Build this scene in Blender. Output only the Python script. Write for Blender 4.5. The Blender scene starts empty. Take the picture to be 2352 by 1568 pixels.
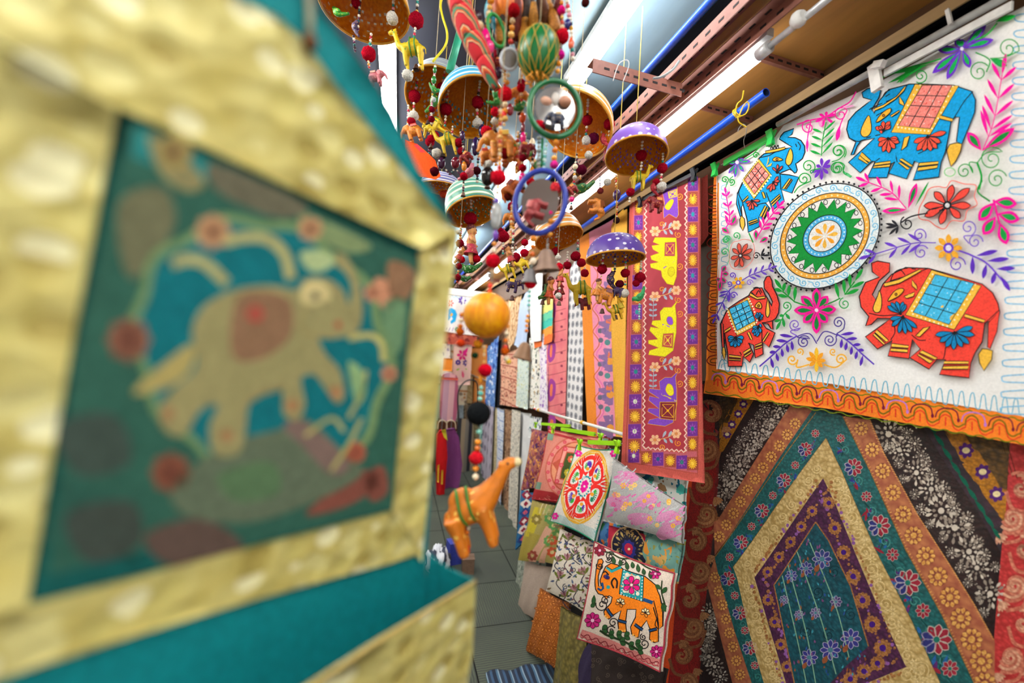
import bpy, bmesh, math, random
import numpy as np
from mathutils import Vector, Matrix, geometry
random.seed(7)
SC = bpy.context.scene
COL = SC.collection
PI = math.pi
# ---------------------------------------------------------------- camera
W, H = 2352, 1568
FPX = 14.0 / 36.0 * W
VP = (915, 790)
ROLL = math.radians(3.5)
aY = np.array([(VP[0] - W / 2) / FPX, (H / 2 - VP[1]) / FPX, 1.0]); aY /= np.linalg.norm(aY)
kz = -(aY[0] * math.sin(ROLL) + aY[1] * math.cos(ROLL)) / aY[2]
aZ = np.array([math.sin(ROLL), math.cos(ROLL), kz]); aZ /= np.linalg.norm(aZ)
aX = -np.cross(aY, aZ)          # camera coordinates here are left handed (x right, y up, z forward)
M3 = np.array([aX, aY, aZ])     # world axes as rows: world = M3 @ cam
CAM = np.array([0.0, 0.0, 1.55])
def ray(px, py):
    return M3 @ np.array([(px - W / 2) / FPX, (H / 2 - py) / FPX, 1.0])
def at(px, py, d):
    """world point seen at photo pixel (px,py), d metres along the optical axis"""
    return Vector(CAM + d * ray(px, py))
def onX(px, py, x):
    r = ray(px, py); return Vector(CAM + r * (x / r[0]))
def onZ(px, py, z):
    r = ray(px, py); return Vector(CAM + r * ((z - CAM[2]) / r[2]))
def onY(px, py, y):
    r = ray(px, py); return Vector(CAM + r * (y / r[1]))
def make_camera():
    cd = bpy.data.cameras.new('camera'); co = bpy.data.objects.new('camera', cd); COL.objects.link(co)
    cd.sensor_width = 36.0; cd.lens = 14.0; cd.clip_start = 0.01; cd.clip_end = 100
    r = M3 @ np.array([1, 0, 0]); u = M3 @ np.array([0, 1, 0]); f = M3 @ np.array([0, 0, 1])
    m = Matrix(((r[0], u[0], -f[0], CAM[0]), (r[1], u[1], -f[1], CAM[1]), (r[2], u[2], -f[2], CAM[2]), (0, 0, 0, 1)))
    co.matrix_world = m
    cd.dof.use_dof = True; cd.dof.focus_distance = 1.25; cd.dof.aperture_fstop = 1.75
    SC.camera = co
make_camera()
# crops of the photograph the outlines were read from: x0, y0, photo pixels per crop pixel
CROP = {'A': (1600, 180, 400 / 1651), 'B': (1900, 0, 452 / 1611), 'C': (1600, 540, 400 / 1568), 'D': (1900, 400, 452 / 1125),
        'E': (1580, 900, 772 / 1812), 'F': (1400, 380, 280 / 593), 'G': (1180, 960, 480 / 1981), 'H': (960, 1200, 600 / 2352),
        'I': (1000, 600, 480 / 1882), 'J': (980, 900, 500 / 1960), 'K': (700, 0, 500 / 1568), 'L': (1000, 0, 500 / 1960),
        'M': (900, 300, 660 / 2352), 'N': (1300, 0, 600 / 2240), 'P': (0, 0, 1100 / 2352), 'Q': (0, 700, 1100 / 1987), 'X': (0, 0, 1.0)}
def T(c, s):
    x0, y0, k = CROP[c]
    if isinstance(s, str):
        v = [float(t) for t in s.replace(',', ' ').split()]
        s = list(zip(v[0::2], v[1::2]))
    return [(x0 + k * x, y0 + k * y) for x, y in s]
def cr(pts, n=6, closed=False):
    """smooth curve through points"""
    P = [np.array(p, float) for p in pts]
    N = len(P); out = []
    if N < 3 and not closed: return [tuple(p) for p in P]
    rng = range(N) if closed else range(N - 1)
    for i in rng:
        p1 = P[i]; p2 = P[(i + 1) % N]
        p0 = P[(i - 1) % N] if closed or i > 0 else 2 * p1 - p2
        p3 = P[(i + 2) % N] if closed or i < N - 2 else 2 * p2 - p1
        for j in range(n):
            t = j / n
            out.append(tuple(0.5 * (2 * p1 + (p2 - p0) * t + (2 * p0 - 5 * p1 + 4 * p2 - p3) * t * t + (3 * p1 - p0 - 3 * p2 + p3) * t ** 3)))
    if not closed: out.append(tuple(P[-1]))
    return out
# ---------------------------------------------------------------- materials
def lin(h):
    if isinstance(h, (tuple, list)): return tuple(h) + ((1,) if len(h) == 3 else ())
    h = h.lstrip('#'); c = [int(h[i:i + 2], 16) / 255 for i in (0, 2, 4)]
    y = .3 * c[0] + .59 * c[1] + .11 * c[2]; c = [min(1, max(0, y + (v - y) * 1.1)) for v in c]
    return tuple(((v + .055) / 1.055) ** 2.4 if v > .04045 else v / 12.92 for v in c) + (1,)
MATS = {}
class NT:
    def __init__(s, name):
        s.m = bpy.data.materials.new(name); s.m.use_nodes = True; s.t = s.m.node_tree
        s.b = s.t.nodes['Principled BSDF']
        s.uv = None
    def n(s, kind, **kw):
        nd = s.t.nodes.new('ShaderNode' + kind)
        for k, v in kw.items():
            if hasattr(nd, k) and not k[0].isupper(): setattr(nd, k, v)
            else: nd.inputs[k.replace('_', ' ')].default_value = v
        return nd
    def l(s, a, b): s.t.links.new(a, b)
    def coord(s, which='Object'):
        return s.n('TexCoord').outputs[which]
    def mapping(s, src, scale=(1, 1, 1), loc=(0, 0, 0), rot=(0, 0, 0)):
        m = s.n('Mapping'); s.l(src, m.inputs[0])
        m.inputs['Scale'].default_value = scale; m.inputs['Location'].default_value = loc; m.inputs['Rotation'].default_value = rot
        return m.outputs[0]
    def ramp(s, src, stops, interp='LINEAR'):
        r = s.n('ValToRGB'); r.color_ramp.interpolation = interp
        e = r.color_ramp.elements
        while len(e) < len(stops): e.new(0.5)
        for i, (p, c) in enumerate(stops): e[i].position = p; e[i].color = lin(c)
        s.l(src, r.inputs[0]); return r.outputs[0]
    def math(s, op, a, b=None, c=None):
        m = s.n('Math', operation=op)
        for i, v in enumerate((a, b, c)):
            if v is None: continue
            if isinstance(v, (int, float)): m.inputs[i].default_value = v
            else: s.l(v, m.inputs[i])
        return m.outputs[0]
    def mix(s, fac, a, b, mode='MIX'):
        m = s.n('MixRGB', blend_type=mode)
        for i, v in enumerate((fac, a, b)):
            if isinstance(v, (int, float)): m.inputs[i].default_value = v
            elif isinstance(v, (str, tuple)): m.inputs[i].default_value = lin(v)
            else: s.l(v, m.inputs[i])
        return m.outputs[0]
    def bump(s, h, strength=.3, dist=.002):
        b = s.n('Bump'); b.inputs['Strength'].default_value = strength; b.inputs['Distance'].default_value = dist
        s.l(h, b.inputs['Height']); s.l(b.outputs[0], s.b.inputs['Normal'])
    def col(s, c):
        if isinstance(c, (str, tuple)): s.b.inputs['Base Color'].default_value = lin(c)
        else: s.l(c, s.b.inputs['Base Color'])
    def p(s, **kw):
        for k, v in kw.items(): s.b.inputs[k.replace('_', ' ')].default_value = v
        return s
def cloth(h, rough=.85, weave=900, strength=.25, var=.10):
    """plain woven or dyed cloth of one colour, slight unevenness of dye"""
    key = ('cloth', h, rough, weave)
    if key in MATS: return MATS[key]
    n = NT('cloth_' + h.strip('#')); n.p(Roughness=rough); n.b.inputs['Specular IOR Level'].default_value = .25
    co = n.coord()
    nz = n.n('TexNoise', Scale=260.0, Detail=2.0); n.l(co, nz.inputs['Vector'])
    c = lin(h); dk = tuple(v * (1 - 2.2 * var) for v in c[:3]); lt = tuple(min(1, v * (1 + var) + .01 * var) for v in c[:3])
    n.col(n.ramp(nz.outputs[0], [(.3, dk), (.7, lt)]))
    MATS[key] = n.m; return n.m
def solid(h, rough=.5, metal=0.0, spec=.5, key=None):
    k = ('solid', h, rough, metal, spec)
    if k in MATS: return MATS[k]
    n = NT('paint_' + h.strip('#')); n.p(Roughness=rough, Metallic=metal); n.b.inputs['Specular IOR Level'].default_value = spec
    nz = n.n('TexNoise', Scale=60.0, Detail=3.0); n.l(n.coord(), nz.inputs['Vector'])
    c = lin(h)
    n.col(n.ramp(nz.outputs[0], [(.35, tuple(v * .86 for v in c[:3])), (.65, tuple(min(1, v * 1.05) for v in c[:3]))]))
    MATS[k] = n.m; return n.m
def emit(h, strength, name='lamp_glow'):
    n = NT(name); n.col('#ffffff'); n.b.inputs['Emission Color'].default_value = lin(h); n.b.inputs['Emission Strength'].default_value = strength
    return n.m
# ---------------------------------------------------------------- objects
def tag(o, label, cat, group=None, kind=None):
    if label: o['label'] = label
    if cat: o['category'] = cat
    if group: o['group'] = group
    if kind: o['kind'] = kind
    return o
def empty(name, loc, label=None, cat=None, group=None):
    o = bpy.data.objects.new(name, None); COL.objects.link(o); o.location = loc; o.empty_display_size = .02
    return tag(o, label, cat, group)
def link(name, me, parent=None, loc=None):
    o = bpy.data.objects.new(name, me); COL.objects.link(o)
    if parent is not None:
        o.parent = parent
        if loc is None: o.location = -parent.location      # mesh given in world coordinates
    if loc is not None: o.location = loc
    return o
def struct(o): o['kind'] = 'structure'; return o
def copy_tree(o, parent=None):
    c = o.copy(); COL.objects.link(c)
    if parent is not None: c.parent = parent
    for ch in list(o.children): copy_tree(ch, c)
    return c
class MB:
    """collects shapes with materials into ONE mesh"""
    def __init__(s): s.bm = bmesh.new(); s.mats = []; s.smooth = False
    def mi(s, m):
        if m not in s.mats: s.mats.append(m)
        return s.mats.index(m)
    def faces(s, vs, fs, m, smooth=False):
        i = s.mi(m); bv = [s.bm.verts.new(v) for v in vs]
        for f in fs:
            try:
                fc = s.bm.faces.new([bv[k] for k in f]); fc.material_index = i; fc.smooth = smooth
            except ValueError: pass
    def box(s, lo, hi, m, mat=None):
        x0, y0, z0 = lo; x1, y1, z1 = hi
        v = [Vector(p) for p in ((x0, y0, z0), (x1, y0, z0), (x1, y1, z0), (x0, y1, z0), (x0, y0, z1), (x1, y0, z1), (x1, y1, z1), (x0, y1, z1))]
        if mat is not None: v = [mat @ p for p in v]
        s.faces(v, [(0, 3, 2, 1), (4, 5, 6, 7), (0, 1, 5, 4), (1, 2, 6, 5), (2, 3, 7, 6), (3, 0, 4, 7)], m)
    def beam(s, a, b, w, h, m, up=(0, 0, 1)):
        a = Vector(a); b = Vector(b); d = (b - a); L = d.length; d.normalize()
        x = d.cross(Vector(up)).normalized(); z = x.cross(d).normalized()
        mt = Matrix(((d.x, x.x, z.x, a.x), (d.y, x.y, z.y, a.y), (d.z, x.z, z.z, a.z), (0, 0, 0, 1)))
        s.box((0, -w / 2, -h / 2), (L, w / 2, h / 2), m, mt)
    def tube(s, pts, r, m, seg=8, caps=True, closed=False):
        P = [Vector(p) for p in pts]; N = len(P)
        rad = r if isinstance(r, (list, tuple)) else [r] * N
        ups = None; rings = []; i0 = s.mi(m)
        for i in range(N):
            if closed: d = P[(i + 1) % N] - P[(i - 1) % N]
            else: d = P[min(i + 1, N - 1)] - P[max(i - 1, 0)]
            if d.length < 1e-9: d = Vector((0, 0, 1))
            d.normalize()
            if ups is None:
                t = Vector((0, 0, 1)) if abs(d.z) < .9 else Vector((1, 0, 0))
                ups = d.cross(t).normalized()
            ups = (ups - d * ups.dot(d))
            if ups.length < 1e-6: ups = d.orthogonal()
            ups.normalize(); v2 = d.cross(ups)
            rings.append([s.bm.verts.new(P[i] + (ups * math.cos(2 * PI * k / seg) + v2 * math.sin(2 * PI * k / seg)) * rad[i]) for k in range(seg)])
        for i in range(N if closed else N - 1):
            a = rings[i]; b = rings[(i + 1) % N]
            for k in range(seg):
                f = s.bm.faces.new((a[k], a[(k + 1) % seg], b[(k + 1) % seg], b[k])); f.material_index = i0; f.smooth = True
        if caps and not closed:
            for rg, rev in ((rings[0], True), (rings[-1], False)):
                f = s.bm.faces.new(list(reversed(rg)) if rev else rg); f.material_index = i0
    def ball(s, c, r, m, u=10, v=7, sc=(1, 1, 1)):
        c = Vector(c); vs = [c + Vector((0, 0, r * sc[2]))]; fs = []
        for i in range(1, v):
            th = PI * i / v
            for k in range(u):
                ph = 2 * PI * k / u
                vs.append(c + Vector((r * sc[0] * math.sin(th) * math.cos(ph), r * sc[1] * math.sin(th) * math.sin(ph), r * sc[2] * math.cos(th))))
        vs.append(c - Vector((0, 0, r * sc[2])))
        for k in range(u):
            fs.append((0, 1 + k, 1 + (k + 1) % u)); b = 1 + (v - 2) * u
            fs.append((len(vs) - 1, b + (k + 1) % u, b + k))
            for i in range(v - 2):
                q = 1 + i * u; fs.append((q + k, q + u + k, q + u + (k + 1) % u, q + (k + 1) % u))
        s.faces(vs, fs, m, True)
    def lathe(s, prof, m, seg=24, origin=(0, 0, 0), mats=None, axis=None):
        """prof: list of (r,z); mats: optional material per segment"""
        o = Vector(origin); rings = []
        R = axis.to_matrix() if axis is not None else Matrix.Identity(3)
        for r, z in prof:
            rings.append([s.bm.verts.new(o + R @ Vector((r * math.cos(2 * PI * k / seg), r * math.sin(2 * PI * k / seg), z))) for k in range(seg)])
        for i in range(len(prof) - 1):
            mi = s.mi(mats[i] if mats else m)
            for k in range(seg):
                try:
                    f = s.bm.faces.new((rings[i][k], rings[i][(k + 1) % seg], rings[i + 1][(k + 1) % seg], rings[i + 1][k])); f.material_index = mi; f.smooth = True
                except ValueError: pass
    def build(s, name, parent=None, loc=None):
        me = bpy.data.meshes.new(name)
        s.bm.normal_update(); s.bm.to_mesh(me); s.bm.free()
        for m in s.mats: me.materials.append(m)
        return link(name, me, parent, loc)
# ---------------------------------------------------------------- sheets: cloth as a height field over a plane, with stitched or painted pattern
class Sheet:
    def __init__(s, p0, eu, ev, h=None, cell=.02, eps=.00005, smooth=True):
        """p0 origin, eu/ev in-plane directions (ev up); h(a,b) metres out along the normal"""
        s.o = np.array(p0, float); eu = np.array(eu, float); s.eu = eu / np.linalg.norm(eu)
        ev = np.array(ev, float); ev = ev - s.eu * ev.dot(s.eu); s.ev = ev / np.linalg.norm(ev)
        s.n = np.cross(s.eu, s.ev)
        if s.n.dot(CAM - s.o) < 0: s.n = -s.n
        s.h = h; s.cell = cell; s.eps = eps; s.lay = 1; s.smooth = smooth
        s.big = []; s.small = []; s.base = None; s.mats = []; s.mode = 'px'
    def up(s, k=1): s.lay += k; return s
    def mi(s, m):
        if isinstance(m, str): m = cloth(m)
        if m not in s.mats: s.mats.append(m)
        return s.mats.index(m)
    def ab(s, p):
        """plane coordinates of the point of the surface seen at photo pixel p"""
        if s.mode == 'ab': return p
        r = ray(*p); dn = r.dot(s.n); base = (s.o - CAM).dot(s.n); hh = 0.0
        for _ in range(1 if s.h is None else 6):
            t = (base + hh) / dn; q = CAM + r * t - s.o
            a, b = q.dot(s.eu), q.dot(s.ev)
            if s.h is not None: hh = s.h(a, b)
        return (a, b)
    def w(s, a, b, off=0.0):
        hh = s.h(a, b) if s.h is not None else 0.0
        return s.o + s.eu * a + s.ev * b + s.n * (hh + off)
    def poly(s, pts, m, dens=True):
        P = [s.ab(p) for p in pts]
        if len(P) < 3: return
        s._tri(P, m)
    def _tri(s, P, m):
        tri = geometry.tessellate_polygon([[Vector((a, b, 0)) for a, b in P]])
        xs = [p[0] for p in P]; ys = [p[1] for p in P]
        tgt = s.big if (max(xs) - min(xs) > s.cell or max(ys) - min(ys) > s.cell) else s.small
        tgt.append((P, tri, s.mi(m), s.lay))
    def stroke(s, pts, wpx, m, closed=False, taper=False):
        P = [np.array(p, float) for p in pts]; N = len(P)
        if N < 2: return
        L = []; R = []
        for i in range(N):
            if closed: d = P[(i + 1) % N] - P[i - 1]
            else: d = P[min(i + 1, N - 1)] - P[max(i - 1, 0)]
            ln = np.hypot(*d)
            if ln < 1e-9: d = np.array([1.0, 0]); ln = 1
            n = np.array([-d[1], d[0]]) / ln
            k = wpx / 2
            if taper: k *= .35 + .65 * math.sin(PI * min(1, max(0, (i + .3) / (N - .4))))
            L.append(tuple(P[i] + n * k)); R.append(tuple(P[i] - n * k))
        A = [s.ab(p) for p in L]; B = [s.ab(p) for p in R]
        V = A + B; T_ = []
        for i in range(N if closed else N - 1):
            j = (i + 1) % N
            T_ += [(i, j, N + j), (i, N + j, N + i)]
        mx = max(abs(A[i][0] - A[(i + 1) % N][0]) + abs(A[i][1] - A[(i + 1) % N][1]) for i in range(N if closed else N - 1))
        (s.big if mx > s.cell else s.small).append((V, T_, s.mi(m), s.lay))
    def disc(s, c, rx, m, ry=None, rot=0, n=14):
        ry = ry or rx; c0, s0 = math.cos(rot), math.sin(rot)
        s.poly([(c[0] + rx * math.cos(2 * PI * i / n) * c0 - ry * math.sin(2 * PI * i / n) * s0,
                 c[1] + rx * math.cos(2 * PI * i / n) * s0 + ry * math.sin(2 * PI * i / n) * c0) for i in range(n)], m)
    def leaf(s, a, b, w, m, ol=None, olw=1.5, inner=None, blunt=.5, bend=0.0):
        """petal from root a to tip b, w wide"""
        a = np.array(a, float); b = np.array(b, float); d = b - a; n = np.array([-d[1], d[0]]) / (np.hypot(*d) + 1e-9)
        L = []
        for i in range(13):
            t = i / 12; L.append((t, math.sin(PI * t ** (1.0 + .6 * (blunt))) ** .8))
        mid = lambda t: a + d * t + n * bend * math.sin(PI * t)
        pts = [tuple(mid(t) + n * w / 2 * k) for t, k in L] + [tuple(mid(t) - n * w / 2 * k) for t, k in reversed(L[1:-1])]
        s.poly(pts, m)
        if ol: s.lay += 1; s.stroke(pts, olw, ol, closed=True); s.lay -= 1
        if inner:
            s.lay += 1
            pi = [tuple(mid(.18 + .66 * t) + n * w / 2 * k * .5) for t, k in L] + [tuple(mid(.18 + .66 * t) - n * w / 2 * k * .5) for t, k in reversed(L[1:-1])]
            s.poly(pi, inner); s.lay -= 1
    def flower(s, c, r, k, m, w=None, ol=None, inner=None, core=None, coreR=.2, rot=0.0, sq=1.0, tilt=0.0, r0=.15):
        for i in range(k):
            t = rot + 2 * PI * i / k
            dx, dy = math.cos(t), math.sin(t) * sq
            dx, dy = dx * math.cos(tilt) - dy * math.sin(tilt), dx * math.sin(tilt) + dy * math.cos(tilt)
            s.leaf((c[0] + dx * r * r0, c[1] + dy * r * r0), (c[0] + dx * r, c[1] + dy * r), (w or r * .42), m, ol, max(1, r * .06), inner)
        if core:
            s.lay += 2; s.disc(c, r * coreR, core); s.lay -= 2
    def spiral(s, c, r, m, wpx=2.5, turns=1.6, a0=0.0, d=1, tail=None):
        pts = []
        n = int(18 * turns)
        for i in range(n + 1):
            t = i / n; q = r * (.12 + .88 * t); an = a0 + d * 2 * PI * turns * (t - 1)
            pts.append((c[0] + q * math.cos(an), c[1] + q * math.sin(an)))
        if tail: pts = cr(pts[-4:-1] + [pts[-1]] + list(tail), 5) if False else pts + cr([pts[-1]] + list(tail), 6)[1:]
        s.stroke(pts, wpx, m)
    def spray(s, stem, k, ln, m, wleaf=5, wst=2.5, ang=40, both=True, leafy=True, tip=True, inner=None, t0=.2):
        """stem with side leaflets"""
        st = cr(stem, 8); s.stroke(st, wst, m); N = len(st)
        for i in range(k):
            t = t0 + (1 - t0) * i / max(1, k - 1) * .92; j = min(N - 2, int(t * (N - 1)))
            p = np.array(st[j]); d = np.array(st[j + 1]) - p; d /= np.hypot(*d) + 1e-9
            q = ln * (1 - .35 * t)
            for sg in ((1, -1) if both else ((1,) if i % 2 else (-1,))):
                a = math.radians(ang) * sg; e = np.array([d[0] * math.cos(a) - d[1] * math.sin(a), d[0] * math.sin(a) + d[1] * math.cos(a)])
                if leafy: s.leaf(p, p + e * q, wleaf, m, inner=inner)
                else: s.stroke([tuple(p), tuple(p + e * q)], wleaf, m)
        if tip:
            p = np.array(st[-1]); d = p - np.array(st[-2]); d /= np.hypot(*d) + 1e-9
            s.leaf(p - d * 2, p + d * ln * .7, wleaf * 1.1, m, inner=inner)
    def wave(s, a, b, amp, n, m, wpx, ph=0, square=0.0):
        """wavy line from a to b"""
        a = np.array(a, float); b = np.array(b, float); d = b - a; nn = np.array([-d[1], d[0]]) / np.hypot(*d)
        pts = []
        K = n * 12
        for i in range(K + 1):
            t = i / K; v = math.sin(2 * PI * n * t + ph)
            sx = -square * math.sin(2 * (2 * PI * n * t + ph)) / (2 * PI * n)
            v = math.copysign(abs(v) ** .7, v)
            pts.append(tuple(a + d * (t + sx) + nn * amp * v))
        s.stroke(pts, wpx, m)
    def sheet(s, pts, m, thick=.0015):
        """the cloth itself: outline in pixels"""
        s.base = ([s.ab(p) for p in pts], s.mi(m), thick)
    def build(s, name, parent=None):
        vs = []; fs = []; mi = []
        # --- pattern
        def cut(bm, c):
            if s.h is None or not bm.verts: return
            for ax in (0, 1):
                vals = [v.co[ax] for v in bm.verts]; lo, hi = min(vals), max(vals)
                for k in range(math.floor(lo / c) + 1, math.ceil(hi / c)):
                    n = Vector((0, 0, 0)); n[ax] = 1; p = Vector((0, 0, 0)); p[ax] = k * c
                    bmesh.ops.bisect_plane(bm, geom=bm.verts[:] + bm.edges[:] + bm.faces[:], dist=1e-6, plane_co=p, plane_no=n)
        if s.big:
            bm = bmesh.new()
            for P, tri, m, ly in s.big:
                bv = [bm.verts.new((a, b, ly * s.eps)) for a, b in P]
                for t in tri:
                    try: bm.faces.new([bv[i] for i in t]).material_index = m
                    except ValueError: pass
            cut(bm, s.cell)
            bm.verts.index_update(); b0 = len(vs)
            vs += [s.w(v.co.x, v.co.y, v.co.z + .0002) for v in bm.verts]
            for f in bm.faces: fs.append([b0 + v.index for v in f.verts]); mi.append(f.material_index)
            bm.free()
        for P, tri, m, ly in s.small:
            b0 = len(vs); vs += [s.w(a, b, ly * s.eps + .0002) for a, b in P]
            for t in tri: fs.append([b0 + i for i in t]); mi.append(m)
        npat = len(fs)
        if s.base:
            P, m, th = s.base
            bm = bmesh.new(); bv = [bm.verts.new((a, b, 0)) for a, b in P]
            for t in geometry.tessellate_polygon([[Vector((a, b, 0)) for a, b in P]]):
                try: bm.faces.new([bv[i] for i in t])
                except ValueError: pass
            cut(bm, s.cell)
            bm.verts.index_update(); nb = len(bm.verts); b0 = len(vs)
            vs += [s.w(v.co.x, v.co.y) for v in bm.verts]; vs += [s.w(v.co.x, v.co.y, -th) for v in bm.verts]
            for f in bm.faces:
                q = [v.index for v in f.verts]; fs.append([b0 + i for i in q]); mi.append(m); fs.append([b0 + nb + i for i in reversed(q)]); mi.append(m)
            for e in bm.edges:
                if len(e.link_faces) == 1:
                    i, j = e.verts[0].index, e.verts[1].index
                    fs.append([b0 + i, b0 + j, b0 + nb + j, b0 + nb + i]); mi.append(m)
            bm.free()
        me = bpy.data.meshes.new(name); me.from_pydata([tuple(v) for v in vs], [], fs)
        for m in s.mats: me.materials.append(m)
        # all faces look at the camera side
        nv = Vector(s.n); flip = []
        me.polygons.foreach_set('material_index', mi)
        me.update()
        bm = bmesh.new(); bm.from_mesh(me); bm.faces.ensure_lookup_table(); bm.normal_update()
        fl = [f for f in bm.faces[:npat] if f.normal.dot(nv) < 0]
        if fl: bmesh.ops.reverse_faces(bm, faces=fl)
        for f in bm.faces: f.smooth = s.smooth and s.h is not None
        uv = bm.loops.layers.uv.new('UVMap')
        for f in bm.faces:
            for lp in f.loops:
                q = np.array(lp.vert.co) - s.o; lp[uv].uv = (q.dot(s.eu), q.dot(s.ev))
        bm.to_mesh(me); bm.free()
        return link(name, me, parent)
# ================================================================ the setting
def m_floor():
    n = NT('carpet_tiles'); n.p(Roughness=.95); n.b.inputs['Specular IOR Level'].default_value = .15
    co = n.coord()
    sx = n.n('SeparateXYZ'); n.l(co, sx.inputs[0])
    # tiles 0.42 m deep, joints at the places seen in the photograph; every other tile turned a quarter
    u = n.math('DIVIDE', n.math('SUBTRACT', sx.outputs[0], .462), .42); v = n.math('DIVIDE', n.math('SUBTRACT', sx.outputs[1], 2.2), .405)
    fu = n.math('FRACT', n.math('ADD', u, 40.0)); fv = n.math('FRACT', n.math('ADD', v, 40.0))
    iu = n.math('FLOOR', n.math('ADD', u, 40.0)); iv = n.math('FLOOR', n.math('ADD', v, 40.0))
    par = n.math('MODULO', n.math('ADD', iu, iv), 2.0)
    edge = n.math('MINIMUM', n.math('MINIMUM', fu, n.math('SUBTRACT', 1.0, fu)), n.math('MINIMUM', fv, n.math('SUBTRACT', 1.0, fv)))
    joint = n.math('LESS_THAN', edge, .008)
    wv = n.n('TexWave', wave_type='BANDS', bands_direction='X', Scale=22.0, Distortion=2.5, Detail=3.0); wv.inputs['Detail Scale'].default_value = 2.0
    mp = n.n('Mapping'); n.l(co, mp.inputs[0]); n.l(mp.outputs[0], wv.inputs[0])
    wv2 = n.n('TexWave', wave_type='BANDS', bands_direction='Y', Scale=22.0, Distortion=2.5, Detail=3.0); n.l(co, wv2.inputs[0])
    st = n.mix(par, wv.outputs[0], wv2.outputs[0])
    nz = n.n('TexNoise', Scale=2.2, Detail=2.0); n.l(co, nz.inputs[0])
    s2 = n.math('MULTIPLY', st, n.math('SMOOTH_MIN', n.math('MULTIPLY', nz.outputs[0], 1.3), 1.0, .2))
    base = n.ramp(s2, [(.2, '#474b47'), (.5, '#525a4c'), (.8, '#6c765f')])
    fine = n.n('TexNoise', Scale=420.0, Detail=2.0); n.l(co, fine.inputs[0])
    c = n.mix(.22, base, n.ramp(fine.outputs[0], [(.3, '#3c403e'), (.7, '#8b8f88')]))
    n.col(n.mix(joint, c, '#1b1c1b')); n.bump(fine.outputs[0], .4, .003)
    return n.m
def m_ply(h='#b98a4e', name='plywood'):
    n = NT(name); n.p(Roughness=.6)
    co = n.coord(); mp = n.mapping(co, (9, 1.4, 9))
    nz = n.n('TexNoise', Scale=2.0, Detail=5.0, Distortion=.8); n.l(mp, nz.inputs[0])
    n2 = n.n('TexNoise', Scale=2.6, Detail=2.0); n.l(co, n2.inputs[0])
    c = lin(h)
    a = n.ramp(nz.outputs[0], [(.3, tuple(v * .62 for v in c[:3])), (.55, c[:3]), (.75, tuple(min(1, v * 1.15) for v in c[:3]))])
    n.col(n.mix(.35, a, n.ramp(n2.outputs[0], [(.4, tuple(v * .55 for v in c[:3])), (.6, c[:3])])))
    return n.m
def m_ceil(h, name):
    n = NT(name); n.p(Roughness=.7); co = n.coord()
    nz = n.n('TexNoise', Scale=3.0, Detail=4.0); n.l(n.mapping(co, (3, 1, 1)), nz.inputs[0]); c = lin(h)
    n.col(n.ramp(nz.outputs[0], [(.3, tuple(v * .8 for v in c[:3])), (.7, tuple(min(1, v * 1.1) for v in c[:3]))])); n.bump(nz.outputs[0], .3, .004)
    return n.m
PLY = m_ply('#a9783c'); WOODTRIM = m_ply('#c9ab7d', 'pale_wood'); DARKWOOD = m_ply('#5a3d22', 'dark_wood')
RUST = solid('#8a5a4c', .55, .15); RUSTD = solid('#5b3a33', .6, .15); BLACK = solid('#0b0b0d', 1.0, 0.0, 0.0); SLOT = solid('#1a1110', .8)
WHITE = solid('#e9e8e4', .35); GREYW = solid('#c9c9c6', .4)
def room():
    m = MB(); m.box((-2.2, -1.6, -.05), (3.0, 7.2, 0), m_floor()); struct(m.build('floor'))
    m = MB(); m.box((.30, -1.6, 2.6), (.82, 7.2, 2.65), m_ceil('#8fa8b3', 'blue_grey_panel')); struct(m.build('ceiling'))
    m = MB(); m.box((-2.2, -1.6, 2.6), (.30, 7.2, 2.65), m_ceil('#171a28', 'dark_panel')); struct(m.build('ceiling_dark'))  # left part of the ceiling has a much darker base colour
    m = MB(); m.box((.705, -1.6, 2.372), (1.3, 7.2, 2.40), PLY); struct(m.build('ceiling_plywood'))
    m = MB(); m.box((.822, -1.6, 2.402), (.86, 7.2, 2.62), BLACK); struct(m.build('gap_shade'))  # black board put in for the darkness inside the open gap
    m = MB(); m.box((1.27, -1.6, 0), (1.32, 7.2, 2.372), DARKWOOD); struct(m.build('wall_right'))
    m = MB(); m.box((-2.2, 7.15, 0), (3.0, 7.2, 2.65), solid('#cfc8bb', .8)); struct(m.build('wall_back'))
    m = MB(); m.box((-2.25, -1.6, 0), (-2.2, 7.2, 2.65), solid('#c9c2b4', .8)); struct(m.build('wall_left'))
    m = MB(); m.box((1.06, -1.6, 2.314), (1.10, 6.5, 2.342), WOODTRIM); m.box((1.075, -1.6, 2.342), (1.10, 6.5, 2.372), DARKWOOD); m.box((1.064, -1.6, 2.304), (1.10, 6.5, 2.314), BLACK)  # lowest box is a black strip in place of a dark gap
    struct(m.build('trim_2'))
    m = MB(); m.box((1.10, -1.6, 2.10), (1.265, 6.5, 2.305), DARKWOOD); struct(m.build('trim_3'))
room()
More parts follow.
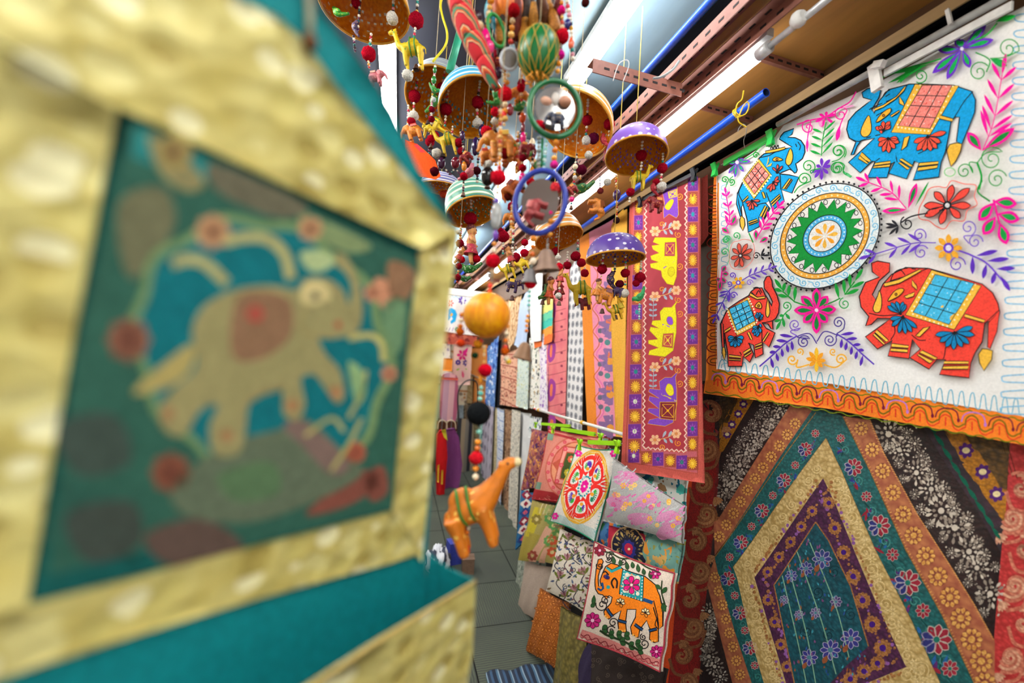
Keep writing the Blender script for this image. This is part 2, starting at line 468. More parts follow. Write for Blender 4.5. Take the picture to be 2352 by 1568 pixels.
# ---------------------------------------------------------------- slotted steel angles
def slotted(name, a, b, w, hgt, label, side='down', sgn=1, pitch=.042):
    """L angle from a to b: a flat flange w wide, an upright flange hgt deep, both punched with slots"""
    a = Vector(a); b = Vector(b); d = b - a; L = d.length; d.normalize(); x = d.cross(Vector((0, 0, 1))).normalized() * sgn
    m = MB(); t = .003; z = Vector((0, 0, 1))
    def slab(p, e1, l1, e2, l2, e3, l3, mat):
        v = [p + e1 * (l1 * i) + e2 * (l2 * j) + e3 * (l3 * k) for k in (0, 1) for j in (0, 1) for i in (0, 1)]
        m.faces(v, [(0, 2, 3, 1), (4, 5, 7, 6), (0, 1, 5, 4), (1, 3, 7, 5), (3, 2, 6, 7), (2, 0, 4, 6)], mat)
    slab(a, d, L, x, w, z, t, RUST); slab(a, d, L, z, -hgt, x, t, RUST)
    k = pitch * .6
    while k < L - .02:
        for off in ((.32,) if w < .035 else (.3, .7)):
            slab(a + d * k + x * (w * off) - z * .0006, d, .016, x, .006, z, .0006, SLOT)
        slab(a + d * (k + pitch / 2) - z * (hgt * .55) - x * .0006, d, .016, z, .006, x, .0006, SLOT)
        slab(a + d * (k + pitch / 2) - z * (hgt * .55) + x * t, d, .016, z, .006, x, .0006, SLOT)
        k += pitch
    return tag(m.build(name), label, 'rail', 'slotted steel ceiling angles')
slotted('slotted_rail', (.757, -.6, 2.340), (.757, 6.2, 2.340), .03, .03, 'long punched rust-brown angle running beside the bright lamp tube', sgn=-1)
slotted('slotted_rail', (.675, -.6, 2.369), (.675, 6.2, 2.369), .045, .035, 'long rust-brown angle bordering the black gap next to the upper blue pipe')
def cross(px0, px1, z, label, w=.035, h=.035, sgn=1):
    a = onZ(*px0, z); b = onZ(*px1, z); y = (a.y + b.y) / 2; return slotted('slotted_rail', (a.x, y, z), (b.x, y, z), w, h, label, sgn=sgn, pitch=.03)
cross((1368, 128), (1560, 200), 2.336, 'short pinkish slotted angle crossing under the blue-grey ceiling with white hooks', sgn=-1)
cross((1610, 232), (1790, 290), 2.368, 'slotted cross angle on the plywood just beyond the end of the lower blue pipe', .03, .02, sgn=-1)
cross((1745, 115), (1925, 178), 2.368, 'slotted cross angle on the plywood nearest the camera, above white clip rail', .03, .02, sgn=-1)
slotted('slotted_rail', (.30, 4.35, 2.34), (1.05, 4.35, 2.34), .04, .03, 'far slotted angle crossing above the distant white lamp', pitch=.05)
m = MB(); a = onZ(1640, 30, 2.36); b = onZ(1625, 110, 2.36)
# ---------------------------------------------------------------- pipes
BLUE = solid('#1452c8', .35)
def pipe(name, a, b, r, label):
    a = Vector(a); b = Vector(b); d = (b - a).normalized(); m = MB()
    m.tube([a, b], r, BLUE, 18, caps=False); m.tube([a + d * .0005, b - d * .0005], r * .84, solid('#0b2045', .8), 18, caps=False)
    # end ring
    t = d.orthogonal().normalized(); u = d.cross(t)
    for p in (a, b):
        v = [p + (t * math.cos(2 * PI * k / 18) + u * math.sin(2 * PI * k / 18)) * q for q in (r, r * .84) for k in range(18)]
        m.faces(v, [(k, (k + 1) % 18, 18 + (k + 1) % 18, 18 + k) for k in range(18)], BLUE)
    return tag(m.build(name), label, 'pipe')
pipe('blue_pipe', onZ(1760, 212, 2.27), onZ(1322, 533, 2.27), .0115, 'lower bright blue plastic pipe tied with yellow twine above the striped runner')
pipe('blue_pipe', (.687, .2, 2.445), (.687, 5.5, 2.445), .0115, 'upper blue plastic pipe beside the black ceiling gap')
# yellow twine
YEL = solid('#e8c51c', .6)
c0 = onZ(1696, 258, 2.27); m = MB()
ax = (onZ(1322, 533, 2.27) - onZ(1760, 212, 2.27)).normalized(); e1 = ax.cross(Vector((0, 0, 1))).normalized(); e2 = e1.cross(ax)
TW = empty('hanging_twine', c0, 'yellow twine knotted round the lower blue pipe', 'twine')
for dx in (-.004, .001, .006):
    m = MB(); m.tube([c0 + ax * (dx + .004 * math.sin(t)) + (e1 * math.cos(t) + e2 * math.sin(t)) * .0135 for t in np.linspace(0, 2 * PI, 17)[:-1]], .0015, YEL, 6, closed=True); m.build('loop', TW)
for q in ([(1688, 268), (1693, 240), (1704, 228), (1708, 208)], [(1690, 270), (1712, 262), (1720, 244), (1716, 234), (1706, 246), (1696, 270)], [(1694, 268), (1697, 280), (1706, 287), (1714, 292)]):
    m = MB(); m.tube(cr([at(x, y, .955) for x, y in q], 5), .0015, YEL, 6); m.build('loose_end', TW)
# ---------------------------------------------------------------- lamps
GLOW = emit('#ffffff', 10.0); GLOWB = emit('#fbfdff', 14.0, 'lamp_glow_bright'); GLOW_FILL = emit('#fffdf8', 46.0, 'fill_glow')  # the strongest glow serves only the added, unseen fill tubes
def tube_lamp(p, q, label, r=.014, glow=GLOWB, tray=True, w=.034, holders=True):
    p = Vector(p); q = Vector(q); d = (q - p).normalized()
    t = empty('hanging_tube_lamp', p, label, 'lamp', 'fluorescent tube lamps')
    m = MB(); m.tube([p + d * .03, q - d * .03], r, glow, 14); m.build('tube', t)
    for a, b in ((p, p + d * .03), (q - d * .03, q)): m = MB(); m.tube([a, b], r * 1.02, solid('#d9dadb', .3, .3), 14); m.build('end_cap', t)
    if tray:
        m = MB(); x = d.cross(Vector((0, 0, 1))).normalized()
        m.beam(p + Vector((0, 0, r + .020)), q + Vector((0, 0, r + .016)), w, .02, GREYW if w < .09 else WHITE); m.build('tray', t)
        for a in ((p + d * .012, q - d * .012) if holders else (q - d * .012,)): m = MB(); m.beam(a + Vector((0, 0, -r)) - d * .008, a + Vector((0, 0, -r)) + d * .008, .03, .004, WHITE); m.beam(a - d * .008 + Vector((0, 0, .008)), a + d * .008 + Vector((0, 0, .008)), .036, .03, WHITE); m.build('holder', t)
    return t
z = 2.285
p = onZ(1768, 106, z); q = onZ(1500, 324, z)
tube_lamp((p.x, p.y, z), (p.x + .012, p.y + 1.2, z), 'bright fluorescent tube under the plywood beside the punched angle', .0140, glow=GLOW, holders=False, w=.020)
L0 = bpy.data.objects['hanging_tube_lamp']
p2 = onZ(1834, 44, z); p3 = onZ(1960, -50, z); d_ = (p3 - p).normalized()
m = MB(); m.tube([p, p3], .0075, solid('#d4d6d8', .2, .2), 12); m.build('connector_tube', L0); m = MB(); m.tube([p2 - d_ * .012, p2 - d_ * .004, p2 + d_ * .004, p2 + d_ * .012], [.011, .0165, .0165, .011], WHITE, 16); m.build('socket_ring', L0)
tube_lamp((.551, .16, 2.530), (.551, 1.36, 2.530), 'bright white lamp box under the blue-grey ceiling', .025, w=.056)
tube_lamp((-.104, 1.22, 2.535), (-.104, 2.42, 2.535), 'white lamp seen upright against the dark ceiling behind the top basket', .026, w=.06)
for y, lb in ((1.85, 'second lamp along the blue-grey ceiling, glimpsed behind the hanging baskets'), (3.4, 'far lamp under the blue-grey ceiling beyond the mobiles')):
    tube_lamp((.55, y, 2.535), (.55, y + 1.2, 2.535), lb, .025, w=.056)
tube_lamp((.835, 2.45, 2.29), (.835, 3.65, 2.29), 'slanting lamp under the plywood behind the yellow ball', .018)
tube_lamp((.835, 3.9, 2.29), (.835, 5.1, 2.29), 'farthest tube under the plywood over the hanging scarves', .018)
for x, y in ((-.75, .2), (-.75, 1.9), (-.75, 3.6), (.1, -1.3), (.1, 4.2)):  # tubes out of view, added as fill light, stronger than the visible lamps
    tube_lamp((x, y, 2.535), (x, y + 1.2, 2.535), 'added unseen fill tube under the ceiling', .026, w=.10, glow=GLOW_FILL)
tube_lamp((.55, -1.4, 2.535), (.55, -.2, 2.535), 'added unseen fill tube behind the camera', .026, w=.10, glow=GLOW_FILL)  # one more added tube out of view, for fill
w = bpy.data.worlds.new('world'); SC.world = w; w.use_nodes = True
w.node_tree.nodes['Background'].inputs[0].default_value = (1, .97, .93, 1); w.node_tree.nodes['Background'].inputs[1].default_value = .55
SC.view_settings.view_transform = 'Standard'; SC.view_settings.look = 'None'; SC.view_settings.gamma = 1; SC.view_settings.exposure = 0.62
SC.view_settings.use_curve_mapping = False
SC.cycles.use_denoising = True; SC.cycles.max_bounces = 6; SC.cycles.diffuse_bounces = 3; SC.cycles.caustics_reflective = False; SC.cycles.caustics_refractive = False; SC.cycles.adaptive_threshold = .08
# ================================================================ the white elephant cloth
BK = '#16161c'
def fold(a, b): return .006 * math.sin(a * 9 + .6) + .004 * math.sin(a * 17 + b * 5) + .003 * math.sin(b * 11)
CP = onX(1640, 880, 1.045); CQ = onX(2340, 1000, 1.045)
def elephant_cloth():
    s = Sheet(onX(1640, 880, 1.045), (0, -1, 0), (0, 0, 1), fold, cell=.02)
    X = lambda t: T('X', t)
    # the field
    s.sheet(X('1646,405 1780,315 1800,288 2352,15 2520,-70 2520,985 2352,957 1900,880 1646,848'), cloth('#f1efec', .9, var=.03))
    cy = '#7cc0d8'; grn = '#139a3e'; mag = '#ee109a'; pur = '#6a2fb5'; org = '#f6ab2c'; red = '#ea4a3c'; blu = '#0f9fd8'; yl = '#f7c14e'
    # pale blue running edges
    for i in range(21):
        y0 = 415 + i * 20.5
        s.stroke(cr([(1657, y0), (1668, y0 + 3), (1671, y0 + 8), (1660, y0 + 11), (1657, y0 + 15), (1657, y0 + 20)], 3), 1.6, cy)
    pts = []
    for i in range(28):
        x0 = 1650 + i * 25; yb = 851 + (x0 - 1650) * .150
        pts += [(x0, yb - 4), (x0 + 5, yb - 22 - i * .4), (x0 + 12, yb - 24 - i * .4), (x0 + 16, yb - 4), (x0 + 20, yb + 1)]
    s.stroke(cr(pts, 4), 2.4, cy)
    pts = []
    for i in range(26):
        y0 = 30 + i * 36; q = 2330 - i * 1.1 if i < 12 else 2318 - (i - 12) * 1.5
        pts += [(2362, y0), (q + 6, y0 + 5), (q, y0 + 12), (q + 8, y0 + 19), (2360, y0 + 22)]
    s.stroke(cr(pts, 4), 3, '#8cc6e4'); s.up()
    # ---- elephants
    def elephant(crop, body, line, blanket, bframe, grid, tusk, eye, cap, bands, flowers, tail, c_body, c_bl, c_bd, c_fl, earl=()):
        P = T(crop, body); s.poly(P, c_body); s.up(); s.stroke(P, 2.6, BK, closed=True)
        for l in line: s.stroke(cr(T(crop, l), 4), 2.2, BK)
        s.up()
        if tail:
            for t, c in tail: q = T(crop, t); s.poly(q, c); s.up(); s.stroke(q, 2.2, BK, closed=True); s.up()
        q = T(crop, bframe); s.poly(q, yl); s.up(); s.stroke(q, 2.0, BK, closed=True)
        for a, b in zip(q, q[1:] + q[:1]):      # white dots along the frame
            pass
        q = T(crop, blanket); s.poly(q, c_bl); s.up()
        A, B, C, D = [np.array(v) for v in q]
        rnd = random.Random(3)
        for i in range(4):
            for j in range(3):
                for _ in range(7):
                    u = (i + rnd.uniform(.1, .9)) / 4; v = (j + rnd.uniform(.1, .9)) / 3
                    p = A + (B - A) * v + (D - A) * u + (A - B + C - D) * u * v
                    s.stroke([tuple(p), tuple(p + np.array([rnd.uniform(-5, 5), rnd.uniform(-4, 4)]))], rnd.uniform(1.2, 2.6), rnd.choice(grid[1:]))
        s.up(); s.stroke(q, 1.8, BK, closed=True)
        for i in range(1, 4): s.stroke([tuple(A + (D - A) * i / 4), tuple(B + (C - B) * i / 4)], 1.8, BK)
        for j in range(1, 3): s.stroke([tuple(A + (B - A) * j / 3), tuple(D + (C - D) * j / 3)], 1.8, BK)
        # white dots on the frame
        fr = T(crop, bframe); s.up()
        cen = np.mean([np.array(v) for v in q], axis=0)
        for k in range(4):
            a = np.array(q[k]); b = np.array(q[(k + 1) % 4]); 
            for t in np.linspace(.06, .94, 9):
                p = a + (b - a) * t; n = (p - cen); n /= np.hypot(*n)
                if k != 0: s.disc(tuple(p + n * 6), 2.2, '#fdf0cf', n=7)
        for t in tusk + bands + cap: q = T(crop, t); s.poly(cr(q, 3, True) if t in tusk else q, yl); s.up(); s.stroke(cr(q, 3, True) if t in tusk else q, 1.9, BK, closed=True); s.up()
        for e in eye:
            q = cr(T(crop, e), 3, True); s.poly(q, '#f0b43a'); s.up(); s.stroke(q, 1.8, BK, closed=True)
            c = np.mean([np.array(v) for v in q], axis=0); s.up(); s.disc(tuple(c), 3.6, BK); s.up(); s.disc(tuple(c), 2.0, '#c07a18', n=8)
        for c, tips, w in flowers:
            c = T(crop, [c])[0]
            for t in tips: s.leaf(c, T(crop, [t])[0], w, c_fl, BK, 1.5, blunt=1.2)
            s.up(2); s.disc(c, 3.2, BK)
        s.up()
    elephant('A', '435,985 600,750 640,715 780,685 850,665 905,650 840,610 785,575 800,545 830,510 925,475 905,530 865,558 935,562 990,588 1025,640 1028,700 1005,760 960,797 940,808 955,868 945,892 930,898 905,872 880,862 800,895 790,905 880,915 972,935 905,1088 805,1055 832,1165 718,1252 690,1160 655,1180 697,1232 632,1357 590,1310 597,1405 490,1460 480,1340 440,1190 425,1220 432,1310 415,1300 385,1190 388,1090',
             ['605,750 690,730 760,690 850,662', '855,790 870,830 905,872', '740,850 760,900 790,905 800,1055', '660,1080 690,1160', '570,1210 600,1190 660,1180', '440,990 400,1080 430,1160 440,1190', '960,600 985,640 975,680', '940,620 950,650', '700,670 712,640 726,668 742,636 756,664 772,632 780,660'],
             '585,795 690,915 550,1095 455,960', '590,760 712,915 545,1145 435,965', ['#e8574c', '#f6a59b', '#d83a30', '#fbd9d3', '#ee7468'],
             ['890,665 912,705 912,770 890,818 860,820 845,785 862,725'], ['728,765 760,745 820,768 795,782 735,784'], ['655,690 700,680 780,665 845,650 840,672 780,690 700,708 660,710'],
             ['810,1045 880,950 900,952 835,1050', '838,1050 905,955 912,962 850,1052', '705,1170 790,1095 795,1110 710,1190', '712,1195 795,1118 800,1130 722,1212', '600,1300 650,1205 668,1215 618,1315', '622,1320 672,1218 684,1228 640,1328', '495,1358 575,1330 582,1345 497,1375', '500,1380 582,1350 586,1362 502,1392', '440,1160 490,1110 495,1130 445,1175', '620,1080 640,1075 660,1130 640,1140'],
             [((770, 890), [(725, 845), (775, 815), (820, 830), (790, 850)], 5), ((735, 985), [(780, 930), (790, 970), (740, 1060), (700, 1075), (670, 1050), (770, 1010)], 6), ((530, 1160), [(605, 1160), (580, 1215), (540, 1245), (505, 1250), (485, 1215), (470, 1180)], 6)],
             [('385,1080 400,1180 432,1310 415,1310 378,1190', blu), ('425,1300 455,1330 460,1390 440,1445 415,1400 410,1340', yl)],
             blu, '#f28f86', yl, '#e2574a')
    s.poly(T('A', '690,735 680,780 665,835 690,790'), yl); s.poly(T('A', '665,840 720,800 712,830 680,838'), yl)
    elephant('B', '680,690 780,690 1040,700 1190,750 1222,820 1215,920 1160,1060 1110,1180 1065,1160 1090,960 1050,960 1020,1000 1000,1120 975,1240 940,1330 920,1450 710,1475 760,1335 720,1320 655,1465 510,1420 560,1325 530,1340 495,1455 335,1455 400,1320 375,1320 275,1415 180,1330 295,1225 395,1130 285,1150 250,1200 225,1265 200,1270 240,1165 185,1130 165,1060 180,990 240,920 330,850 370,820 300,800 290,760 330,730 380,715 395,750 445,740 430,800 370,900 390,930 430,830 510,735',
             ['185,1130 260,1160 330,1130 450,1100', '350,900 400,870 560,800 660,700', '1200,750 1130,830 1050,960', '560,1240 580,1330', '750,1260 800,1230 835,1140', '385,960 460,920 500,900', '405,1320 470,1260 520,1130', '450,820 480,760 520,740', '470,800 520,770'],
             '785,700 1030,700 850,1055 590,1030', '725,690 1085,705 850,1105 530,1085', ['#e8574c', '#f6a59b', '#d83a30', '#fbd9d3', '#ee7468'],
             ['345,945 365,1000 368,1070 340,1115 300,1120 280,1085 300,1020'], ['410,1000 440,950 490,905 530,890 525,925 480,965 430,1000'], ['395,890 470,860 580,790 640,715 660,705 640,745 570,815 470,880 400,910'],
             ['268,1285 290,1245 365,1315 350,1330', '262,1300 275,1275 345,1335 335,1345', '400,1335 525,1318 525,1340 395,1358', '390,1362 522,1345 518,1368 382,1378', '598,1310 620,1298 715,1360 690,1368', '590,1335 610,1328 685,1378 665,1392', '765,1335 920,1322 918,1345 755,1362', '755,1372 915,1352 908,1378 748,1402', '935,945 1040,975 1035,1000 930,975', '640,1130 685,1115 660,1200 615,1235', '600,790 635,840 640,870 600,850', '525,950 600,905 605,915 540,960'],
             [((470, 1070), [(405, 1045), (435, 1035), (470, 995), (525, 995), (530, 1030), (440, 1085)], 10), ((510, 1135), [(425, 1150), (430, 1200), (465, 1245), (515, 1255), (565, 1220), (600, 1170), (590, 1140)], 11), ((835, 1120), [(720, 1170), (745, 1235), (800, 1240), (860, 1240), (910, 1220), (940, 1170), (985, 1085)], 12)],
             [('1065,1170 1110,1180 1100,1240 1060,1320 1020,1365 1000,1300 985,1230 1010,1185', yl)],
             blu, '#f28f86', yl, '#ea5a44')
    elephant('C', '290,665 400,590 480,545 500,510 540,478 600,475 630,540 650,570 690,640 695,600 660,530 620,480 618,420 640,375 670,370 690,410 695,460 735,540 758,620 750,700 725,750 695,770 700,850 680,840 655,800 600,790 640,840 718,880 665,1010 605,960 610,1070 540,1105 525,990 480,970 525,1070 490,1145 430,1090 420,1180 295,1180 290,1060 262,880 262,980 240,990 225,800',
             ['505,515 560,560 625,560 640,545', '700,770 640,785 600,790', '600,850 600,960', '400,1050 415,1080', '270,700 240,780 255,870', '520,480 545,470 575,478 600,520', '545,540 570,500 590,535'],
             '305,665 470,585 540,770 375,860', '285,680 480,555 550,815 375,905', ['#1393c8', '#5fc8ea', '#0c7fb4', '#c8ecf6', '#2aaed8'],
             ['655,570 668,640 672,700 655,740 635,715 640,640'], ['540,640 575,600 600,630 595,660 560,655'], ['500,520 560,560 625,550 635,570 560,580 490,545'],
             ['605,950 655,870 668,882 620,960', '540,990 600,965 602,985 540,1005', '540,1015 602,995 602,1010 540,1030', '430,1055 495,1015 502,1035 440,1075', '440,1085 505,1045 508,1060 452,1098', '305,1075 415,1090 412,1108 305,1098', '305,1110 412,1118 412,1130 305,1125', '265,860 320,825 325,845 272,880', '470,880 490,870 520,940 500,940'],
             [((580, 765), [(545, 715), (560, 695), (585, 695), (610, 715), (605, 740)], 7), ((575, 820), [(600, 810), (590, 880), (560, 915), (535, 905), (515, 880), (520, 840)], 9), ((370, 920), [(295, 925), (300, 955), (320, 1000), (360, 1010), (400, 1000), (425, 970), (440, 925)], 10)],
             [('230,790 250,800 260,1010 240,1005', red), ('245,1010 265,1010 275,1060 262,1125 240,1060', yl)],
             red, '#4db8df', yl, '#1591cf')
    elephant('D', '590,540 700,570 900,630 960,680 990,740 1000,790 980,900 945,1000 930,990 940,840 915,850 900,960 860,1020 835,1080 825,1165 655,1145 690,1060 640,1060 595,1115 485,1050 545,1000 500,945 480,1055 360,1040 385,950 300,1000 230,930 330,860 375,825 300,825 265,860 232,868 250,815 205,760 195,700 230,620 310,590 270,560 265,510 300,498 370,510 368,560 310,610 270,690 290,720 330,630 380,575 460,535',
             ['335,645 380,610 480,580 590,540', '250,795 330,810 440,800', '495,920 540,950 600,945', '690,990 680,1050 660,1060', '1000,775 940,830 920,850', '375,950 400,900 385,830', '370,620 400,560 460,540 520,545', '400,590 430,550 460,580'],
             '630,575 855,625 710,860 505,790', '610,548 895,640 740,890 460,805', ['#1393c8', '#5fc8ea', '#0c7fb4', '#c8ecf6', '#2aaed8'],
             ['312,665 325,720 318,780 290,792 275,765 300,700'], ['362,725 395,675 430,655 455,662 430,695 385,720'], ['340,625 420,605 545,545 555,555 430,625 345,645'],
             ['285,905 300,890 365,950 350,960', '275,920 285,910 345,968 335,975', '385,968 480,980 478,995 380,988', '380,995 475,1002 472,1020 375,1012', '540,1020 560,1008 645,1050 630,1062', '530,1035 540,1028 620,1068 600,1082', '685,1068 825,1070 822,1085 680,1085', '680,1098 825,1095 820,1115 672,1115', '805,800 920,835 910,850 800,818', '565,880 605,872 545,930 520,925', '500,605 528,640 530,665 500,640', '455,700 515,675 510,700 470,712'],
             [((435, 800), [(360, 755), (380, 735), (410, 728), (450, 730), (465, 745)], 10), ((450, 815), [(375, 830), (385, 870), (425, 910), (465, 915), (500, 905), (530, 880)], 10), ((745, 905), [(635, 920), (660, 960), (695, 990), (740, 1005), (790, 990), (830, 970), (860, 920), (850, 875)], 12)],
             [('935,850 1000,785 985,900 945,1000 930,990', red), ('930,1000 960,1010 955,1060 910,1125 885,1080 878,1030 900,998', yl)],
             red, '#4db8df', yl, '#0e7fb0')
    # ---- the round medallion
    C0 = (1901, 543)
    def ell(k, n=48, a0=0):
        out = []
        for i in range(n):
            t = a0 + 2 * PI * i / n; x = math.cos(t) * 126 * k; y = math.sin(t) * 118 * k
            out.append((C0[0] + x - .02 * y, C0[1] + y - .20 * x))
        return out
    def ep(k, t): x = math.cos(t) * 126 * k; y = math.sin(t) * 118 * k; return (C0[0] + x - .02 * y, C0[1] + y - .20 * x)
    s.poly(ell(1.0), '#eaf3f6'); s.up(); s.stroke(ell(1.0), 2.8, BK, True)
    for i in range(60): t = 2 * PI * i / 60; s.disc(ep(1.035, t), 2.8, BK, n=8)
    for i in range(22):
        t = 2 * PI * i / 22; p = ep(.91, t); q = ep(.87, t + .2)
        s.spiral(p, 8.5, '#7cc3e4', 2.4, 1.3, t + 1.2, 1, tail=[((p[0] + q[0]) / 2, (p[1] + q[1]) / 2), q])
    s.up(); s.poly(ell(.82), '#f7b552'); s.up(); s.stroke(ell(.82), 2, BK, True)
    for i in range(44): s.disc(ep(.77, 2 * PI * i / 44), 2.3, '#fde3ae', n=7)
    s.up(); s.poly(ell(.72), '#f1efec'); s.up(); s.stroke(ell(.72), 2, BK, True)
    for i in range(18): q = ep(.655, 2 * PI * (i + .5) / 18); s.stroke([(q[0] + 4.6 * math.cos(a), q[1] + 5.6 * math.sin(a)) for a in np.linspace(0, 2 * PI, 10)[:-1]], 1.8, BK, True)
    star = []
    for i in range(36): star.append(ep(.70 if i % 2 == 0 else .52, 2 * PI * i / 36 + .06))
    s.up(); s.poly(star, '#12903c'); s.up(); s.stroke(star, 1.8, '#0a3a1c', True)
    s.up(); s.poly(ell(.40), '#5bb8e6'); s.up(); s.stroke(ell(.40), 2, BK, True)
    for i in range(30): s.disc(ep(.355, 2 * PI * i / 30), 2.1, '#d8f0fb', n=7)
    s.up(); s.poly(ell(.30), '#f1efec'); s.up(); s.stroke(ell(.30), 1.8, BK, True)
    for i in range(8): t = 2 * PI * i / 8; s.leaf(ep(.03, t), ep(.245, t), 9.5, '#f5a531' if i % 2 else '#f7bf55', blunt=1.3)
    s.up()
    # ---- sprays and flowers: helpers in crop coordinates
    def V(c, st, k, ln, col, w=5.5, ang=42, inner=None, t0=.25, tip=True, wst=2.4): s.spray(T(c, st), k, ln * CROP[c][2], col, w, wst, ang, True, True, tip, inner, t0)
    def SP(c, p, r, col, turns=1.5, a0=0, d=1, tail=None, w=2.6):
        k = CROP[c][2]; s.spiral(T(c, [p])[0], r * k, col, w, turns, a0, d, T(c, tail) if tail else None)
    def F(c, p, tips, col, inner, w, core=None, ol=None):
        q = T(c, [p])[0]
        for t in tips: s.leaf(q, T(c, [t])[0], w, col, inner=inner, blunt=.9, ol=ol)
        if core: s.up(2); s.disc(q, 4.4, core); s.lay -= 2
    # purple eight petal flowers
    F('B', (1130, 410), [(930, 420), (885, 610), (1005, 660), (1195, 565), (1390, 335), (1330, 215), (1130, 330), (1080, 330)], '#6a35bd', '#10a851', 19, '#e8e0ff')
    F('A', (407, 800), [(330, 810), (325, 905), (385, 945), (470, 890), (535, 790), (470, 765), (410, 745)], '#6a35bd', '#10a851', 8, '#e8e0ff')
    F('A', (1215, 850), [(1210, 760), (1295, 775), (1300, 835), (1275, 910), (1210, 970), (1145, 950), (1115, 900), (1160, 830)], pur, None, 8)
    F('A', (1250, 375), [(1345, 345), (1320, 430), (1210, 470), (1150, 420), (1190, 345), (1260, 320)], mag, None, 7)
    F('C', (1105, 678), [(1105, 480), (1210, 550), (1285, 670), (1205, 790), (1105, 890), (985, 790), (900, 680), (965, 550)], '#e81c95', '#0d7a35', 21, '#f7e3ef')
    # magenta sprigs
    V('A', '290,1440 335,1330 300,1095', 5, 90, mag, 5); V('A', '590,1520 690,1360 810,1215', 5, 100, mag, 6)
    for a, b in (((330, 1470), (262, 1420)), ((350, 1400), (395, 1300)), ((590, 1540), (585, 1440)), ((620, 1560), (700, 1510))): s.leaf(T('A', [a])[0], T('A', [b])[0], 11, mag, inner='#0c8a3c')
    V('B', '1300,1240 1390,1000 1460,620', 5, 250, mag, 9, 38, tip=True)
    for a, b in (((1290, 1240), (1175, 1090)), ((1300, 1240), (1565, 1055))): s.leaf(T('B', [a])[0], T('B', [b])[0], 24, mag, inner='#0c8a3c')
    V('D', '470,200 380,105 240,45', 4, 95, mag, 7); s.leaf(*T('D', '475,205 330,215'), 14, mag, inner='#12a048'); s.leaf(*T('D', '480,200 530,55'), 16, mag, inner='#12803c')
    s.leaf(*T('D', '520,190 600,45'), 5, grn)
    q = T('D', '970,150 990,230 1005,290'); s.stroke(cr(q, 5), 5, mag)
    for a, b in (((970, 160), (1105, 175)), ((975, 165), (885, 270)), ((990, 230), (1120, 265)), ((985, 245), (910, 350)), ((1005, 280), (1045, 405))): s.leaf(T('D', [a])[0], T('D', [b])[0], 28, mag, inner='#149a45')
    for a, b in (((245, 340), (285, 280)), ((250, 350), (310, 350)), ((235, 390), (200, 410)), ((240, 380), (285, 430)), ((240, 400), (225, 505))): s.leaf(T('C', [a])[0], T('C', [b])[0], 10, '#d01c84', inner='#2a7a45')
    s.stroke(cr(T('C', '255,290 240,400 222,500'), 5), 3, mag)
    # pink top garland
    s.stroke(cr(T('A', '975,445 1100,405 1250,370 1380,290 1480,230 1540,135'), 6), 3, mag)
    SP('A', (1085, 470), 70, mag, 1.5, -1.2, tail=[(1080, 560), (1075, 700)]); SP('A', (1395, 350), 72, mag, 1.5, -.6, tail=[(1390, 450), (1380, 560)])
    s.leaf(*T('A', '1078,560 1072,690'), 7, '#f25cb4'); s.leaf(*T('A', '1385,450 1355,600'), 10, mag); s.leaf(*T('A', '1390,290 1525,265'), 5, '#f7a8d6'); s.leaf(*T('A', '1210,390 1200,470'), 9, '#f59acb')
    # green palms
    st = T('A', '1210,740 1220,600 1255,420'); s.stroke(cr(st, 5), 2.4, grn)
    for t in range(4):
        p = T('A', [(1210 + t * 3, 730 - t * 70)])[0]
        s.leaf(p, T('A', [(1100 + t * 8, 690 - t * 68)])[0], 6, grn); s.leaf(p, T('A', [(1320 + t * 8, 610 - t * 68)])[0], 5, grn)
    for a, b in (((850, 540), (500, 620)), ((820, 550), (520, 690)), ((760, 560), (590, 690)), ((700, 570), (620, 690))): s.leaf(T('B', [b])[0], T('B', [a])[0], 9, '#1aa23a', blunt=.2)
    s.stroke(cr(T('B', '960,490 860,520 700,560 480,640'), 5), 3.4, '#1aa23a'); SP('B', (790, 630), 62, grn, 1.6, 2.2)
    s.stroke(cr(T('B', '1240,440 1330,480 1360,520 1330,600'), 5), 3, grn); SP('B', (1270, 600), 88, grn, 1.5, -.6); SP('B', (1510, 410), 90, grn, 1.6, .2, tail=[(1480, 480), (1360, 490)])
    s.leaf(*T('B', '1365,495 1500,550'), 17, '#1c9a48'); s.leaf(*T('B', '1400,190 1570,140'), 13, '#18b83e'); s.stroke(cr(T('B', '1240,340 1340,290 1420,200'), 5), 3, '#18b83e')
    SP('B', (110, 1245), 58, grn, 1.5, .4, tail=[(120, 1310), (60, 1330)], w=2.4); SP('B', (100, 1385), 58, grn, 1.5, -.4, tail=[(160, 1410), (225, 1450)]); s.leaf(*T('B', '150,1410 225,1455'), 7, '#5fc283')
    SP('A', (1085, 840), 72, grn, 1.6, 1.2, tail=[(1110, 880), (1200, 860)]); SP('A', (1045, 960), 66, grn, 1.6, .3, tail=[(1000, 1030), (950, 1090)]); SP('A', (1375, 700), 75, grn, 1.6, .8); SP('A', (1370, 860), 66, grn, 1.6, -.4, tail=[(1420, 900), (1490, 945)])
    SP('A', (290, 965), 34, grn, 1.4); SP('A', (355, 985), 34, grn, 1.4, 2); s.stroke(cr(T('A', '370,930 320,980 290,1065'), 4), 2, grn); SP('A', (585, 735), 32, grn, 1.4); s.stroke(cr(T('A', '480,770 560,720 640,640 700,610'), 4), 2.4, '#39b54a')
    SP('A', (310, 1530), 40, '#45b06b', 1.4); SP('A', (400, 1495), 38, '#45b06b', 1.4, 1); s.stroke(T('A', '520,1470 560,1560'), 3, grn)
    SP('C', (285, 50), 36, '#45b06b', 1.4); SP('C', (275, 155), 36, '#45b06b', 1.4); s.stroke(cr(T('C', '330,20 310,120 320,200 300,260'), 4), 2, '#7cc89a')
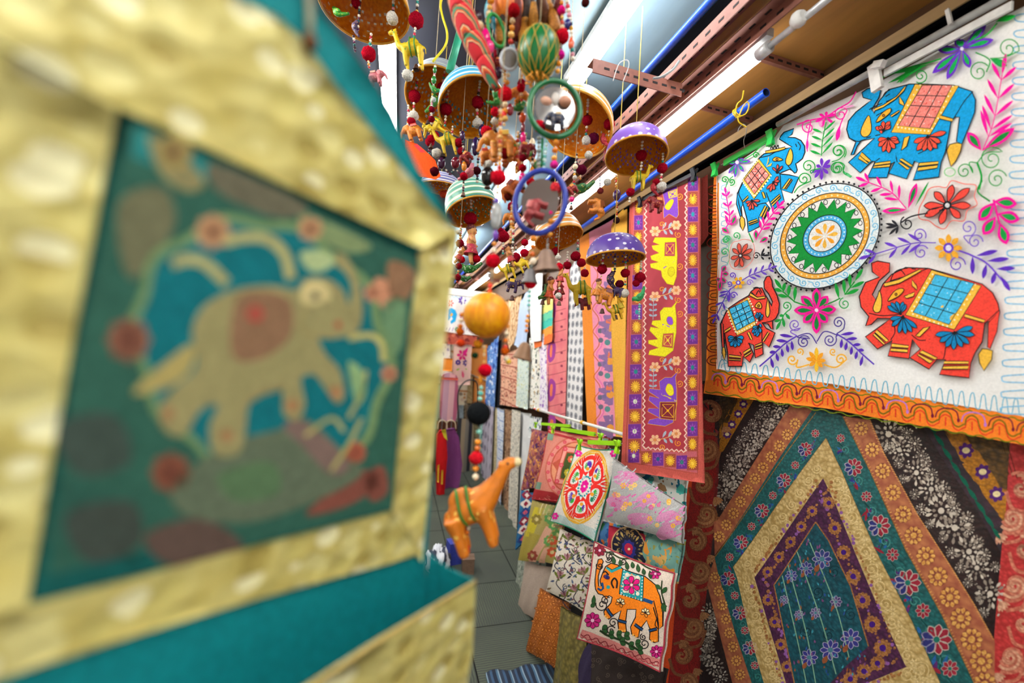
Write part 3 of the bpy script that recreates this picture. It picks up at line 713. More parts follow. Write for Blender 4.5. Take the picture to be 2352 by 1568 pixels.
    SP('B', (1375, 1310), 105, grn, 1.7, -.6, tail=[(1330, 1260), (1255, 1340)]); SP('B', (1415, 1475), 85, grn, 1.6, -.3); SP('B', (1150, 1410), 70, grn, 1.6, .2, tail=[(1190, 1340), (1255, 1340)]); s.stroke(cr(T('B', '1255,1340 1290,1450 1270,1560'), 5), 5, grn)
    s.stroke([(p[0] , p[1]) for p in [(T('B', [(1030 + 45 * math.cos(a), 1415 + 35 * math.sin(a))])[0]) for a in np.linspace(0, 2 * PI, 14)[:-1]]], 2.4, '#8fd08f', True)
    s.stroke(cr(T('D', '905,40 880,105 950,160'), 5), 4, '#1f8a3c')
    # green leaf clusters beside the medallion base
    for c, st in (('C', '960,620 870,560 760,420'), ('C', '1180,630 1310,570 1520,320')):
        s.stroke(cr(T(c, '900,600 990,630 1040,640' if st[0] == '9' else '1170,635 1260,600 1320,570'), 4), 3, '#1c8a34')
    for a, b in (((800, 500), (725, 395)), ((800, 510), (725, 485)), ((850, 560), (860, 450)), ((850, 560), (755, 540)), ((905, 600), (915, 465)), ((800, 520), (820, 430)), ((1310, 580), (1275, 430)), ((1360, 540), (1350, 400)), ((1360, 540), (1490, 490)), ((1410, 480), (1405, 350)), ((1410, 480), (1540, 420)), ((1450, 420), (1525, 305))): s.leaf(T('C', [a])[0], T('C', [b])[0], 8.5, '#179a3a')
    s.stroke(T('C', '1360,540 1450,420'), 3, '#1c8a34'); s.stroke(T('C', '905,600 800,510'), 3, '#1c8a34')
    SP('C', (1360, 620), 55, '#2ea052', 1.5, -1.8); SP('C', (835, 640), 45, '#2ea052', 1.5, 1.2)
    for a, b in (((790, 760), (725, 780)), ((790, 760), (740, 855)), ((800, 740), (815, 830)), ((820, 700), (865, 760)), ((810, 720), (770, 730))): s.leaf(T('C', [a])[0], T('C', [b])[0], 7, '#1f9a44')
    s.stroke(cr(T('C', '850,680 810,720 790,770'), 4), 2.6, grn)
    # red flowers
    q = T('D', [(705, 182)])[0]
    for t in ((735, 65), (835, 85), (840, 185), (780, 255), (665, 290), (575, 245), (570, 185), (630, 105)): s.leaf(q, T('D', [t])[0], 17, '#ef5145', BK, 2.2, blunt=1.3)
    s.stroke(cr(T('D', '700,80 730,42 800,60 870,70 860,130 875,180 820,210 800,270 730,270 690,315 640,300 600,270 545,255 545,200 570,150 600,90 650,75'), 5, True), 2.2, '#f0766a', True)
    s.up(2); s.disc(q, 10, BK); s.up(); s.disc(q, 5.5, '#e8e8ea'); s.lay -= 3
    q = T('C', [(417, 187)])[0]
    for t in ((400, 75), (480, 80), (525, 130), (510, 215), (435, 290), (365, 290), (330, 215), (345, 125)): s.leaf(q, T('C', [t])[0], 9, '#e0604e', '#5a1d18', 1.6, blunt=1.3)
    s.stroke(cr(T('C', '400,55 450,40 520,60 545,130 530,220 480,280 420,310 340,295 315,220 325,130 350,70'), 4, True), 1.5, '#f0968c', True)
    s.up(2); s.disc(q, 5, '#222'+'222'); s.up(); s.disc(q, 2.6, '#e8e8ea'); s.lay -= 3
    s.stroke(cr(T('D', '690,205 600,225 500,245 440,280'), 5), 3.4, BK); SP('D', (475, 285), 42, BK, 1.4, -2, w=3)
    for t in ((350, 310), (370, 350), (410, 345), (350, 285), (385, 265)): s.leaf(T('D', [(425, 300)])[0], T('D', [t])[0], 6, '#222228')
    SP('C', (560, 190), 34, BK, 1.4, 0, w=2.4)
    for t in ((635, 120), (690, 180), (630, 225), (640, 165)): s.leaf(T('C', [(600, 190)])[0], T('C', [t])[0], 4.5, '#222228')
    # purple ferns
    V('D', '640,395 500,400 270,465', 4, 110, '#6a3fc0', 7, 35, t0=.35)
    SP('D', (545, 350), 40, '#7a50c8', 1.5, .5); SP('D', (555, 450), 44, '#7a50c8', 1.5, -.5); s.flower(T('D', [(712, 425)])[0], 32, 8, '#f8b23c', 13); s.up(2); s.disc(T('D', [(712, 425)])[0], 12, '#6a3fc0'); s.up(); s.disc(T('D', [(712, 425)])[0], 7, '#e8e4f4'); s.lay -= 3
    s.stroke(cr(T('D', '740,430 800,450 850,470 940,520 1060,660'), 5), 4, '#6a3fc0')
    for a, b in (((850, 470), (850, 575)), ((930, 515), (910, 600)), ((985, 555), (960, 630)), ((1010, 585), (1065, 670)), ((870, 470), (995, 440)), ((930, 500), (1060, 485)), ((985, 545), (1095, 540))): s.leaf(T('D', [a])[0], T('D', [b])[0], 11, '#5a2fb0')
    SP('D', (760, 520), 50, '#6a3fc0', 1.5, 0); SP('D', (825, 310), 48, '#8060cc', 1.5, 1.2, tail=[(800, 360), (830, 400)]); SP('D', (865, 390), 45, '#8060cc', 1.5, 0)
    V('C', '430,410 520,360 690,300', 4, 90, '#6a48bb', 5, 45, t0=.4); V('C', '330,480 290,540 195,735', 4, 100, '#5a3ab2', 5, 40)
    s.flower(T('C', [(397, 430)])[0], 15, 6, '#f6b52c', 8); s.up(2); s.disc(T('C', [(397, 430)])[0], 5.5, '#6a3fc0'); s.up(); s.disc(T('C', [(397, 430)])[0], 3, '#f0ecf8'); s.lay -= 3
    SP('C', (345, 365), 30, '#6a48bb', 1.4, 1); SP('C', (355, 545), 34, '#6a48bb', 1.4, 0); SP('C', (500, 430), 30, '#9a80d0', 1.4, 0); SP('C', (318, 440), 26, '#6a48bb', 1.4, 2); s.stroke(cr(T('C', '380,450 320,500 330,540'), 4), 2, '#6a48bb')
    # purple garland under the flower
    for sg in (-1, 1):
        f = lambda x, y: (1108 + sg * (x - 1108), y + (0 if sg < 0 else 18))
        SP('C', f(910, 790), 58, '#3c2a80' if sg < 0 else '#8060c0', 1.7, .5, -sg, tail=[f(870, 850), f(930, 890)]); SP('C', f(990, 945), 62, '#4a3590', 1.8, -.5, sg, tail=[f(930, 900), f(1040, 870), f(1108, 960)])
        st = T('C', [f(930, 890), f(820, 960), f(700, 1070), f(590, 1165)]); s.stroke(cr(st, 6), 3.4, '#5a3ab2')
        for a, b in (((880, 930), (890, 1020)), ((835, 960), (850, 1040)), ((790, 1000), (800, 1080)), ((740, 1040), (760, 1120)), ((690, 1080), (715, 1180)), ((900, 900), (770, 880)), ((850, 940), (740, 930)), ((790, 990), (710, 985)), ((740, 1030), (680, 1040))): s.leaf(T('C', [f(*a)])[0], T('C', [f(*b)])[0], 7.5, '#5228a8')
    q = T('C', [(1105, 1130)])[0]
    for t in ((1105, 1010), (1165, 1060), (1190, 1130), (1160, 1190), (1105, 1235), (1040, 1180), (1010, 1110), (1040, 1050)): s.leaf(q, T('C', [t])[0], 9.5, '#f5a52b' if t[0] != 1105 else '#f8c23a')
    for sg in (-1, 1):
        f = lambda x, y: (1105 + sg * (1105 - x), y)
        SP('C', f(885, 1120), 52, '#f7b640', 1.5, 0, sg, tail=[f(930, 1190), f(1040, 1165)], w=3.4); SP('C', f(955, 1050), 34, '#f7b640', 1.3, 1, -sg, w=3)
    ob = s.build('elephant_wall_cloth')
    tag(ob, 'large white cloth embroidered with blue and red elephants around a green medallion', 'wall hanging')
    # ---- orange scalloped border: a strip of its own
    s2 = Sheet(onX(1640, 880, 1.045), (0, -1, 0), (0, 0, 1), fold, cell=.02)
    s2.sheet(X('1640,405 1652,400 1648,847 1900,879 2352,956 2520,985 2520,1052 2352,1022 1900,938 1616,903 1622,860 1634,600'), cloth('#f0872f', .85, var=.06))
    ol = '#6f7c1a'; mr = '#7a1236'; rd = '#e4472a'; lil = '#c77fd0'
    s2.wave((1636, 851), (2500, 988), 2.4, 26, ol, 2.6); s2.wave((1620, 898), (2500, 1043), 2.4, 22, ol, 2.6); s2.stroke([(1649, 404), (1644, 845)], 1.6, '#9a6a1a')
    pts = []; p2 = []; p3 = []
    n = 17; x = 1640; 
    k = 0; rows = []
    while x < 2500:
        w = 36 + k * 2.2; sl = .152 + .00001 * (x - 1640); yb = 861 + (x - 1640) * sl; h = 27 + k * .95
        rows.append((x, w, yb, h)); x += w; k += 1
    for x, w, yb, h in rows: pts += [(x, yb + h * .55), (x + w * .05, yb + h * .22), (x + w * .24, yb + h * .04), (x + w * .43, yb + h * .22), (x + w * .5, yb + h * .55), (x + w * .57, yb + h * .86), (x + w * .74, yb + h * 1.0), (x + w * .93, yb + h * .86)]
    s2.up(); s2.stroke([(p[0], p[1] + 8) for p in cr(pts, 4)], 3.0, rd)
    for x, w, yb, h in rows: s2.stroke([(x + w * .25, yb + h * .42), (x + w * .25, yb + h * .95)], 3.4, rd)
    s2.up(); s2.stroke(cr(pts, 4), 3.2, '#7c6a14')
    for i, (x, w, yb, h) in enumerate(rows):
        c = mr if i % 3 else lil
        s2.up(); s2.stroke(cr([(x - w * .14, yb + h * .42), (x - w * .05, yb + h * .04), (x + w * .2, yb - h * .14), (x + w * .5, yb - h * .08), (x + w * .68, yb + h * .12), (x + w * .74, yb + h * .5)], 4), 3, c); s2.disc((x + w * .74, yb + h * .6), 3.4, c, 5, n=9); s2.lay -= 1
    # left upright of the border
    for i in range(14):
        y0 = 425 + i * 30
        s2.stroke(cr([(1646, y0), (1630, y0 + 4), (1624, y0 + 14), (1632, y0 + 22), (1645, y0 + 24)], 4), 2.4, '#8a2a1c'); s2.stroke(cr([(1646, y0 + 8), (1634, y0 + 10), (1633, y0 + 17), (1646, y0 + 18)], 3), 2, '#5a3a10')
    b = s2.build('border', ob); b.location = (0, 0, 0)
elephant_cloth()
# ================================================================ the patchwork quilt
def sheen(h, h2=None, rough=.45, metal=.35, scale=90, bump=.5):
    """metallic thread brocade"""
    key = ('sheen', h, h2, rough, metal, scale)
    if key in MATS: return MATS[key]
    n = NT('brocade_' + h.strip('#')); n.p(Roughness=rough, Metallic=metal * .3); co = n.coord()
    vo = n.n('TexVoronoi', Scale=scale); n.l(co, vo.inputs['Vector']); nz = n.n('TexNoise', Scale=scale * 2.5, Detail=3.0); n.l(co, nz.inputs[0])
    c = lin(h); c2 = lin(h2) if h2 else tuple(v * .55 for v in c)
    f = n.math('ADD', n.math('MULTIPLY', vo.outputs['Distance'], .8), n.math('MULTIPLY', nz.outputs[0], .5))
    n.col(n.ramp(f, [(.3, c[:3]), (.85, c2[:3])])); n.bump(f, bump, .002)
    MATS[key] = n.m; return n.m
def qfold(a, b): return .004 * math.sin(a * 7 + 1) + .003 * math.sin(b * 9 + a * 4)
def along(pts, n, off=0.0, t0=0.0, t1=1.0):
    P = [np.array(p, float) for p in pts]; L = [0]
    for a, b in zip(P, P[1:]): L.append(L[-1] + np.hypot(*(b - a)))
    out = []
    for i in range(n):
        d = L[-1] * (t0 + (t1 - t0) * (i + .5) / n); k = max(j for j in range(len(L) - 1) if L[j] <= d + 1e-9)
        u = (P[k + 1] - P[k]) / (L[k + 1] - L[k]); q = P[k] + u * (d - L[k]); out.append((tuple(q + np.array([-u[1], u[0]]) * off), math.atan2(u[1], u[0])))
    return out
def quilt():
    QX = 1.078; o = onX(1800, 1200, QX); rnd = random.Random(5)
    S = lambda: Sheet(o, (0, -1, 0), (0, 0, 1), qfold, cell=.03)
    E = lambda t: T('E', t)
    s = S()
    s.sheet(E('40,-60 480,-60 1750,120 1760,300 1720,560 1690,860 1650,1340 1650,1640 40,1640 60,1568 165,480 170,300'), sheen('#2f1615', '#180b0c', .6, .1, 160))
    root = None
    # plum band and mustard corners
    s.poly(E('1225,120 1350,140 1500,400 1700,680 1690,870 1560,640 1400,400'), sheen('#3a2230', '#241a20', .6, .1))
    for q, a in along(E('1290,150 1440,400 1690,800'), 9):
        s.up(); s.leaf((q[0] - 14, q[1] - 18), (q[0] + 12, q[1] + 16), 10, '#0f5a46'); s.lay -= 1
    must = sheen('#c1821c', '#8a5a12', .5, .3, 200)
    s.poly(E('1340,130 1440,150 1720,520 1712,700 1690,690 1540,500'), must); s.poly(E('1430,120 1760,120 1735,300 1716,560 1560,330'), sheen('#6e4f22', '#3c2a12', .5, .35, 130))
    for i in range(9): s.stroke(E([(1440 + i * 30, 140), (1600 + i * 22, 400 + i * 8)]), 1.6, '#3a2714')
    s.poly(E('265,20 370,20 190,320 170,330 170,200'), must); s.poly(E('170,0 290,0 170,270'), sheen('#55401c', '#33260f', .5, .3, 130))
    for c in ((1500, 315), (1590, 430), (1665, 550), (300, 65), (272, 118), (238, 175), (212, 228)):
        q = E([c])[0]; k = 1 if c[0] > 1000 else .55
        s.up(); s.flower(q, 19 * k, 7, '#4b2266', 11 * k); s.up(); s.disc(q, 9 * k, '#e6d6a4', 7 * k); s.lay -= 2
    # beaded blossoms on the dark ground
    bead = solid('#a89b90', .22, .4); bead2 = solid('#e0d4c6', .22, .3)
    def blossom(c, r):
        for ring, k in ((1.0, 12), (.55, 8)):
            for i in range(k):
                t = 2 * PI * i / k + rnd.random() * .3
                p0 = (c[0] + r * ring * .55 * math.cos(t), c[1] + r * ring * .55 * math.sin(t)); p1 = (c[0] + r * ring * math.cos(t), c[1] + r * ring * math.sin(t))
                s.leaf(p0, p1, r * .20, bead if rnd.random() < .6 else bead2)
        s.disc(c, r * .2, bead2, n=8)
    for q, a in along(E('1040,170 1330,560 1490,830 1640,1130'), 9): blossom((q[0] + rnd.uniform(-8, 8), q[1] + rnd.uniform(-6, 6)), rnd.uniform(26, 40))
    for q, a in along(E('1150,190 1420,580 1660,960'), 13): blossom((q[0] + rnd.uniform(-8, 8), q[1] + rnd.uniform(-6, 6)), rnd.uniform(13, 20))
    for q, a in along(E('1060,260 1250,620 1450,920 1630,1230'), 12): blossom((q[0] + rnd.uniform(-6, 6), q[1]), rnd.uniform(10, 15))
    for q, a in along(E('520,60 330,300 190,560'), 8): blossom(q, rnd.uniform(20, 26))
    for q, a in along(E('430,60 270,280 180,480'), 9): blossom(q, rnd.uniform(10, 15))
    for q, a in along(E('470,150 300,400 180,640'), 9): blossom(q, rnd.uniform(8, 12))
    for q, a in along(E('120,1150 100,1400 190,1560'), 7): blossom(q, rnd.uniform(18, 24))
    for q, a in along(E('150,1200 80,1450'), 6): blossom(q, rnd.uniform(9, 14))
    for _ in range(240):
        t = rnd.random(); 
        if rnd.random() < .6: q = E([(1000 + 600 * t + rnd.uniform(0, 190), 170 + 1000 * t + rnd.uniform(-60, 60))])[0]
        else: q = E([(540 - 370 * t + rnd.uniform(-60, 10), 60 + 560 * t)])[0]
        s.disc(q, rnd.uniform(1.2, 2.6), bead2, n=6)
    s.up(2)
    # gold band
    gold = sheen('#bd7c55', '#9a5642', .38, .45, 60)
    gR = E('835,130 985,150 1060,330 1240,660 1420,940 1550,1150 1655,1340 1655,1640 1590,1640 1545,1568 1370,1200 1175,850 985,430')
    gL = E('560,60 690,70 690,115 145,880 140,700 160,690 400,310'); gB = E('145,900 165,980 250,1280 345,1568 370,1640 260,1640 240,1568 105,1040 125,950')
    for g in (gR, gL, gB): s.poly(g, gold)
    s.up(); ro = sheen('#edc377', '#cf944c', .3, .6, 220); ro2 = sheen('#b26e48', '#7c3a34', .4, .4, 220)
    def rosette(c, r):
        s.disc(c, r, ro2, n=16); s.up(); 
        for i in range(10): t = 2 * PI * i / 10; s.leaf((c[0] + r * .45 * math.cos(t), c[1] + r * .45 * math.sin(t)), (c[0] + r * .98 * math.cos(t), c[1] + r * .98 * math.sin(t)), r * .4, ro)
        s.disc(c, r * .32, ro, n=10); s.lay -= 1
    for q, a in along(E('905,140 1020,360 1210,760 1400,1080 1580,1430 1610,1640'), 13): rosette(q, 16 + 13 * (q[1] - 950) / 650)
    for q, a in along(E('600,140 480,310 380,440 290,580 200,730 150,810'), 11): rosette(q, 13.5)
    for q, a in along(E('140,960 200,1200 290,1560'), 8): rosette(q, 13)
    for e in (E('985,150 1060,330 1240,660 1420,940 1550,1150 1655,1340'), E('835,130 985,430 1175,850 1370,1200 1545,1568')):
        for q, a in along(e, 90): s.stroke([q, (q[0] + 6 * math.sin(a) * (1 if e[0][0] < 1970 else -1), q[1] - 6 * math.cos(a))], 1.6, ro)
    s.up()
    # teal flowered band
    teal = sheen('#22696a', '#16494a', .5, .2, 150)
    tR = E('690,70 835,130 985,430 1175,850 1370,1200 1545,1568 1590,1640 1400,1640 1360,1568 1190,1200 1010,850 830,430 745,250')
    tL = E('690,70 745,250 245,945 165,985 145,890'); tB = E('145,890 245,945 265,1000 325,1270 410,1568 430,1640 370,1640 345,1568 250,1280 165,980')
    for g in (tR, tL, tB): s.poly(g, teal)
    s.up(2)
    def fl(c, r, big, sq=1.0):
        s.flower(c, r, 9 if big else 8, '#8f2436', r * .5, ol='#b9a9a0'); s.up()
        if big:
            for i in range(3): t = 2.2 + i * .65; s.leaf((c[0] + r * .2 * math.cos(t), c[1] + r * .2 * math.sin(t)), (c[0] + r * 1.05 * math.cos(t), c[1] + r * 1.05 * math.sin(t)), r * .5, '#2c2f6b', '#9a9ab8', 1)
        s.up(2); s.disc(c, r * .2, '#1d6b5e'); s.lay -= 3
    tcR = E('790,170 905,430 1090,850 1280,1200 1450,1568'); tcL = E('715,180 590,380 420,610 280,820 195,930'); tcB = E('200,960 255,1100 310,1290 375,1520')
    for i, (q, a) in enumerate(along(tcR, 9)):
        g = .7 + .9 * (q[1] - 950) / 600; fl(q, (24 if i % 2 else 13) * g, i % 2 == 1)
        s.spiral((q[0] + 12 * g, q[1] + 34 * g), 12 * g, '#4f8f86', 2.0, 1.4, a); s.stroke(cr([(q[0] - 5, q[1] + 14 * g), (q[0] + 8 * g, q[1] + 30 * g), (q[0] + 2, q[1] + 52 * g)], 4), 1.8, '#103a36')
        for k in range(5): s.leaf((q[0] + rnd.uniform(-14, 18) * g, q[1] + rnd.uniform(22, 50) * g), (q[0] + rnd.uniform(-14, 18) * g, q[1] + rnd.uniform(30, 60) * g), 6 * g, rnd.choice(['#34307a', '#8f2436', '#2a5f9a', '#5a2a6a']))
    for i, (q, a) in enumerate(along(tcL, 9)):
        fl(q, 17 if i % 2 else 10, i % 2 == 1); s.spiral((q[0] - 10, q[1] + 24), 9, '#3f8078', 1.8, 1.3, a)
        for k in range(4): s.leaf((q[0] + rnd.uniform(-14, 6), q[1] + rnd.uniform(12, 32)), (q[0] + rnd.uniform(-16, 6), q[1] + rnd.uniform(18, 38)), 5, rnd.choice(['#34307a', '#7d2436', '#2a5f9a']))
    for i, (q, a) in enumerate(along(tcB, 6)): fl(q, 17 if i % 2 == 0 else 10, i % 2 == 0); s.spiral((q[0] + 6, q[1] + 26), 9, '#3f8078', 1.8, 1.3, a)
    for e in (tR[1:6], E('745,250 830,430 1010,850 1190,1200 1360,1568'), E('745,250 245,945'), E('690,110 145,890')): s.stroke(e, 2.2, sheen('#b98a4a', '#6a4a20', .3, .6, 300))
    s.up()
    # cream band
    cream = sheen('#d9c08c', '#a98d56', .45, .25, 110, .8)
    s.poly(E('745,250 830,430 1010,850 1190,1200 1360,1568 1400,1640 520,1640 430,1640 410,1568 325,1270 265,1000 245,945'), cream); s.up()
    crd = sheen('#e9d7a8', '#cdb27a', .4, .3, 250)
    for pth, n, r in ((E('790,440 950,850 1090,1200 1240,1560'), 12, 17), (E('720,380 560,610 420,790 300,960'), 9, 12), (E('310,1010 390,1290 470,1560'), 7, 12), (E('1150,1540 1290,1480'), 2, 20)):
        for q, a in along(pth, n): s.spiral(q, r, crd, 2.4, 1.8, a + 1); s.flower((q[0] + r, q[1] + r), r * .6, 6, crd, r * .3)
    s.up()
    # purple band
    pur = sheen('#5a2a52', '#3a1c36', .45, .3, 130)
    s.poly(E('730,465 795,600 900,860 1010,1120 1170,1465 1180,1480 790,1640 520,1640 530,1568 360,1000'), pur); s.up()
    cop = sheen('#c08a50', '#8a5a38', .35, .5, 250)
    def eye(c, r): s.flower(c, r, 12, cop, r * .42, r0=.4); s.disc(c, r * .72, cop, n=12); s.up(); s.disc(c, r * .36, '#3c1470', n=10); s.lay -= 1
    for q, a in along(E('745,530 800,760 930,1090 1030,1340 1085,1440'), 7): eye(q, 14 + 9 * (q[1] - 1100) / 450)
    for q, a in along(E('700,600 560,800 400,1010'), 5): eye(q, 13)
    for q, a in along(E('415,1060 480,1280 550,1540'), 4): eye(q, 14)
    for q, a in along(E('1060,1440 840,1568'), 3): eye(q, 18)
    for pth, n in ((E('730,490 810,700 940,1000 1090,1400'), 44), (E('730,500 520,800 380,1000'), 34), (E('385,1020 540,1560'), 34), (E('1150,1470 820,1600'), 28)):
        for q, a in along(pth, n):
            for w in (-15, 15): s.disc((q[0] - w * math.sin(a) + rnd.uniform(-4, 4), q[1] + w * math.cos(a) + rnd.uniform(-4, 4)), rnd.uniform(2.2, 4.6), cop if rnd.random() < .7 else '#8a5a9a', n=7)
    s.up()
    # teal middle
    s.poly(E('690,700 760,800 880,1050 975,1370 860,1470 770,1568 740,1640 600,1640 575,1568 465,1040'), sheen('#1c5a66', '#123c48', .45, .3, 110)); s.up()
    for pth in ('540,930 640,1300 690,1568', '590,860 720,1230 800,1520', '650,790 800,1160 870,1430', '510,990 590,1330 640,1568'): s.stroke(cr(E(pth), 6), 2.4, '#7fa68c')
    for c, r, col in (((725, 900), 23, '#3a3a78'), ((640, 950), 16, '#3a3a78'), ((560, 990), 14, '#3a3a78'), ((800, 1130), 14, '#4a3a68'), ((690, 1190), 13, '#5a5078'), ((880, 1330), 24, '#34347a'), ((770, 1390), 24, '#34347a'), ((655, 1430), 20, '#34347a'), ((600, 1200), 11, '#5a5078'), ((520, 1120), 11, '#5a5078')):
        q = E([c])[0]; s.flower(q, r, 8, col, r * .46, ol='#a8a0b8'); s.up(3); s.disc(q, r * .25, '#4a7a86'); s.leaf((q[0] - r * .3, q[1] + r * .5), (q[0] - r * .7, q[1] + r * 1.3), r * .5, '#8a5030'); s.lay -= 3
    for _ in range(150):
        v = rnd.random(); y = 780 + 760 * v; x0 = 650 - (1040 - 700) * .66 * v * .6 - 40; q = (rnd.uniform(480 + (y - 1040) * .2 if y > 1040 else 690 - (y - 700) * .66, 690 + (y - 700) * .42 - 10), y)
        q = E([q])[0]; s.leaf(q, (q[0] + rnd.uniform(-4, 4), q[1] + rnd.uniform(5, 11)), 4, rnd.choice(['#8a5030', '#2a4a8a', '#3f8a9a', '#274a6a', '#7a4a78']))
    for c in ((790, 970), (880, 1200), (640, 1290), (760, 1310), (700, 1080)): s.spiral(E([c])[0], 15, '#0d3038', 2.2, 1.6, rnd.random() * 6)
    s.stroke(E('690,700 760,800 880,1050 975,1370'), 3, cop); s.stroke(E('690,700 465,1040 575,1568'), 3, cop)
    ob = s.build('hanging_quilt')
    tag(ob, 'large patchwork quilt with nested diamonds in teal, cream, purple and gold', 'wall hanging')
    # red borders
    redm = sheen('#a8201f', '#74120f', .6, .08, 180, .4); s = S()
    s.sheet([(1600, 880), (1660, 880), (1650, 1104), (1606, 1568), (1600, 1620), (1500, 1620), (1513, 1568), (1556, 1233), (1574, 1090)], redm)
    s.poly([(1576, 1090), (1592, 1090), (1550, 1400), (1533, 1580), (1510, 1580), (1556, 1233)], cloth('#e0562b', .8)); s.up()
    sw = sheen('#a8734a', '#7a4630', .35, .45, 220); sw2 = sheen('#cfa070', '#9a6440', .3, .5, 260)
    def swirl(c, r, d, m1=sw, m2=sw2):
        for k in range(4): s.spiral(c, r * (1 - .2 * k), m1 if k % 2 == 0 else m2, r * .19, 1.15, 2.2 * d + k * .35, d)
        s.stroke(cr([(c[0] + d * r * .9, c[1] + r * .2), (c[0] + d * r * .5, c[1] + r * 1.25), (c[0] - d * r * .5, c[1] + r * 1.5)], 6), r * .22, m1)
        for k in range(5): t = .4 + k * .3; s.leaf((c[0] - d * r * .9, c[1] + r * .9), (c[0] - d * r * .9 + r * .7 * math.cos(t), c[1] + r * .9 + r * .7 * math.sin(t)), r * .2, m2)
    for i, c in enumerate(((1632, 950), (1625, 1030), (1612, 1112), (1622, 1180), (1598, 1245), (1608, 1310), (1582, 1376), (1592, 1440), (1566, 1505), (1578, 1565))): swirl(c, 32, 1 if i % 2 else -1)
    b = s.build('border', ob); b.location = (0, 0, 0)
    s = S(); s.sheet(E('1735,120 1960,120 1960,1640 1650,1640 1650,1340 1690,860 1720,560'), sheen('#c23a3c', '#96221f', .6, .08, 180, .4)); s.up()
    pk = sheen('#d58a72', '#a85a48', .4, .3, 200); pk2 = sheen('#e3b79a', '#b98068', .4, .3, 200)
    for i, c in enumerate(((2345, 1120), (2325, 1190), (2352, 1260), (2330, 1345), (2350, 1430), (2320, 1510), (2350, 1575))): swirl(c, 38, 1 if i % 2 else -1, pk, pk2)
    b = s.build('border', ob); b.location = (0, 0, 0)
quilt()
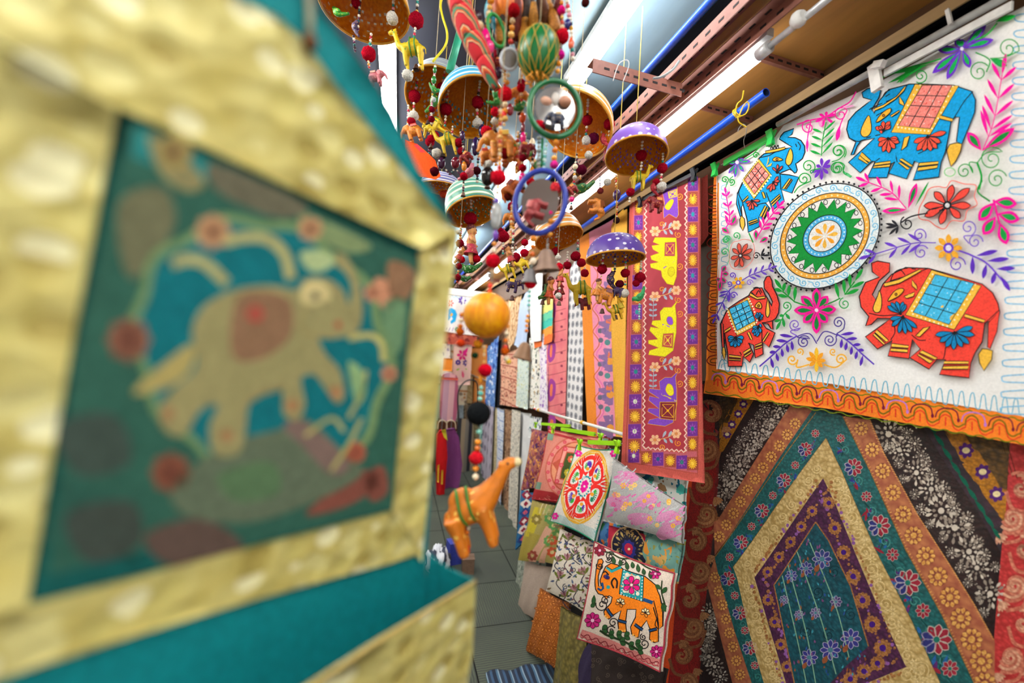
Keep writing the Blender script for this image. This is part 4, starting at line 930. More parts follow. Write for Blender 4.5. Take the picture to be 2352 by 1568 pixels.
# ================================================================ the maroon runner
def runner():
    a = onX(1550, 420, 1.0); c = onX(1530, 1090, .905)
    s = Sheet(c, (0, -1, 0), tuple(a - Vector((c.x, a.y, c.z))), lambda x, y: .003 * math.sin(x * 22) + .003 * math.sin(y * 6 + x * 9), cell=.02)
    Fq = lambda t: T('F', t); salm = cloth('#b9564c', .85)
    s.sheet(Fq('98,195 110,180 440,58 442,700 452,1200 462,1545 300,1520 55,1482 75,1000 90,600'), salm)
    s.poly(Fq('118,178 165,160 160,800 160,1380 85,1390 105,800'), '#b8606a'); s.poly(Fq('375,92 432,70 430,700 425,1400 372,1400 372,700'), '#b8606a'); s.poly(Fq('85,1385 160,1378 372,1400 425,1400 430,1495 85,1440'), '#b8606a'); s.up()
    field = NT('maroon_dye'); field.p(Roughness=.8); g = field.n('TexNoise', Scale=5.0, Detail=3.0); field.l(field.coord(), g.inputs[0]); field.col(field.ramp(g.outputs[0], [(.35, '#8a1c2a'), (.65, '#ae3644')]))
    s.poly(Fq('170,160 372,90 372,700 372,1385 160,1370 166,800'), field.m); s.up()
    # zigzag edges in cream
    def zig(p, q, n, d):
        pts = []
        p = np.array(p); q = np.array(q); u = q - p; nn = np.array([-u[1], u[0]]) / np.hypot(*u)
        for i in range(2 * n + 1): pts.append(tuple(p + u * i / (2 * n) + nn * (2.6 if i % 2 else -2.6) * d))
        s.stroke(pts, 3.2, '#e8c9b8')
    zig(Fq('176,165')[0], Fq('166,1375')[0], 42, 1); zig(Fq('372,95')[0], Fq('370,1388')[0], 44, 1); zig(Fq('166,1372')[0], Fq('372,1390')[0], 9, 1)
    s.stroke(Fq('105,190 98,700 78,1440 428,1500 440,900 436,70'), 1.3, '#8a3a32')
    def sun(c, w, h):
        s.poly([(c[0] - w, c[1] - h), (c[0] + w, c[1] - h * 1.05), (c[0] + w, c[1] + h), (c[0] - w, c[1] + h * 1.05)], '#9a4a3a'); s.up()
        for i in range(14): t = 2 * PI * i / 14; s.leaf((c[0] + w * .2 * math.cos(t), c[1] + h * .2 * math.sin(t)), (c[0] + w * .88 * math.cos(t), c[1] + h * .88 * math.sin(t)), 3, '#e0ae2e', blunt=.2)
        s.disc(c, w * .34, '#f0c850', h * .34, n=9); s.lay -= 1
    def pf(c, w, h, cc):
        s.poly([(c[0] - w, c[1] - h), (c[0] + w, c[1] - h * 1.05), (c[0] + w, c[1] + h), (c[0] - w, c[1] + h * 1.05)], '#6a2c82'); s.up()
        for i in range(8): t = 2 * PI * i / 8; s.leaf(c, (c[0] + w * .8 * math.cos(t), c[1] + h * .8 * math.sin(t)), 3.4, '#8a4aa0')
        s.up(); s.disc(c, w * .34, cc, h * .34, n=9); s.lay -= 2
    rows = [(150, 0)]; 
    for i in range(17):
        y = 205 + i * 72.5
        f = (y - 180) / 1200; w = (20 + 12 * f) * CROP['F'][2]; q = Fq([(143 - 22 * f, y)])[0]
        (sun if i % 2 == 0 else pf)(*((q, w, 16.2) if i % 2 == 0 else (q, w, 16.2, ['#2a8a8a', '#1f7a7a', '#d8e0c0'][0 if i < 9 else (1 if i < 13 else 2)])))
    for i in range(18):
        y = 88 + i * 74.5; q = Fq([(406 - 2 * i / 18, y)])[0]
        if i % 2 == 1: sun(q, 11.6, 16.2)
        else: pf(q, 11.6, 16.2, '#2a8f9a' if i % 4 else '#1f7a7a')
    for i, x in enumerate((118, 180, 236, 295, 352, 404)):
        q = Fq([(x, 1412 + (x - 118) * .13)])[0]; (pf(q, 12.5, 15, ['#d8e0c0', 0, '#26507a', 0, '#1f7a6a', 0][i]) if i % 2 == 0 else sun(q, 13, 15))
    s.up(3)
    def ele(body, col, blk, bcol, xcol, ear, earc, line):
        s.poly(Fq(body), col); s.up(); s.stroke(Fq(body), 1.2, line, True)
        q = Fq(blk); s.poly(q, bcol); s.up(); s.stroke(q, 1.8, line, True); A, B, C, D = [np.array(v) for v in q]; m = (A + B + C + D) / 4
        q2 = [tuple(m + (np.array(v) - m) * .72) for v in q]; s.stroke(q2, 1.4, xcol, True); s.stroke([q2[0], q2[2]], 1.4, xcol); s.stroke([q2[1], q2[3]], 1.4, xcol)
        s.disc(tuple(m), 3, xcol, n=8)
        s.poly(cr(Fq(ear), 4, True), earc); s.up(); s.stroke(cr(Fq(ear), 4, True), 1.2, line, True); s.lay -= 3
    ele('222,350 325,352 330,440 326,540 312,582 280,575 256,540 252,512 202,497 198,478 240,470 205,458 200,440 242,425 212,408 206,390 245,385 212,372', '#e8dc28', '270,374 320,372 318,440 268,440', '#a83058', '#e8b83c', '290,500 310,495 318,520 300,540 285,525', '#d8cc20', '#b89a20')
    ele('332,655 320,682 326,740 325,812 310,900 270,930 190,920 195,900 240,886 190,866 190,850 236,845 195,802 200,785 242,792 205,772 210,755 250,752 246,712 265,690 302,690', '#e6dc26', '262,818 312,815 308,888 256,880', '#b84a48', '#ecd040', '285,735 305,740 310,770 290,775 278,755', '#8a4ac0', '#b89a20')
    ele('335,998 322,1030 328,1090 328,1160 310,1250 270,1268 185,1256 195,1236 242,1226 185,1196 190,1180 240,1182 190,1142 195,1120 242,1132 190,1100 195,1084 246,1090 242,1050 270,1030 302,1030', '#7d46b4', '246,1150 326,1150 322,1238 244,1230', '#7a2030', '#e8b020', '285,1062 306,1072 312,1110 292,1118 274,1092', '#ece030', '#d8a83c')
    ele('255,120 330,98 336,240 326,256 290,236 264,258 262,220 268,180', '#7d46b4', '285,130 328,115 328,150 290,160', '#e8d838', '#8a40b0', '270,200 300,165 312,175 290,215', '#ece030', '#d8a83c')
    s.stroke(Fq('262,500 320,460'), 2.2, '#8a50b8'); s.stroke(Fq('250,770 312,790'), 3, '#8a50b8'); s.stroke(Fq('246,1110 326,1145'), 2.6, '#e0c838')
    for y, d in ((308, 0), (625, 0), (968, 0), (1322, 0)):
        for x, yy, r in ((222, y + 12, 13), (325, y - 18, 12)):
            s.flower(Fq([(x, yy)])[0], r, 6, '#e8b890', 8); s.up(); s.disc(Fq([(x, yy)])[0], 3.6, '#d88a50'); s.lay -= 1
        s.stroke(cr(Fq([(222, y + 12), (270, y + 4), (325, y - 18)]), 5), 1.6, '#e0a860')
        for k, (x, sg) in enumerate(((258, -1), (262, 1), (285, -1), (290, 1))): s.leaf(Fq([(x, y + 2)])[0], Fq([(x + 18, y - 2 + sg * 30)])[0], 6, '#a8b4c0', blunt=.6)
        if y > 400 and y < 1200:
            for k in range(4):
                for sg in (-1, 1): s.leaf(Fq([(212, y + 30 + k * 26)])[0], Fq([(212 + sg * 20, y + 22 + k * 26)])[0], 5, '#9aaab8')
            s.stroke(Fq([(215, y + 20), (212, y + 125)]), 1.4, '#9aaab8')
        s.spiral(Fq([(255, y - 22 if y < 1200 else y + 48)])[0], 7, '#e0962c', 1.8, 1.4, 1); s.spiral(Fq([(335, y + 28)])[0], 8, '#e0962c', 1.8, 1.4, 4)
    for y in (150, 490, 720, 1060): s.spiral(Fq([(342, y)])[0], 8, '#e0962c', 1.8, 1.5, 2)
    ob = s.build('embroidered_runner'); tag(ob, 'long maroon runner embroidered with yellow and purple elephants and a sunburst border', 'runner')
    # loose flap of the next runner behind on its right
    s = Sheet(onX(1625, 540, 1.03), (0, -1, 0), (0, 0, 1), lambda x, y: .004 * math.sin(x * 60), cell=.01)
    s.sheet(T('F', '446,62 476,44 478,340 446,385'), cloth('#a84c44')); s.stroke(T('F', '452,70 450,380'), 1, '#7a2a26')
    b = s.build('folded_edge', ob); b.location = (0, 0, 0)
runner()
# ---------------------------------------------------------------- hangers and clips
def hook(m, p, q, r=.0013, mat=None):
    """wire hook from bar point p up to q"""
    p = Vector(p); q = Vector(q); u = (q - p)
    pts = [p, p + u * .35, p + u * .6 + Vector((0, -.012, 0)), p + u * .85 + Vector((0, -.016, 0)), q + Vector((0, -.006, .004)), q + Vector((0, .008, 0)), q + Vector((0, .014, -.010))]
    m.tube([Vector(t) for t in cr(pts, 5)], r, mat or solid('#b9babb', .3, .8), 6)
def clip(parent, c, d, up, mat, w=.018, h=.04):
    """sprung clip: two jaws and a wire loop"""
    m = MB(); c = Vector(c); d = Vector(d).normalized(); up = Vector(up).normalized(); n = d.cross(up).normalized()
    for sg in (-1, 1):
        a = c + n * (sg * .004) + up * h * .5; b = c + n * (sg * .005) - up * h * .5
        q = [a + d * w * .5, c + n * sg * .009 + d * w * .5, b + d * w * .5]
        m.beam(a + n * sg * .006, c, w, .006, mat, up=d.cross(up)); m.beam(c, b, w, .006, mat, up=d.cross(up))
    return m.build('clip', parent)
GREEN = NT('green_plastic'); GREEN.col('#3fcf63'); GREEN.p(Roughness=.25); GREEN.b.inputs['Subsurface Weight'].default_value = .2; GREEN = GREEN.m
LIME = NT('lime_plastic'); LIME.col('#a6e02a'); LIME.p(Roughness=.3); LIME = LIME.m
BLKP = solid('#2b3038', .4); CLEARW = solid('#eceae6', .25)
def bar_hanger(label, a, b, mat, clips, hk=None, th=.014, group=None, ch=.045):
    a = Vector(a); b = Vector(b); t = empty('clip_hanger', (a + b) / 2, label, 'hanger', group)
    d = (b - a).normalized(); m = MB(); m.beam(a, b, .010, th, mat); m.build('bar', t)
    m = MB(); m.beam(a - d * .014, b + d * .014, .004, .004, solid('#b9babb', .3, .8)); m.build('rod', t)
    for f in clips: clip(t, a + (b - a) * f + Vector((-.012, 0, -ch * .25)), d, (0, 0, 1), mat, .018, ch)
    if hk:
        m = MB(); c = (a + b) / 2 + Vector((0, 0, th / 2)); hook(m, c, hk); m.build('hook', t)
    return t
bar_hanger('translucent green clip hanger at the top left corner of the elephant cloth', onX(1664, 375, 1.03), onX(1764, 318, 1.03), GREEN, (-.18, 1.12), onX(1703, 290, 1.0), .018)
bar_hanger('dark grey clip hanger holding the maroon runner', onX(1478, 458, .985), onX(1592, 400, .985), BLKP, (-.02, 1.06), None, .014)
t = empty('white_clip_hanger', onX(2080, 130, 1.02), 'white plastic rail hanger with a clip above the large blue elephant', 'hanger')
m = MB(); m.tube([onX(1786, 286, 1.02), onX(1900, 222, 1.02), onX(2400, -58, 1.02)], .0075, GREYW, 14); m.build('rail', t)
m = MB(); m.beam(onX(2032, 168, 1.012), onX(2326, 12, 1.012), .006, .016, CLEARW); m.build('bar', t)
m = MB(); m.beam(onX(2006, 148, 1.0), onX(2016, 206, 1.0), .020, .010, CLEARW, up=(1, 0, 0)); m.beam(onX(2008, 150, .99), onX(2030, 146, .99), .014, .014, CLEARW); m.build('clip', t)
m = MB(); m.beam(onX(2176, 22, 1.0), onX(2184, 56, 1.0), .006, .006, CLEARW, up=(1, 0, 0)); m.build('tab', t)
# ================================================================ printed cloth materials (pattern in metres along the cloth)
def m_print(name, base, cols, kind='floral', scale=40.0, thr=.42, rough=.85, stretch=(1, 1, 1), base2=None, metal=0.0):
    if name in MATS: return MATS[name]
    n = NT(name); n.p(Roughness=rough, Metallic=metal); n.b.inputs['Specular IOR Level'].default_value = .3
    uv = n.mapping(n.coord('UV'), stretch)
    nz = n.n('TexNoise', Scale=scale * .35, Detail=3.0); n.l(uv, nz.inputs[0])
    b = n.ramp(nz.outputs[0], [(.35, base), (.65, base2 or base)]) if base2 else None
    bs = b if b is not None else base
    def pal(src, k):
        return n.ramp(src, [(i / len(cols) if i else 0.0, c) for i, c in enumerate(cols)], 'CONSTANT')
    if kind == 'floral':
        dn = n.n('TexNoise', Scale=scale * 1.3, Detail=2.0); n.l(uv, dn.inputs[0])
        w = n.mix(.06 if scale > 20 else .1, uv, dn.outputs['Color'], 'ADD')
        v = n.n('TexVoronoi', Scale=scale); n.l(w, v.inputs['Vector'])
        sp = n.n('SeparateColor'); n.l(v.outputs['Color'], sp.inputs[0])
        c = pal(sp.outputs[0], 0); m = n.math('LESS_THAN', v.outputs['Distance'], thr)
        col = n.mix(m, bs, c)
        v2 = n.n('TexVoronoi', Scale=scale * 2.3); n.l(w, v2.inputs['Vector']); sp2 = n.n('SeparateColor'); n.l(v2.outputs['Color'], sp2.inputs[0])
        m2 = n.math('MULTIPLY', n.math('LESS_THAN', v2.outputs['Distance'], thr * .75), n.math('GREATER_THAN', sp2.outputs[1], .5))
        col = n.mix(m2, col, pal(sp2.outputs[0], 1))
    elif kind == 'dots':
        v = n.n('TexVoronoi', Scale=scale); v.inputs['Randomness'].default_value = .12; n.l(uv, v.inputs['Vector'])
        d = n.n('TexNoise', Scale=scale * 4, Detail=1.0); n.l(uv, d.inputs[0])
        dd = n.math('ADD', v.outputs['Distance'], n.math('MULTIPLY', n.math('SUBTRACT', d.outputs[0], .5), .25))
        col = n.mix(n.math('LESS_THAN', dd, thr), bs, n.mix(n.math('LESS_THAN', dd, thr * .45), cols[0], cols[-1]))
    elif kind == 'rows':
        sx = n.n('SeparateXYZ'); n.l(uv, sx.inputs[0])
        r = n.math('FRACT', n.math('MULTIPLY', sx.outputs[1], scale * .22))
        v = n.n('TexVoronoi', Scale=scale); n.l(uv, v.inputs['Vector']); sp = n.n('SeparateColor'); n.l(v.outputs['Color'], sp.inputs[0])
        m = n.math('MULTIPLY', n.math('LESS_THAN', v.outputs['Distance'], thr), n.math('GREATER_THAN', r, .22))
        col = n.mix(m, bs, pal(sp.outputs[0], 0))
        col = n.mix(n.math('LESS_THAN', r, .10), col, cols[0])
    elif kind == 'stripes':
        sx = n.n('SeparateXYZ'); n.l(uv, sx.inputs[0])
        r = n.math('FRACT', n.math('MULTIPLY', n.math('ADD', sx.outputs[0], n.math('MULTIPLY', nz.outputs[0], .01)), scale))
        col = pal(r, 0)
    elif kind == 'leafy':
        wv = n.n('TexWave', wave_type='BANDS', Scale=scale * .25, Distortion=9.0, Detail=2.0); wv.inputs['Detail Scale'].default_value = 1.6; n.l(uv, wv.inputs[0])
        v = n.n('TexVoronoi', Scale=scale); n.l(uv, v.inputs['Vector']); sp = n.n('SeparateColor'); n.l(v.outputs['Color'], sp.inputs[0])
        col = n.mix(n.math('GREATER_THAN', wv.outputs[0], .72), bs, cols[0]); col = n.mix(n.math('LESS_THAN', v.outputs['Distance'], thr), col, pal(sp.outputs[0], 0))
    elif kind == 'plain': col = bs
    n.col(col)
    f = n.n('TexNoise', Scale=500.0, Detail=1.0); n.l(uv, f.inputs[0]); n.bump(f.outputs[0], .15, .001)
    MATS[name] = n.m; return n.m
# ================================================================ cushions
CUSH = {}
def cushion(label, corners, X, mat, pattern=None, tilt=.22, yaw=-.12, bulge=.045, group='cushions heaped along the right wall', border=None, trim=None, cell=.012, eps=.00012):
    cx = sum(p[0] for p in corners) / 4; cy = sum(p[1] for p in corners) / 4
    o = onX(cx, cy, X); n = Vector((-1, yaw, tilt)).normalized(); eu = Vector((0, 0, 1)).cross(n).normalized(); ev = n.cross(eu)
    if eu.y > 0: eu = -eu
    s = Sheet(o, tuple(eu), tuple(ev), None, cell=cell, eps=eps)
    Q = [np.array(s.ab(p)) for p in corners]          # TL TR BR BL
    def uvq(a, b):
        p = np.array((a, b)); u = v = .5
        for _ in range(5):
            f = (Q[0] * (1 - u) + Q[1] * u) * (1 - v) + (Q[3] * (1 - u) + Q[2] * u) * v - p
            du = (Q[1] - Q[0]) * (1 - v) + (Q[2] - Q[3]) * v; dv = (Q[3] - Q[0]) * (1 - u) + (Q[2] - Q[1]) * u
            D = du[0] * dv[1] - du[1] * dv[0]
            if abs(D) < 1e-12: break
            u -= (f[0] * dv[1] - f[1] * dv[0]) / D; v -= (du[0] * f[1] - du[1] * f[0]) / D
        return u, v
    def h0(a, b):
        u, v = uvq(a, b); x = max(0.0, 1 - (2 * u - 1) ** 2); y = max(0.0, 1 - (2 * v - 1) ** 2)
        return bulge * (x * y) ** .55 + .0035 * math.sin(19 * u + 7 * v) * min(1, 3 * x * y)
    xs = [q[0] for q in Q]; ys = [q[1] for q in Q]; x0, x1, y0, y1 = min(xs) - .02, max(xs) + .02, min(ys) - .02, max(ys) + .02; NG = 56
    G = [[h0(x0 + (x1 - x0) * i / NG, y0 + (y1 - y0) * j / NG) for j in range(NG + 2)] for i in range(NG + 2)]
    def h(a, b):
        fx = min(max((a - x0) / (x1 - x0), 0), 1) * NG; fy = min(max((b - y0) / (y1 - y0), 0), 1) * NG; i = int(fx); j = int(fy); fx -= i; fy -= j
        return (G[i][j] * (1 - fx) + G[i + 1][j] * fx) * (1 - fy) + (G[i][j + 1] * (1 - fx) + G[i + 1][j + 1] * fx) * fy
    out = []
    for k in range(4):
        a = np.array(corners[k], float); b = np.array(corners[(k + 1) % 4], float); c = np.array((cx, cy))
        for i in range(8):
            t = i / 8; p = a + (b - a) * t; out.append(tuple(p + (c - p) * .055 * math.sin(PI * t)))
    s.h = h; s.uvq = uvq
    if isinstance(mat, str): mat = cloth(mat)
    s.sheet(out, mat, .012)
    def B(u, v):  # cushion coordinates to pixel (u right, v down)
        c4 = [np.array(c, float) for c in corners]
        return tuple((c4[0] * (1 - u) + c4[1] * u) * (1 - v) + (c4[3] * (1 - u) + c4[2] * u) * v)
    s.B = B; s.corners = corners
    if pattern: pattern(s)
    ob = s.build('cushion'); tag(ob, label, 'cushion', group)
    if trim:   # corded edge
        m = MB(); m.tube([Vector(s.w(*s.ab(p), .001)) for p in out], .0028, cloth(trim), 6, closed=True); m.build('piping', ob, (0, 0, 0))
    return ob
def pat_suzani(s):
    B = s.B; C = B(.47, .47); e = lambda r, t: B(.47 + r * math.cos(t), .47 + r * .93 * math.sin(t))
    ring = lambda r, n=28: [e(r, 2 * PI * i / n) for i in range(n)]
    for i in range(34): s.stroke([B(.03 + .94 * i / 33, .985), B(.03 + .94 * i / 33, .88)], 1.2, '#6fb7bd')
    for i in range(20): s.stroke([B(.97, .1 + .85 * i / 20), B(.93, .1 + .85 * i / 20)], 1.2, '#6fb7bd')
    s.up(); s.poly(ring(.475), '#f3ba45'); s.up(); s.poly(ring(.415), '#f6efe6'); s.up()
    for k in range(12): s.stroke([e(.435, k * .52), e(.455, k * .52 + .26), e(.435, k * .52 + .5)], 2, '#f6d9a0')
    red = '#e8332c'
    for k in range(6):
        t = 2 * PI * k / 6 + .3
        pts = [e(.16, t - .5), e(.27, t - .52), e(.36, t - .44), e(.40, t - .18), e(.40, t + .18), e(.36, t + .44), e(.27, t + .52), e(.16, t + .5)]
        s.poly(cr(pts, 3, True), red); s.up()
        for d in (-.42, -.34, -.26, .26, .34, .42): s.leaf(e(.33, t + d * 1.25), e(.445, t + d * 1.15), 3.2, red, blunt=.1)
        q = [e(.19, t - .2), e(.27, t - .36), e(.34, t - .30), e(.345, t), e(.34, t + .30), e(.27, t + .36), e(.19, t + .2)]
        s.poly(cr(q, 3, True), '#f6f0ea'); s.up(); c = e(.225, t)
        for i in range(11):
            f = -1.5 + 3.0 * i / 10; col = '#3fae49' if (i < 4) == (k % 2 == 0) else ('#5b2fa8' if k % 3 else '#2e8a6a')
            p1 = e(.225 + .105 * math.cos(f * .8), t + .30 * math.sin(f)); s.stroke([tuple(np.array(c) + (np.array(p1) - np.array(c)) * .4), p1], 2.2, col)
        s.disc(c, 4.4, '#f2a52e', n=8); s.lay -= 2
    s.up(3); s.poly(ring(.19), red); s.up()
    star = [e(.185 if i % 2 else .135, 2 * PI * i / 20) for i in range(20)]
    s.poly(star, '#f6f0ea'); s.up()
    for i in range(18): s.disc(e(.125, 2 * PI * i / 18), 2.6, '#2f9aa6', n=7)
    for i in range(8): s.leaf(C, e(.085, 2 * PI * i / 8), 8, '#ee1c9a', blunt=1.3)
    for p in ((.10, .10), (.06, .92), (.92, .05)): s.flower(B(*p), 9, 6, '#e6279a', 6)
    s.up(); s.disc(C, 2.5, '#f6f0ea')
def pat_elephant(s):
    P = lambda t: T('H', t); bk = '#1c1214'; orn = '#f0861f'; blu = '#1d4a7a'; tl = '#2a9a9c'
    # border scroll along the foot
    s.poly(P('1455,1020 1480,960 1700,1040 2180,1230 2170,1300'), '#d98a86'); s.up()
    s.wave(P('1470,1000')[0], P('2170,1270')[0], 3.4, 9, '#8a2a34', 2.2); s.wave(P('1465,1025')[0], P('2165,1295')[0], 2, 14, '#b03040', 1.6)
    body = '1625,330 1605,420 1595,520 1600,600 1625,640 1665,650 1700,690 1720,655 1750,670 1740,720 1675,800 1680,830 1720,870 1760,830 1830,790 1800,900 1808,960 1840,985 1880,990 1870,900 1885,780 1965,780 1960,850 1915,940 1925,1000 1985,1035 2000,960 2060,880 2090,960 2085,1050 2130,1080 2165,1070 2160,900 2120,760 2150,880 2165,960 2195,930 2195,780 2180,660 2140,560 2040,480 1850,420 1800,380 1740,365 1690,395 1665,450 1640,520 1650,570 1630,575 1625,480 1650,400 1670,350 1655,325'
    s.poly(P(body), orn); s.up(); s.stroke(P(body), 2.4, bk, True)
    s.poly(P('1845,420 2035,480 2025,710 1815,640'), tl); s.poly(P('1870,450 2005,492 1995,665 1845,620'), '#e2cfc0'); s.up(2)
    s.stroke(P('1845,420 2035,480 2025,710 1815,640'), 2, bk, True); q = P('1925,560')[0]
    for i in range(6): t = 2 * PI * i / 6 + .5; s.leaf(q, (q[0] + 21 * math.cos(t), q[1] + 21 * math.sin(t)), 12, '#d81f7c', bk, 1.2, blunt=1.4)
    for c in ('1885,465', '1980,490', '1980,640', '1865,615'): s.disc(P(c)[0], 4.4, '#f4ead8', n=8)
    for i in range(8):
        for a, b in (((1860, 430), (1835, 630)), ((2022, 490), (2012, 690)), ((1830, 645), (2010, 700))): s.disc(P([(a[0] + (b[0] - a[0]) * i / 7, a[1] + (b[1] - a[1]) * i / 7)])[0], 1.8, '#cfe8ea', n=6)
    s.up(2); s.disc(q, 3.4, '#f4d8d0')
    s.stroke(P('2030,690 2115,720'), 8, blu); s.stroke(P('1690,470 1720,500'), 8, blu); s.stroke(P('1700,400 1745,440 1830,400'), 6, tl); s.stroke(P('1705,395 1750,425 1820,390'), 2, bk)
    s.stroke(cr(P('1765,590 1745,540 1770,500 1795,530 1790,590'), 4), 4, bk); s.stroke(cr(P('1668,450 1690,440 1720,470'), 4), 3, bk); s.disc(P('1700,490')[0], 8, '#6a1a34', 5, .4); s.up(); s.disc(P('1706,492')[0], 4, '#16286a', n=8); s.disc(P('1715,580')[0], 4.4, tl, n=8)
    s.stroke(P('1620,590 1650,610 1670,590 1660,540'), 5, blu)
    for a, b in (('1705,775 1755,845', 8), ('1805,880 1880,900', 8), ('1955,915 2025,965', 8), ('2080,975 2150,955', 8)): s.stroke(P(a), b, bk); s.up(); s.stroke(P(a), b * .45, blu); s.lay -= 1
    for c in ('1825,720', '2050,810'):
        q = P(c)[0]
        for t in (-2.4, -1.57, -.7, 0.2, 1.3, 2.9): s.leaf(q, (q[0] + 11 * math.cos(t), q[1] + 11 * math.sin(t)), 6, '#f6e2b4' if t < 0.5 else '#f09a3c', bk, 1.3, blunt=1.3)
    s.stroke(cr(P('2125,700 2150,820 2160,900'), 4), 2, bk); s.stroke(cr(P('2145,870 2135,920 2165,960'), 4), 2, bk)
    for c in ((1815, 965), (1840, 975), (1865, 970), (1940, 1010), (1965, 1025), (2110, 1065), (2140, 1060), (1690, 840), (1705, 855)): s.disc(P([c])[0], 2.6, '#f8b860', n=7)
    # vines and blossoms around
    vine = '#2c3a1e'
    s.stroke(cr(P('1650,250 1750,280 1830,320 1950,330 2060,400 2180,450'), 6), 3.4, vine)
    for x, y, d in ((1760, 300, 1), (1820, 330, -1), (1880, 350, 1), (1930, 350, -1), (1980, 370, 1), (2030, 410, -1), (2090, 430, 1)):
        s.leaf(P([(x, y)])[0], P([(x + 10, y + 75 * (1 if d > 0 else .8))])[0], 9, '#2f5230', vine, 1); 
    for c, r in ((('1730,300'), 11), ('1850,350', 9), ('1640,390', 9), ('1720,330', 8), ('1660,740', 15), ('1760,900', 12), ('1740,970', 11), ('2040,1090', 13), ('1690,700', 11), ('2030,1030', 8)): s.spiral(P(c)[0], r, bk, 2.2, 1.5, len(c) * 1.7 + r)
    s.stroke(cr(P('2200,520 2195,620 2210,720 2190,800'), 5), 3, vine)
    for a, b in (('2195,600', '2140,560'), ('2200,640', '2240,580'), ('2200,720', '2205,800'), ('1590,650', '1580,740'), ('1600,720', '1560,760')): s.leaf(P(a)[0], P(b)[0], 9, '#2f5a30', vine, 1)
    for c, r, k in (('2140,460', 13, 6), ('1575,880', 19, 8), ('2150,1160', 15, 8), ('1640,250', 14, 7)): s.flower(P(c)[0], r, k, '#c2247a' if c[0] != '1' or r > 15 else '#8a2034', r * .6, ol='#5a1030'); s.up(3); s.disc(P(c)[0], r * .22, '#f0c0d8'); s.lay -= 3
    s.stroke(cr(P('1640,970 1700,1010 1780,1040 1880,1080 1990,1150'), 6), 5, '#24361c')
    for x, y in ((1660, 960), (1720, 1010), (1790, 1010), (1860, 1020), (1900, 1110), (1960, 1090), (1980, 1150), (1820, 1070)): s.leaf(P([(x, y)])[0], P([(x + 45, y - 35)])[0], 11, '#2f5a30', '#1c2c16', 1); s.leaf(P([(x, y)])[0], P([(x + 50, y + 30)])[0], 10, '#2f5a30', '#1c2c16', 1)
def pat_crewel(s):
    B = s.B; rnd = random.Random(11)
    for (u, v, sc) in ((.25, .12, 1), (.7, .2, .9), (.3, .42, 1), (.72, .5, 1.1), (.2, .72, 1), (.6, .78, 1.1), (.9, .85, .9), (.45, .28, .7), (.92, .35, .8), (.1, .5, .8), (.4, .93, .9)):
        c = B(u, v); a = rnd.uniform(-.7, .7) - PI / 2; r = 19 * sc
        for k, col in ((-.75, '#6f7a2e'), (-.3, '#b0848a'), (.1, '#7f4a4e'), (.45, '#b0848a'), (.9, '#6f7a2e')): s.leaf(c, (c[0] + r * math.cos(a + k), c[1] + r * math.sin(a + k)), 6 * sc, col, blunt=.5)
        s.stroke(cr([c, (c[0] - 6, c[1] + 12 * sc), (c[0] + 4, c[1] + 26 * sc), (c[0] + 12, c[1] + 34 * sc)], 5), 2.2, '#3a3440')
        s.spiral((c[0] + 15 * sc, c[1] + 20 * sc), 7 * sc, '#3f4048', 1.9, 1.3, rnd.uniform(0, 6))
    for _ in range(130):
        c = B(rnd.uniform(.04, .96), rnd.uniform(.04, .96)); a = rnd.uniform(0, 6.3); L = rnd.uniform(7, 13); s.leaf(c, (c[0] + L * math.cos(a), c[1] + L * math.sin(a)), 4.2, rnd.choice(['#4a5478', '#5b6430', '#8a5a5e', '#3a3a4a', '#7a7a38', '#5a6a8a']))
def pat_mandala(s):
    B = s.B; cx, cy = .56, .47
    e = lambda r, t: B(cx + r * math.cos(t), cy + r * .95 * math.sin(t))
    s.poly([B(.0, .86), B(1, .86), B(1, 1), B(0, 1)], '#a02a2e'); s.up()
    for r, c in ((.47, '#d2705f'), (.45, '#e89a8e'), (.385, '#c8604a')): s.poly([e(r, 2 * PI * i / 24) for i in range(24)], c); s.up()
    for i in range(8): t = 2 * PI * i / 8; s.poly([e(.365, t), e(.365, t + PI / 8), e(.365, t + PI / 4), e(.27, t + PI / 8)], '#e8a07c' if i % 2 else '#e27f72')
    s.up(); q = [(-.25, -.25), (.25, -.25), (.25, .25), (-.25, .25)]
    for k, c in ((1.0, '#c0543e'), (.93, '#eda69a'), (.72, '#c0543e'), (.66, '#4c5a2a')): s.poly([B(cx + x * k, cy + y * k * 1.1) for x, y in q], c); s.up()
    for x, y in ((-.21, -.21), (0, -.22), (.21, -.21), (.21, 0), (.21, .21), (0, .22), (-.21, .21), (-.21, 0)): s.flower(B(cx + x, cy + y * 1.1), 6, 6, '#e0566a', 4)
    for i in range(20): s.flower(e(.42, 2 * PI * i / 20), 4.6, 6, '#e0566a', 3)
    for x, y, c in ((-.07, -.1, '#e06a4a'), (.08, -.1, '#d0c040'), (-.07, .09, '#d0c040'), (.08, .1, '#e06a4a')):
        s.flower(B(cx + x, cy + y), 9, 8, c, 6); s.up(); s.disc(B(cx + x, cy + y), 3, '#f0e0b0'); s.lay -= 1
    for u, v in ((.06, .1), (.95, .06), (.05, .8), (.95, .8)): s.poly([B(u - .05, v - .05), B(u + .05, v - .05), B(u + .05, v + .05), B(u - .05, v + .05)], '#7d9a86')
    s.stroke([B(0, .04), B(.5, .09), B(1, .06)], 5, '#b03038')
